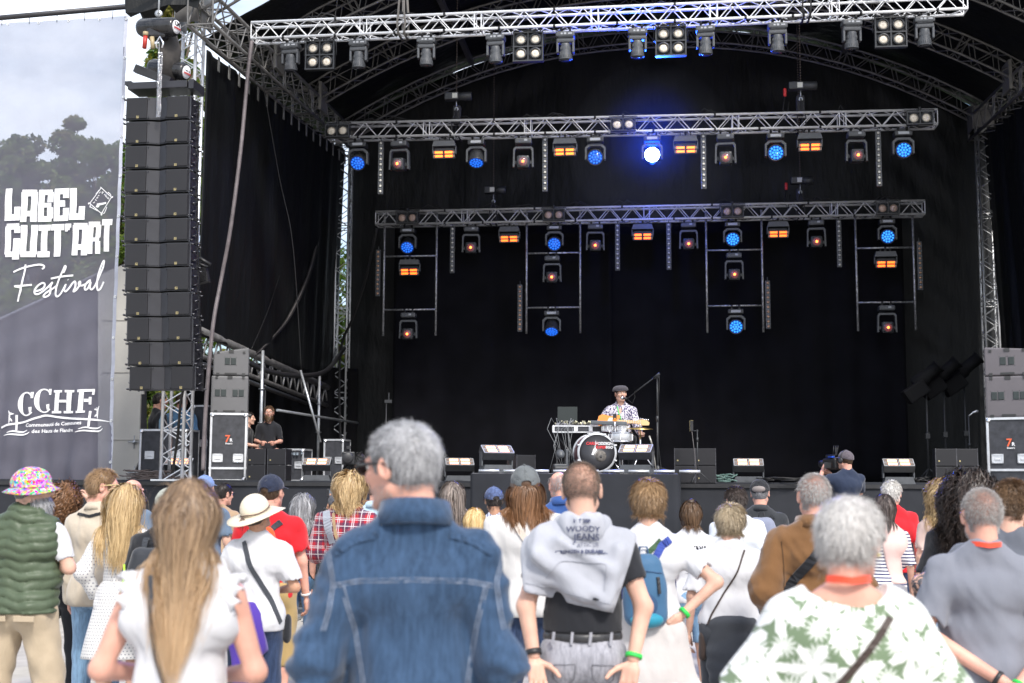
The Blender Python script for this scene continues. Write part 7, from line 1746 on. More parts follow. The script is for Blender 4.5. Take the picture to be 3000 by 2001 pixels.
P = put('bluecap2', 474, 1094, 12.4, 'person in pale blue cap mostly hidden behind the long-haired woman', skin=FAIR, w=1.0); top(P, gb, .4, .9); bottoms(P, jeans_d); shoes(P, shoem); short_hair(P, h_brown, .008, 600, .02); pbc = cl('pale_blue_cap_cotton', (.16, .24, .45)); cap_hat(P, pbc)
P = put('tanshirt', 513, 1109, 13.6, 'person with dark hair and glasses in tan shirt behind the straw hat', skin=PINK, head=(40, 0, 0)); top(P, cl('tan_cotton', (.36, .25, .16)), .4, .9); bottoms(P, jeans_d); shoes(P, shoem); short_hair(P, h_dark, .014, 1400, .03); glasses(P, framed)
P = put('longhair', 430, 1099, 4.1, 'person with very long straight brown hair in white frilled sleeveless blouse, foreground left', skin=PINK, fem=1, w=1.03, yaw=-4, head=(0, 0, 0), arms=('front', 'front'), h=.0085)
top(P, white, 0, .85, .03, .007, name='blouse', fs=(24, 24, 9)); bottoms(P, jeans_l, h=.014); shoes(P, shoem)
for s in (-1, 1):
 V = []; n = 46; S = P['J']['sh'][s]
 for k in range(n + 1):
  a = -1.0 + 4.1 * k / n; base_ = S + v3((-s * .035, .075 * math.cos(a) * -1, .060 * math.sin(a))) + v3((0, -.01, .0))
  for j in range(6):
   q = j / 5; w1 = .085 * (math.sin(pi * min(1, max(0.12, k / n))) ** .5) * q; V.append(base_ + v3((s * w1 * (.9 + .2 * math.sin(k * 1.1)), -.012 * math.cos(a) * q + .014 * q * math.sin(k * .95), .030 * q * math.sin(a) - .03 * q * q + .012 * q * math.sin(k * 1.1 + 1))))
 o = mk('shoulder_frill', V, [(6 * k + j, 6 * k + j + 1, 6 * k + j + 7, 6 * k + j + 6) for k in range(n) for j in range(5)], white, P['o'], True); md = o.modifiers.new('s', 'SOLIDIFY'); md.thickness = .002
strip(P, 'bag_strap', strapm, [(-.09, 1.45), (-.06, 1.2), (.0, 1.06), (.10, .93), (.14, .88)], .016, True)
LH = long_hair(P, h_ombre, .53, 13000, .0024, grav=.38, seed=2, steps=22, gather=.085, pt=.2, vol=.05, thick=.006, tonef=lambda r, a: np.clip(a * .7 + r * .55 - .1, 0, 1), clumps=14, wave=.004, cf=18)
P = put('redshirt', 622, 1093, 9.3, 'person in red T-shirt, black cap and tan shorts beside the straw sunhat', skin=PINK, w=1.12, head=(14, 6, 0), arms='hang', yaw=4)
top(P, redc, .36, .80, .03, .009); bottoms(P, tanc, .58, .035, fold=.01); shoes(P, shoem); short_hair(P, h_brown, .008, 900, .02); cap_hat(P, navy); orn = cl('orange_mesh_nylon', (.6, .09, .02)); backpack(P, orn, strapm, .24, .38, .10, 1.22, -.02, strapm); wristband(P, 1, white_print)
mb = MB(); mb.lathe([(0, 0), (.032, .0), (.034, .12), (.03, .15), (.014, .18), (.014, .2), (0, .2)], (0, 0, 0), n=14); q = P['o'].location + Vector((.33, .0, .62)); tag(mb.build('water_bottle', mat('bottle_plastic', (.45, .6, .7), .15, alpha=.6), None, q), 'clear water bottle carried at the hip of the person in red T-shirt', 'bottle')
P = put('sunhat', 592, 1142, 8.2, 'person in cream straw sunhat and white T-shirt with purple cloth tied at the waist', skin=TAN, fem=1, w=1.12, head=(22, 20, -8), yaw=0, arms=('hang', 'front'), h=.0125)
top(P, white, .42, .84, .028, .008, fs=(30, 30, 18)); bottoms(P, jeans_d, .97, .02); shoes(P, shoem); short_hair(P, h_brown, .01, 500, .02)
F = Fld(); F.ell((0, -.012, .045), (.092, .110, .098), .02); F.cut((0, 0, .018), (0, 0, -1)); straw = mat('cream_straw', (.70, .62, .48), .7, 0, .06, 4, bump=.3, bs=60); g = NG(straw); _, z = xz(g, 90); g.bump(g.mth('SINE', g.mth('MULTIPLY', z, 6.28)), .25, .004); sh_ = head_part(P, 'straw_hat', straw, F, .006)
V = []; n = 48; R, c = P['J']['headR'], P['J']['head']
for k in range(n):
 a = 2 * pi * k / n
 for (r, z) in ((.088, .024), (.14, .006), (.20, -.020 + .028 * math.cos(a) ** 2 - .020 * math.sin(a))): V.append(c + R @ v3((r * .96 * math.cos(a), r * 1.06 * math.sin(a) - .012, z)))
o = mk('brim', V, [(3 * k + j, 3 * k + j + 1, (3 * k + j + 4) % (3 * n), (3 * k + j + 3) % (3 * n)) for k in range(n) for j in range(2)], straw, sh_, True); md = o.modifiers.new('s', 'SOLIDIFY'); md.thickness = .005
mb = MB(); mb.path([c + R @ v3((.0935 * math.cos(a), .112 * math.sin(a) - .012, .030 + .004 * math.sin(3 * a))) for a in [k * pi / 14 for k in range(29)]], .004, 5)
for k in range(6): mb.path([c + R @ v3((-.03, -.125, .03)), c + R @ v3((-.05 + .012 * k, -.15, .005)), c + R @ v3((-.06 + .018 * k, -.16 - .006 * k, -.035 - .008 * (k % 3))), c + R @ v3((-.04 + .01 * k, -.155, -.01))], .0022, 4)
mb.build('hat_cord', mat('brown_cord', (.12, .07, .05), .7), sh_)
strip(P, 'bag_strap', strapm, [(-.085, 1.46), (-.03, 1.30), (.05, 1.17), (.13, 1.04), (.17, .96), (.19, .90)], .034, True, th=.006)
F = Fld(); F.cap((.22, .03, .90), (.22, .03, .80), .05, .055, .03, (1.8, 1, 1)); V, Q = F.mesh(.01); o = mk('shoulder_bag', V, Q, dk, P['o'], True)
F = Fld(); F.ell((-.02, -.03, .86), (.19, .155, .22), .04); F.cap((-.06, -.13, .9), (-.03, -.13, .50), .12, .10, .05, (1, 3, 1)); F.noise(.006, (18, 18, 6), 2); F.cut((0, 0, 1.045), (0, 0, 1)); F.cut((.06, 0, 1), (1, 0, .18)); V, Q = F.mesh(.012); mk('purple_cloth', V, Q, cl('purple_cotton', (.07, .035, .28)), P['o'], True)
P = put('grayphoto', 700, 1133, 11.5, 'person with long grey hair and black top holding a small camera up with both hands', skin=TAN, fem=1, head=(18, 8, 0), arms=(((-.03, .24, 1.38), (-.14, .33, 1.60)), ((.27, .2, 1.43), (.235, .33, 1.64))), hands='hold', w=.95, yaw=10)
top(P, dk, .3, .9); bottoms(P, jeans_m); shoes(P, shoem); long_hair(P, hairmat('silver_grey_hair', (.10, .10, .11), (.5, .5, .52)), .34, 1800, .007, wave=.01, cf=30, seed=9); glasses(P, framed); wristband(P, 1, greenb, .036, .03); wristband(P, -1, black, .036, .03)
q = P['o'].matrix_basis @ Vector((.19, .37, 1.77)); mb = MB(); mb.box((0, 0, 0), (.12, .03, .08), bev=.01); o = tag(mb.build('compact_camera', black, None, q), 'small black camera held up above the grey-haired woman', 'camera'); mb = MB(); mb.box((0, -.017, 0), (.07, .003, .05)); mb.build('screen', MATS['phone_screen_view'], o)
P = put('navytee', 776, 1132, 11.4, 'person in navy T-shirt with bare arm standing behind the plaid shirt', skin=PINK, w=1.05, arms='hang'); top(P, navy, .42, .86, .03); bottoms(P, tanc, .6, .03); shoes(P, shoem); short_hair(P, h_brown, .012, 800, .025); cap_hat(P, cl('grey_cap_cotton2', (.08, .085, .10)))
P = put('plaid', 806, 1084, 9.9, 'person with tousled shoulder-length blond hair in red plaid shirt', skin=PINK, w=1.05, head=(20, 0, 0), arms='front'); top(P, plaid('red_plaid_cotton'), 1.0, .84, .03, .009); bottoms(P, jeans_m); shoes(P, shoem)
long_hair(P, h_blond, .20, 2200, .007, wave=.016, cf=45, seed=12, vol=.45, grav=.2, gather=.05, tonef=lambda r, a: np.clip(r * .7 + a * .2, 0, 1)); strip(P, 'shoulder_strap', cl('grey_silver_strap', (.3, .33, .38)), [(-.15, 1.46), (-.13, 1.38), (-.08, 1.22)], .06); strip(P, 'thin_strap', cl('tan_strap', (.4, .28, .16)), [(-.09, 1.45), (-.05, 1.3), (0, 1.15)], .025)
P = put('ltblue', 868, 1092, 11.2, 'tall person in light blue shirt hidden behind the man in denim', skin=PINK, w=1.1); top(P, ltblue, .45, .86, .03); collar(P, ltblue, .08, .035); bottoms(P, jeans_d); shoes(P, shoem); short_hair(P, h_brown, .01, 900, .02); strip(P, 'shoulder_strap', strapm, [(.12, 1.46), (.14, 1.3), (.14, 1.15)], .04)
P = put('denim', 922, 972, 3.9, 'tall person with short grey hair and sunglasses in blue denim jacket, centre foreground', skin=PINK, w=1.02, still=1, head=(-55, -3, 0), yaw=-2, arms=(((.275, -.055, 1.09), (.20, .14, .94)), ((.25, -.045, 1.09), (.19, .14, .92))), h=.0075, belly=1)
J = P['J']; rip = lambda X, Y, Z: np.clip((np.abs(X) - .17) * 9, 0, 1)
F = Fld(); torso(F, P, .024, .05); F.cap((0, 0, 1.0), (0, 0, .80), .160, .160, .05, (1, 1.3, 1))
for s in (-1, 1): arm(F, J, s, .020, .04, 1.02, 1.05, .056)
F.noise(.006, (26, 26, 12), 5); F.nz.append((.013, v3((16, 16, 34)), 11, rip)); F.nz.append((.007, v3((30, 30, 60)), 15, rip)); F.cut((0, 0, .80), (0, 0, -1)); F.ell(J['neck'] + v3((0, .02, .075)), (.07, .08, .075), .01, None, True)
V, Q = F.mesh(.0085); mk('denim_jacket', V, Q, denimj, P['o'], True); P['TF'] = F
jo = P['o'].children[-1]; PJ = dict(P); PJ['o'] = jo; thread = mat('denim_seam_thread', (.16, .19, .25), .8, 0, .4, 60)
def seam(pts, w_=.004, n=60, back=True):
 for d in (0, .009): strip(PJ, 'seam', thread, [(x + (d if abs(pts[0][0] - pts[-1][0]) < abs(pts[0][1] - pts[-1][1]) else 0), z - (0 if abs(pts[0][0] - pts[-1][0]) < abs(pts[0][1] - pts[-1][1]) else d)) for x, z in pts], w_, back, 'TF', .002, .001, n)
seam([(-.225, 1.315), (-.15, 1.33), (0, 1.335), (.15, 1.33), (.225, 1.315)]); seam([(-.20, 1.315), (-.17, 1.2), (-.14, 1.05), (-.115, .82)]); seam([(.20, 1.315), (.175, 1.2), (.15, 1.05), (.125, .82)])
seam([(-.245, 1.40), (-.225, 1.32), (-.235, 1.24), (-.25, 1.19)], .004, 30); seam([(.25, 1.40), (.228, 1.32), (.24, 1.24), (.25, 1.19)], .004, 30)
for s in (-1, 1): strip(PJ, 'shoulder_panel', denimj, [(s * .10, 1.452), (s * .17, 1.43), (s * .22, 1.40)], .02, True, 'TF', .003)
collar(PJ, denimj, .088, .05, -10, .012, .35, dz=-.002); bottoms(P, khaki, .97, .03, h=.016); shoes(P, shoem)
short_hair(P, h_dgray, .018, 20000, .030, width=.0014, spiky=.34, comb=(.15, -.45, -.55), clumps=3, jit=.12); glasses(P, framed, True); face(P, h_gray); beard(P, hairmat('stubble_hair', (.2, .19, .18), (.5, .48, .46)), .006, 1500, width=.0008)
P = put('graybrown', 1040, 1106, 12.3, 'person with long grey-brown hair just right of the denim jacket', skin=FAIR, fem=1); top(P, slate, .4, .9); bottoms(P, jeans_d); shoes(P, shoem); long_hair(P, h_gb, .36, 1500, .007, seed=14, wave=.008, cf=30)
P = put('bluecap', 1133, 1120, 11.6, 'person in faded blue cap and striped shirt near the blonde child', skin=TAN, fem=1, head=(-10, 0, 0)); top(P, stripes('blue_stripe_cotton', (.5, .52, .6), (.08, .1, .2), 40, .4, 'X'), .4, .9); bottoms(P, jeans_d); shoes(P, shoem); short_hair(P, h_dark, .014, 900, .05); cap_hat(P, cl('faded_blue_cap_cotton', (.09, .13, .27)))
P = put('blondkid', 1092, 1167, 10.3, 'short person with smooth blond hair beside the denim jacket', skin=FAIR, fem=1, w=.9); top(P, white, .4, .9); bottoms(P, jeans_l); shoes(P, shoem); long_hair(P, hairmat('golden_blond_hair', (.5, .32, .12), (.85, .66, .35)), .2, 1800, .006, seed=15)
P = put('greycap', 1207, 1073, 8.2, 'person in washed grey cap with long auburn hair and white T-shirt', skin=FAIR, fem=0, w=1.12, yaw=-4); top(P, white2, .5, .84, .035, .008); bottoms(P, jeans_d); shoes(P, shoem); long_hair(P, h_auburn, .26, 3600, .005, seed=16, wave=.010, cf=26, tonef=omb, thick=.010, capped=True); cap_hat(P, cl('washed_grey_cap_cotton', (.11, .12, .125), .9, .25)); strip(P, 'bag_strap', cl('beige_strap', (.5, .44, .38)), [(-.09, 1.45), (-.05, 1.36), (.03, 1.24), (.10, 1.12)], .04)
P = put('bluecollar', 1283, 1083, 11.0, 'grey balding person with blue collar behind the man with the draped hoodie', skin=PINK, w=1.05, head=(-12, 0, 0)); bl = cl('royal_blue_cotton', (.03, .08, .25)); top(P, bl, 1.0, .9, .03); collar(P, bl, .075, .05); bottoms(P, jeans_d); shoes(P, shoem); short_hair(P, h_gray, .010, 1400, .022, kind='bald'); backpack(P, cl('grey_melange_nylon', (.11, .12, .15)), strapm, .28, .4, .12, 1.24, .10, None)
P = put('hoodie', 1336, 1063, 5.75, 'person with cropped brown hair in black T-shirt with light grey hoodie draped over the shoulders', skin=FAIR, w=1.05, yaw=2, still=1, arms=(((.25, -.06, 1.14), (.215, -.125, .94)), ((.265, -.06, 1.14), (.215, -.13, .93))), hands='open', palm=((.35, -1, .2), (-.35, -1, .2)), h=.009, hf=.0042, stance=.15)
top(P, dk, .27, 1.03, .016, .004, name='t_shirt'); bottoms(P, jeans_g, .97, .026, 1.035, .003, h=.010); shoes(P, shoem)
for s in (-1, 1):
 mb = MB()
 PP_ = dict(P); 
 strip(P, 'pocket_edge', mat('pocket_seam', (.16, .16, .18), .8), [(s * .035, .90), (s * .04, .84), (s * .085, .80), (s * .13, .84), (s * .135, .90), (s * .035, .905)], .005, True, 'BF', .003, .002, 50)
F = Fld(); F.ell((0, -.01, 1.0), (.176, .140, .14), .02); F.cut((0, 0, 1.03), (0, 0, 1)); F.cut((0, 0, .995), (0, 0, -1)); V, Q = F.mesh(.008); bo = mk('belt', V, Q, mat('black_leather_belt', (.03, .03, .032), .35), P['o'], True)
mb = MB()
for x in (-.13, -.05, .03, .12): mb.box((x, -.150 + .35 * x * x * 8 * .12, 1.012), (.012, .006, .055), Matrix.Rotation(.1, 3, 'Y'))
mb.build('belt_loops', jeans_g, P['o'])
hood = cl('heather_grey_fleece', (.36, .37, .41), .9, .12, .5); F = Fld(); torso(F, P, .040, .05, False)
for s in (-1, 1): arm(F, P['J'], s, .032, .05, .36)
F.cap((-.15, -.05, 1.38), (.10, -.075, 1.22), .10, .08, .05); [F.cap(a_, b_, .022, .016, .045) for a_, b_ in (((-.20, -.145, 1.36), (.10, -.165, 1.17)), ((.16, -.13, 1.39), (.10, -.165, 1.16)), ((-.23, -.10, 1.29), (.0, -.165, 1.19)), ((-.10, -.15, 1.43), (.12, -.155, 1.30)))]; F.noise(.010, (18, 18, 14), 8); F.noise(.004, (40, 40, 30), 9); F.cut((.13, 0, 1.115), (-.094, 0, -.4)); F.cut((.13, 0, 1.115), (.284, 0, -.095)); F.cut((-.27, 0, 1.3), (-1, 0, -.12)); F.ell(P['J']['neck'] + v3((0, .02, .075)), (.072, .085, .085), .01, None, True)
V, Q = F.mesh(.0095); ho = mk('draped_hoodie', V, Q, hood, P['o'], True); P['CF'] = F
F = Fld(); J = P['J']
for k in range(14):
 a = k * 2 * pi / 14; b = a + 2 * pi / 14; F.cap(J['neck'] + v3((.095 * math.cos(a), .09 * math.sin(a) + .01, .0 - .012 * math.sin(a))), J['neck'] + v3((.095 * math.cos(b), .09 * math.sin(b) + .01, 0 - .012 * math.sin(b))), .030 + .006 * math.sin(5 * a), .030 + .006 * math.sin(5 * b), .03, (1, 1, .62))
F.noise(.005, (50, 50, 30), 3); V, Q = F.mesh(.007); mk('hoodie_neck_roll', V, Q, hood, ho, True)
F2 = Fld(); F2.p = P['CF'].p + F.p; P['CT'] = F2; inkm = mat('navy_print_ink', (.05, .06, .12), .7); ed = cl('fleece_hem', (.30, .31, .35))
surftext(P, 'EST 2001', .022, 0, 1.508, inkm, 'CT', obj=ho, bold=.001); surftext(P, 'WOODY', .036, 0, 1.470, inkm, 'CT', arch=-1.2, obj=ho, bold=.0005); surftext(P, 'JEANS', .042, .015, 1.432, inkm, 'CT', arch=-1.0, obj=ho, bold=.0005); surftext(P, 'ATTIC US', .022, .02, 1.405, inkm, 'CT', arch=-.6, obj=ho); surftext(P, 'STRENGTH & DURABILITY', .021, .0, 1.378, inkm, 'CT', arch=-.5, obj=ho, bold=.001)
PH = dict(P); PH['o'] = ho; PH['TF'] = P['CF']
strip(PH, 'hem_seam', ed, [(-.25, 1.245), (-.1, 1.215), (.04, 1.18), (.135, 1.158)], .004, th=.002, n=40); strip(PH, 'pocket_seam', ed, [(-.16, 1.27), (-.10, 1.345), (.07, 1.335), (.10, 1.33), (.09, 1.22)], .004, th=.002, n=40); strip(PH, 'sewn_tag', dk, [(.04, 1.185), (.065, 1.18)], .012, th=.003, n=6)
short_hair(P, h_buzz, .006, 17000, .008, width=.0011, spiky=.8, kind='crop'); wristband(P, 1, greenb, .034, .018); wristband(P, -1, black, .034, .024)
P = put('backpack', 1489, 1104, 7.1, 'person with short light brown hair in white T-shirt, one hand on hip', skin=FAIR, fem=1, w=1.06, arms=('pocket', ((.37, -.10, 1.19), (.17, -.135, 1.02))), hands=('relax', 'fist'), h=.0105, palm=(None, (-.3, .6, .2)))
top(P, white, .34, .90, .02, .006); bottoms(P, jeans_m, .97, .018); shoes(P, shoem); short_hair(P, h_lbrown, .018, 6500, .05, width=.003, spiky=.04, jit=.07, comb=(0, -.15, -.9), hl=lambda p: p[:, 2] > np.where(p[:, 1] > .045, .068, np.where(p[:, 1] > -.01, .0, -.066)))
bpb = cl('steel_blue_nylon', (.045, .12, .22), .6, .08); bpn = cl('dark_blue_nylon', (.03, .075, .16), .6); bb = backpack(P, bpb, bpn, .235, .40, .13, 1.165, -.045, cl('royal_blue_strap', (.04, .07, .30)), pocket=True)
PB = dict(P); PB['o'] = bb; mb = MB(); y_ = P['BP']
q = surf(P, -.035, 1.1, True, 'BP'); strip(PB, 'zip_seam', bpn, [(-.13, 1.25), (-.045, 1.265), (.05, 1.25)], .006, key='BP', th=.003); strip(PB, 'buckle_strap', black, [(.02, 1.23), (.025, 1.14)], .016, key='BP', th=.012, n=8)
V, Q = (lambda F_: (F_.ell((-.045, -.225, .995), (.095, .055, .045), .02), F_.mesh(.01))[1])(Fld()); mk('teal_base', V, Q, cl('teal_nylon', (.02, .22, .32), .6), bb, True)
q = surf(P, -.09, 1.19, True, 'BP'); mb = MB(); mb.path([q + v3((-.02, -.01, -.012)), q + v3((-.008, -.01, .012)), q + v3((-.004, -.01, -.004)), q + v3((.006, -.01, .008)), q + v3((.008, -.01, -.006)), q + v3((.022, -.01, -.004))], .0028, 4); mb.build('white_mark', white_print, bb)
strip(P, 'bag_strap', cl('green_webbing', (.05, .10, .05)), [(-.02, 1.36), (.03, 1.40), (.06, 1.43)], .03, th=.006); wristband(P, 1, greenb, .033, .022)
hw = cl('off_white_fleece', (.50, .47, .455), .9, .06, .5); F = Fld(); F.ell((0, -.02, .93), (.19, .155, .10), .03); F.cap((-.04, -.10, .93), (-.05, -.15, .68), .13, .17, .06, (1, 1.9, 1)); F.cap((.06, -.10, .93), (.14, -.13, .60), .10, .12, .06, (1, 1.9, 1)); F.noise(.010, (18, 18, 7), 4); F.noise(.005, (40, 40, 16), 5); F.cut((.25, 0, .56), (.25, 0, -1)); F.cut((0, 0, 1.01), (0, 0, 1)); V, Q = F.mesh(.011); tw = mk('tied_hoodie', V, Q, hw, P['o'], True)
F = Fld(); F.cap((-.10, -.20, .62), (-.01, -.23, .50), .055, .05, .04); F.cap((-.01, -.23, .50), (.09, -.2, .60), .05, .055, .04); F.noise(.008, (35, 35, 35), 4); F.ell((-.01, -.25, .60), (.06, .05, .07), .02, None, True); V, Q = F.mesh(.01); mk('hanging_hood', V, Q, hw, tw, True); mb = MB(); mb.path([(.10, -.24, .62), (.11, -.25, .50), (.105, -.25, .40)], .005, 6); mb.build('drawstring', hw, tw)
P = put('bungirl', 1585, 1150, 10.2, 'short person with small hair bun in white T-shirt with black print', skin=FAIR, fem=1, w=.95, head=(10, 0, 0)); top(P, white, .45, .86, .03); bottoms(P, jeans_l, .45, .03); shoes(P, shoem); long_hair(P, h_brown, .14, 1400, .006, seed=22); F = Fld(); F.ell((0, -.06, .115), (.028, .028, .024), .01); F.noise(.004, (90, 90, 90), 2); head_part(P, 'hair_bun', h_brown, F, .006)
surftext(P, 'NIRVANA', .055, 0, 1.33, dk, 'TF', bold=.004)
for i, z in enumerate((1.20, 1.18, 1.16, 1.14, 1.12)): surftext(P, 'PARIS  TOKYO  ROMA', .015, 0, z, dk, 'TF', 'printed_list')
P = put('boy', 1689, 1119, 11.0, 'boy with tidy dark hair in pale white T-shirt behind the short-haired blonde', skin=PINK, w=1.0); top(P, cl('cool_white_cotton', (.66, .70, .75)), .42, .88, .035); bottoms(P, jeans_d); shoes(P, shoem); short_hair(P, hairmat('dark_brown_hair', (.025, .018, .015), (.11, .085, .075)), .018, 3200, .035, width=.004)
P = put('trucker', 1745, 1103, 11.8, 'grey-haired person in black mesh cap with grey backpack reading Schneider', skin=PINK, w=1.08); ch = cl('charcoal_cotton', (.03, .033, .038)); top(P, ch, .45, .88, .03); collar(P, ch, .072, .03); bottoms(P, jeans_d); shoes(P, shoem); short_hair(P, h_gray, .008, 1600, .014); c_ = cap_hat(P, dk)
F = Fld(); F.ell((0, -.10, .045), (.060, .030, .032), .01); head_part(P, 'mesh_back', mat('grey_cap_mesh', (.22, .19, .18), .7), F, .006); b = backpack(P, cl('light_grey_nylon', (.22, .24, .32)), ch, .28, .36, .13, 1.26, 0, ch); surftext(P, 'Schneider', .042, 0, 1.185, mat('green_print', (.05, .5, .12), .5), 'BP', obj=b, bold=.002)
for c in b.children:
 if c.name.startswith('printed_text'): c.location = (0, -.035, 0)
P = put('blondshort', 1682, 1160, 7.9, 'person with short ash blonde hair, white top and grey jumper round waist', skin=FAIR, fem=1, w=1.14, head=(30, 0, 0), yaw=4, arms=('hang', 'front')); top(P, white, .46, .94, .03, .006); bottoms(P, cl('dark_grey_wool', (.05, .055, .065)), .97, .025, 1.02); shoes(P, shoem)
F = Fld(); F.ell((0, -.02, .94), (.20, .16, .12), .03); F.cap((0, -.06, .92), (0, -.10, .66), .16, .17, .05, (1, 1.4, 1)); F.noise(.010, (9, 9, 28), 4); F.cut((0, 0, 1.02), (0, 0, 1)); V, Q = F.mesh(.013); mk('tied_jumper', V, Q, MATS['dark_grey_wool'], P['o'], True)
short_hair(P, h_ash, .020, 6000, .055, width=.003, spiky=.08, jit=.09, comb=(0, -.15, -.9), hl=lambda p: p[:, 2] > np.where(p[:, 1] > .045, .068, np.where(p[:, 1] > -.01, .0, -.066))); glasses(P, framed); strip(P, 'bag_strap', browns, [(.10, 1.46), (.04, 1.30), (-.05, 1.16), (-.13, 1.02), (-.17, .92)], .012)
F = Fld(); F.cap((-.19, -.06, .86), (-.19, -.06, .74), .04, .045, .03, (1.6, 1, 1)); V, Q = F.mesh(.01); mk('small_bag', V, Q, browns, P['o'], True)
P = put('brownjacket', 1864, 1091, 7.1, 'person with cropped grey hair in brown suede jacket with black crossbody strap', skin=PINK, w=1.10, arms=(((.29, -.07, 1.12), (.20, .12, 1.0)), 'front'), h=.0105, belly=1); bj = cl('brown_suede', (.155, .075, .028), .9, .12, .5, .35)
top(P, bj, 1.0, .86, .040, .009, name='jacket', fs=(20, 20, 20)); collar(P, bj, .085, .045, -10, .012); bottoms(P, navy, .97, .025); shoes(P, shoem); short_hair(P, h_crop, .010, 9000, .018, width=.0018, spiky=.6, kind='crop'); strip(P, 'crossbody_strap', dk, [(.07, 1.42), (.0, 1.36), (-.08, 1.26), (-.15, 1.16), (-.20, 1.06)], .052, th=.007)
PJ = dict(P); PJ['o'] = P['o'].children[-5]; strip(P, 'back_seam', mat('dark_suede_seam', (.06, .03, .012), .9), [(-.20, 1.40), (-.19, 1.28), (-.185, 1.15)], .004, th=.002)
P = put('hawaii', 1962, 1147, 3.75, 'person with short silver hair and sunglasses in green and white tropical blouse, right foreground', skin=PINK, fem=1, w=1.10, head=(42, 0, 0), yaw=2, arms=(((.345, .03, 1.14), (.22, .24, 1.05)), ((.335, .03, 1.14), (.22, .24, 1.05))), h=.008, belly=1)
tp = tropical('tropical_print_cotton'); F = Fld(); torso(F, P, .045, .06)
for s in (-1, 1): J = P['J']; F.cap(J['sh'][s] + v3((0, 0, -.01)), J['el'][s] + v3((-s * .03, 0, -.02)), .085, .12, .08)
F.cap((0, 0, 1.05), (0, 0, .80), .24, .27, .06, (1, 1.25, 1)); F.noise(.006, (18, 18, 9), 5); F.cut((0, 0, .80), (0, 0, -1)); F.ell(P['J']['neck'] + v3((0, .0, .045)), (.13, .16, .10), .01, None, True); F.cut(P['J']['el'][-1] + v3((-.0, 0, -.02)), (-1, .2, -.55)); F.cut(P['J']['el'][1] + v3((0, 0, -.02)), (1, .2, -.55)); V, Q = F.mesh(.009); mk('blouse', V, Q, tp, P['o'], True); P['TF'] = F
bottoms(P, white, .97, .02, h=.018); shoes(P, shoem); lanyard(P, orangec, .080); strip(P, 'bag_strap', browns, [(.11, 1.41), (.07, 1.36), (.0, 1.28), (-.09, 1.18), (-.17, 1.08), (-.24, .96)], .022, th=.006, n=40)
short_hair(P, h_lgray, .024, 17000, .050, width=.0018, spiky=.16, comb=(.12, -.25, -.7), clumps=4, jit=.05, hl=lambda p: p[:, 2] > np.where(p[:, 1] > .045, .06, np.where(p[:, 1] > -.005, .012, -.062))); glasses(P, framed, True); face(P, h_gray)
mb = MB(); q = P['J']['head'] + P['J']['headR'] @ v3((.086, -.002, -.045)); mb.lathe([(.004, -.008), (.008, 0), (.004, .008)], tuple(q), (0, 1, 0), 8); mb.build('earring', gold, P['o'])
P = put('bob', 2032, 1136, 10.4, 'person with dark bob haircut in navy striped shirt and pink waistcoat', skin=FAIR, fem=1, w=.95, yaw=8, head=(10, 0, 0)); top(P, stripes('navy_white_stripe_cotton', (.75, .75, .75), (.03, .03, .12), 34), .5, .86, .02); pk = cl('pink_cotton', (.72, .50, .46)); V, Q = (lambda F_: (torso(F_, P, .032, .05), F_.cut((0, 0, .98), (0, 0, -1)), F_.cut((-.02, 0, 1.2), (-1, 0, -.2)), F_.ell(P['J']['neck'] + v3((0, .02, .075)), (.08, .09, .085), .01, None, True), F_.mesh(.016))[-1])(Fld()); mk('waistcoat', V, Q, pk, P['o'], True)
bottoms(P, cl('grey_trouser_cotton', (.24, .24, .27)), .97, .02); shoes(P, shoem); long_hair(P, hairmat('dark_ash_hair', (.03, .022, .02), (.13, .10, .09)), .19, 1700, .007, seed=24)
P = put('redtee', 2051, 1105, 12.2, 'white-haired person in red T-shirt facing the stage', skin=PINK, w=1.08, head=(30, 0, 0)); top(P, redc, .42, .88, .03); bottoms(P, jeans_d); shoes(P, shoem); short_hair(P, h_white, .016, 2600, .028, width=.004); glasses(P, framed, True)
P = put('wavy', 2163, 1102, 10.3, 'person with wavy blonde hair beside the curly dark-haired person', skin=FAIR, fem=1, w=.95, head=(-20, 0, 0)); top(P, cl('pale_pink_cotton', (.6, .45, .4)), .4, .9); bottoms(P, jeans_l); shoes(P, shoem); long_hair(P, h_blond, .36, 2200, .006, curl=.010, cf=70, wave=.012, seed=25, vol=.5)
P = put('curlydark', 2228, 1096, 7.6, 'person with long curly dark hair and sunglasses pushed up on the head', skin=FAIR, fem=1, w=1.10, yaw=16, head=(35, 6, 0), arms='front', h=.011)
top(P, dk, .42, .86, .03, .007); bottoms(P, jeans_d); shoes(P, shoem); long_hair(P, h_dark, .40, 4200, .005, curl=.016, cf=85, wave=.008, seed=26, vol=.8, grav=.22, clumps=5); glasses(P, gold, True, top_=True)
tat = mat('tattooed_skin', FAIR, .5, 0, 0); g = NG(tat); g.l(g.mix(g.ramp(g.noise(22, 5, dist=2.5), .50, .54), (.05, .05, .06), FAIR), g.b.inputs['Base Color']); pass
P = put('greytee', 2250, 1124, 5.6, 'person with cropped grey hair, red lanyard and mid-grey T-shirt, hands clasped behind the back', skin=PINK, w=1.07, yaw=8, arms=(((.28, -.07, 1.12), (-.035, -.21, .93)), ((.30, -.07, 1.12), (.09, -.22, .91))), hands='hold', h=.009, belly=1, head=(-4, 0, 0))
top(P, slate2, .40, .86, .030, .006, fs=(20, 20, 14)); bottoms(P, jeans_d); shoes(P, shoem); lanyard(P, orangec, .078); mb = MB(); q = P['J']['neck'] + v3((0, -.072, .004)); mb.box(tuple(q), (.022, .006, .018)); mb.build('lanyard_logo', white_print, P['o'])
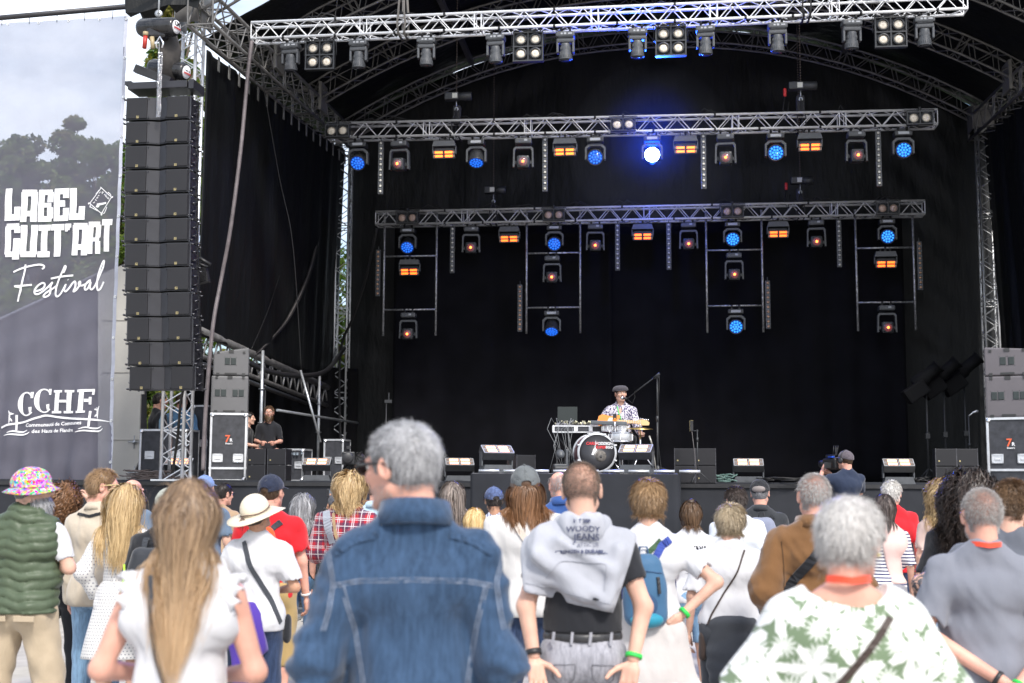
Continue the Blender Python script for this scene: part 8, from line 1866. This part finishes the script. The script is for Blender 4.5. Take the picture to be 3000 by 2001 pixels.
short_hair(P, h_crop, .007, 19000, .012, width=.0014, spiky=.8, kind='crop'); glasses(P, MATS['dark_iris'], True); wristband(P, -1, black, .034, .02, .02); wristband(P, 1, greenb, .034, .016); beard(P, MATS['stubble_hair'], .008, 1400, width=.001)
P = put('rightman', 2327, 1104, 6.3, 'person in slate T-shirt with yellow print and tattooed left arm at the right edge', skin=FAIR, w=1.10, yaw=4, still=1, head=(50, 0, 0), arms=(((.46, -.06, 1.25), (.40, .10, 1.01)), 'front'), h=.011); top(P, slate, .40, .88, .025); surftext(P, 'M', .12, -.20, 1.29, mat('yellow_print', (.8, .6, .02), .5), 'TF', bold=.008); surftext(P, 'M', .07, -.12, 1.30, MATS['yellow_print'], 'TF', bold=.006); F = Fld(); arm(F, P['J'], -1, .0018, .02, .93, 1.0); F.cut(P['J']['sh'][-1] + (P['J']['el'][-1] - P['J']['sh'][-1]) * .72, P['J']['sh'][-1] - P['J']['el'][-1]); V, Q = F.mesh(.009); mk('tattoo', V, Q, tat, P['o'], True); bottoms(P, jeans_d); shoes(P, shoem); short_hair(P, hairmat('warm_brown_hair', (.06, .035, .02), (.26, .16, .09)), .014, 7000, .022, width=.0022, spiky=.5); glasses(P, framed, True); beard(P, h_brown, .012, 1200)
P = put('edgeblond', 2372, 1180, 9.4, 'person with fair hair at the extreme right edge', skin=FAIR, fem=1, w=1); top(P, cl('lilac_cotton', (.5, .42, .62)), .4, .9); bottoms(P, jeans_d); shoes(P, shoem); long_hair(P, h_lbrown, .2, 900, .007, seed=27)
# ================================================================== CREW AND MUSICIAN
P = put('cam_r', 1941, 1036, 16.6, 'camera operator in navy T-shirt, cap and headphones filming the stage, seen from behind', hat=.0, base=.40, skin=PINK, w=1.12, head=(-22, 4, 0), yaw=-14, arms=(((.36, .10, 1.32), (.25, .20, 1.50)), ((.28, .14, 1.22), (-.05, .30, 1.45))), hands='grip', group='camera crew')
top(P, cl('navy_jersey', (.02, .03, .06)), .45, .88, .03); bottoms(P, dk); shoes(P, shoem); short_hair(P, h_brown, .006, 600, .01); cap_hat(P, cl('mauve_grey_cap', (.10, .085, .10)), hole=False)
R, c = P['J']['headR'], P['J']['head']; mb = MB(); mb.path([c + R @ v3((.098 * math.cos(a), -.005, .135 * math.sin(a) * .98 + .0)) for a in [k * pi / 12 for k in range(13)]], .008, 6)
for s in (-1, 1): mb.lathe([(.02, -.012), (.04, -.01), (.042, .012), (.03, .02), (0, .022)], tuple(c + R @ v3((s * .092, -.002, -.005))), tuple(R @ v3((s, 0, 0))), 14)
mb.build('headphones', black, P['o'])
q = P['o'].matrix_basis @ Vector((-.08, .24, 1.60)); vc = empty('video_camera', q, rad(14), 'black shoulder video camera with flip-out screen held by the operator', 'video camera'); mb = MB(); mb.box((0, 0, 0), (.11, .34, .14), bev=.02); mb.box((0, .05, .10), (.04, .2, .04), bev=.01); mb.tube((0, .17, 0), (0, .30, 0), .05, n=14); mb.box((0, -.1, .16), (.02, .02, .1)); [mb.tube((x, .02, .1), (x + .02, .02, .24), .004) for x in (.02, .05, .08)]; mb.build('body', black, vc)
mb = MB(); mb.box((-.12, -.1, -.02), (.12, .012, .075), Matrix.Rotation(.3, 3, 'Z'), bev=.004); mb.build('flip_screen', fixd, vc); mb = MB(); mb.box((-.04, -.05, .09), (.04, .1, .02)); mb.build('blue_light', mat('blue_accent', (.02, .08, .5), .4), vc)
mb = MB(); mb.box((0, 0, .195), (.9, .7, .39), bev=.01); tag(mb.build('camera_podium', deckm, None, (P['o'].location.x, P['o'].location.y, 0), SROT), 'low dark platform under the right camera operator', 'platform')
P = put('cam_l', 838, 1040, 17.3, 'crew person with glasses and green lanyard behind a cinema camera at the left', base=.32, skin=BROWN, w=1.0, yaw=168, head=(0, -6, 0), arms=('front', 'front'), hands='grip', group='camera crew'); top(P, navy, .45, .88, .03); bottoms(P, dk); shoes(P, shoem); short_hair(P, h_dark, .012, 1200, .02); face(P, h_dark); glasses(P, framed); strip(P, 'lanyard', greenb, [(-.05, 1.45), (-.03, 1.3), (0, 1.15)], .014, back=False); beard(P, h_dark, .01, 600)
mb = MB(); mb.box((0, 0, .155), (1.1, .7, .31), bev=.01); tag(mb.build('camera_podium', deckm, None, (P['o'].location.x - .1, P['o'].location.y, 0), SROT), 'low dark platform under the left camera operator', 'platform')
q = PY(800, 1052, 17.0); vc = empty('cinema_camera', q, rad(10), 'black cinema camera with cables and matte box left of the denim man', 'video camera'); mb = MB(); mb.box((0, .05, 0), (.16, .22, .17), bev=.015); mb.lathe([(.05, 0), (.07, -.02), (.075, -.16), (.06, -.17)], (-.02, -.05, 0), (0, 1, 0), 18); mb.box((-.0, .02, .14), (.05, .2, .04)); mb.box((.14, .05, -.02), (.1, .1, .12)); mb.build('body', black, vc)
mb = MB(); mb.lathe([(0, 0), (.055, 0), (.03, -.012), (0, -.014)], (-.02, -.2, 0), (0, 1, 0), 16); mb.build('lens', mat('camera_lens_glass', (.02, .01, .03), .05), vc); mb = MB(); mb.lathe([(.056, 0), (.062, 0), (.062, .01), (.056, .01)], (-.02, -.21, 0), (0, 1, 0), 18); mb.build('red_ring', redp, vc); mb = MB()
for k in range(6): a = k * 1.1; mb.path([(.08, .0, .05), (.16 + .05 * math.cos(a), -.02, .1 * math.sin(a)), (.1 * math.cos(a), .02, -.12 - .03 * k), (-.05, .05, -.1)], .007, 5)
mb.build('cables', rubber, vc); mb = MB(); mb.tube((0, .05, -.08), (0, .05, -.35), .03); [mb.tube((0, .05, -.3), (.35 * math.cos(k), .05 + .35 * math.sin(k), .30 - q.z), .02) for k in (.5, 2.6, 4.7)]; mb.build('tripod', black, vc)
def crew(key, u, v, t, label, **kw):
 q = ST(u, v, t); top_ = q.z - DECK; P = dict(kw); sit = kw.get('legs') == 'sit'
 H = top_ / (1.75 - .50 + .085) * 1.75 if sit else top_; sc = H / 1.75
 return person(key, Vector((q.x, q.y, DECK - (.5 - .085) * sc if sit else DECK)), label, H=H, h=.019, hh=.009, hf=.008, group='stage crew', **kw)
P = crew('beardcrew', 618, 934, 21.6, 'bearded crew person with glasses in black T-shirt sitting in the left wing', yaw=172, legs='sit', skin=PINK, arms=('front', 'front'), hands='fist', w=.88); top(P, dk, .45, .88, .015); bottoms(P, cl('dark_work_trousers', (.03, .03, .035)), .97, .02); shoes(P, shoem); short_hair(P, h_brown, .01, 700, .02, width=.006); face(P, h_brown); glasses(P, framed); beard(P, h_brown, .05, 700, width=.006); surftext(P, '', .02, 0, 1.3, white_print) if False else None
q = P['o'].matrix_basis @ Vector((0, -.02, .80)); flightcase((q.x, q.y, DECK), SROT, .5, max(.2, q.z - DECK - .0), .45, 'low flight case used as a seat by the bearded crew person', 0, logo=False, grp='flight cases in the left wing').location = (q.x, q.y - .2, DECK)
P = crew('armcrew', 571, 948, 22.3, 'crew person in black half hidden behind the left subwoofer stack', yaw=95, legs='sit', skin=FAIR, w=.8, arms=('front', 'front'), hands='relax'); top(P, dk, .42, .88, .015); bottoms(P, MATS['dark_work_trousers'], .97, .02); shoes(P, shoem); short_hair(P, h_dark, .01, 500, .02, width=.006)
P = crew('backcrew', 366, 905, 23.2, 'crew person in black bending behind the far left flight case', yaw=60, legs='sit', skin=PINK, arms='front', w=1.1); top(P, dk, 1.0, .88, .03); bottoms(P, dk); shoes(P, shoem); short_hair(P, h_dark, .01, 500, .02, width=.006)
P = crew('bluecrew', 417, 905, 24.0, 'crew person in blue shirt behind the left truss tower', yaw=10, legs='sit', skin=PINK, arms='hang'); top(P, cl('sky_blue_cotton', (.12, .25, .42)), .6, .8, .03); bottoms(P, dk); shoes(P, shoem); short_hair(P, h_brown, .01, 400, .02, width=.006)
q = SL(*PP(1143, 332), 19.75); zt = q.z - RZ - .02; Hs = zt / (1.75 - .50 + .085 + .012) * 1.75; sc = Hs / 1.75
P = person('singer', S2W(q.x, 19.8, RZ - .415 * sc), 'singer in flat cap and white floral shirt playing an orange electric guitar behind the drums', H=Hs, h=.012, hh=.0055, hf=.0055, yaw=186, legs='sit', skin=FAIR, w=1.02, head=(-16, 3, 4), group='performer', arms=(((.25, .05, 1.15), (.30, .25, 1.035)), ((.34, .02, 1.15), (.06, .24, 1.06))), hands=('grip', 'relax'), palm=((0, 0, 1), (0, -1, 0)))
fp_ = printed('floral_print_shirt', (.6, .57, .64), (.03, .025, .09), 42, .50); top(P, fp_, .96, .90, .024, .006, vneck=1); collar(P, fp_, .064, .035, 10, .008, .9); bottoms(P, dk); shoes(P, shoem); short_hair(P, h_brown, .007, 700, .012, width=.004); face(P, h_brown)
F = Fld(); F.ell((0, -.01, .070), (.098, .115, .045), .02); F.cap((-.03, .0, .055), (.03, .0, .055), .085, .085, .03, (1, 1, 1.3)); F.cut((0, 0, .045), (0, 0, -1)); ct = head_part(P, 'flat_cap', cl('grey_cap_wool', (.06, .055, .065)), F, .006)
R, c = P['J']['headR'], P['J']['head']; V = []
for k in range(15): a = pi * k / 14; V += [c + R @ v3((.085 * math.cos(a), .045 + .045 * math.sin(a), .052)), c + R @ v3((.088 * math.cos(a), .055 + .068 * math.sin(a), .040))]
o = mk('peak', V, [(2 * k, 2 * k + 1, 2 * k + 3, 2 * k + 2) for k in range(14)], MATS['grey_cap_wool'], ct, True); md = o.modifiers.new('s', 'SOLIDIFY'); md.thickness = .006
strip(P, 'green_lanyard', greenb, [(.05, 1.45), (.03, 1.35), (-.02, 1.22)], .012, back=False)
mb = MB(); mb.lathe([(.12, 0), (.13, .02), (.12, .05), (0, .05)], (0, 0, 0), n=20); mb.tube((0, 0, 0), (0, 0, -.45), .02); zz = P['o'].location.z + .78 * sc; mb2 = MB(); mb2.lathe([(0, 0), (.15, 0), (.17, .03), (.16, .07), (0, .08)], (0, 0, max(.25, zz - RZ)), n=20); mb2.tube((0, 0, .1), (0, 0, max(.25, zz - RZ)), .02); [mb2.tube((0, 0, .18), (.25 * math.cos(k), .25 * math.sin(k), .01), .012) for k in (0, 2.1, 4.2)]; tag(mb2.build('drum_throne', black, None, (P['o'].location.x, P['o'].location.y, RZ)), 'round black stool under the singer', 'stool')
a = SL(*PP(1000, 788), 19.5); b = SL(*PP(1500, 806), 19.42); gt = empty('electric_guitar', S2W(a.x, a.y, a.z), SROT, 'orange electric guitar with pale maple neck held by the singer', 'guitar'); ang = math.atan2(b.z - a.z, b.x - a.x); L = math.hypot(b.x - a.x, b.z - a.z); Rg = Matrix.Rotation(-ang, 3, 'Y') @ Matrix.Rotation(rad(-12), 3, 'X')
body = [(-.17, .0), (-.16, .07), (-.10, .105), (-.03, .09), (.03, .075), (.10, .10), (.16, .095), (.165, .05), (.13, .03), (.13, -.03), (.19, -.055), (.20, -.10), (.15, -.115), (.08, -.095), (.0, -.10), (-.08, -.125), (-.15, -.09)]
mb = MB(); mb.xf = Rg.to_4x4(); mb.prism(body, -.022, .022); mb.build('body', mat('orange_lacquer', (.75, .25, .03), .25, 0, .1, coat=.5), gt)
mb = MB(); mb.xf = Rg.to_4x4(); mb.prism([(.0, .05), (.10, .06), (.12, .0), (.06, -.06), (-.04, -.05)], -.026, -.022); mb.build('pickguard', mat('cream_plate', (.7, .66, .55), .4), gt)
mb = MB(); mb.xf = Rg.to_4x4(); mb.box(((.12 + L - .16) / 2, -.015, 0), (L - .16 - .12, .025, .05), bev=.006); mb.prism([(L - .18, .03), (L - .18, -.03), (L - .12, -.045), (L - .0, -.04), (L + .01, .0), (L - .03, .035), (L - .1, .05)], -.02, -.002); mb.build('neck', mat('maple', (.62, .40, .18), .4), gt)
mb = MB(); mb.xf = Rg.to_4x4(); [mb.tube((L - .13 + k * .024, -.01, .045 - k * .003), (L - .13 + k * .024, -.01, .072 - k * .003), .006) for k in range(6)]; [mb.box((.16 + k * .035, -.029, 0), (.003, .003, .046)) for k in range(10)]; mb.build('tuners_and_frets', chrome, gt)
print('PEOPLE', len(PEOPLE))
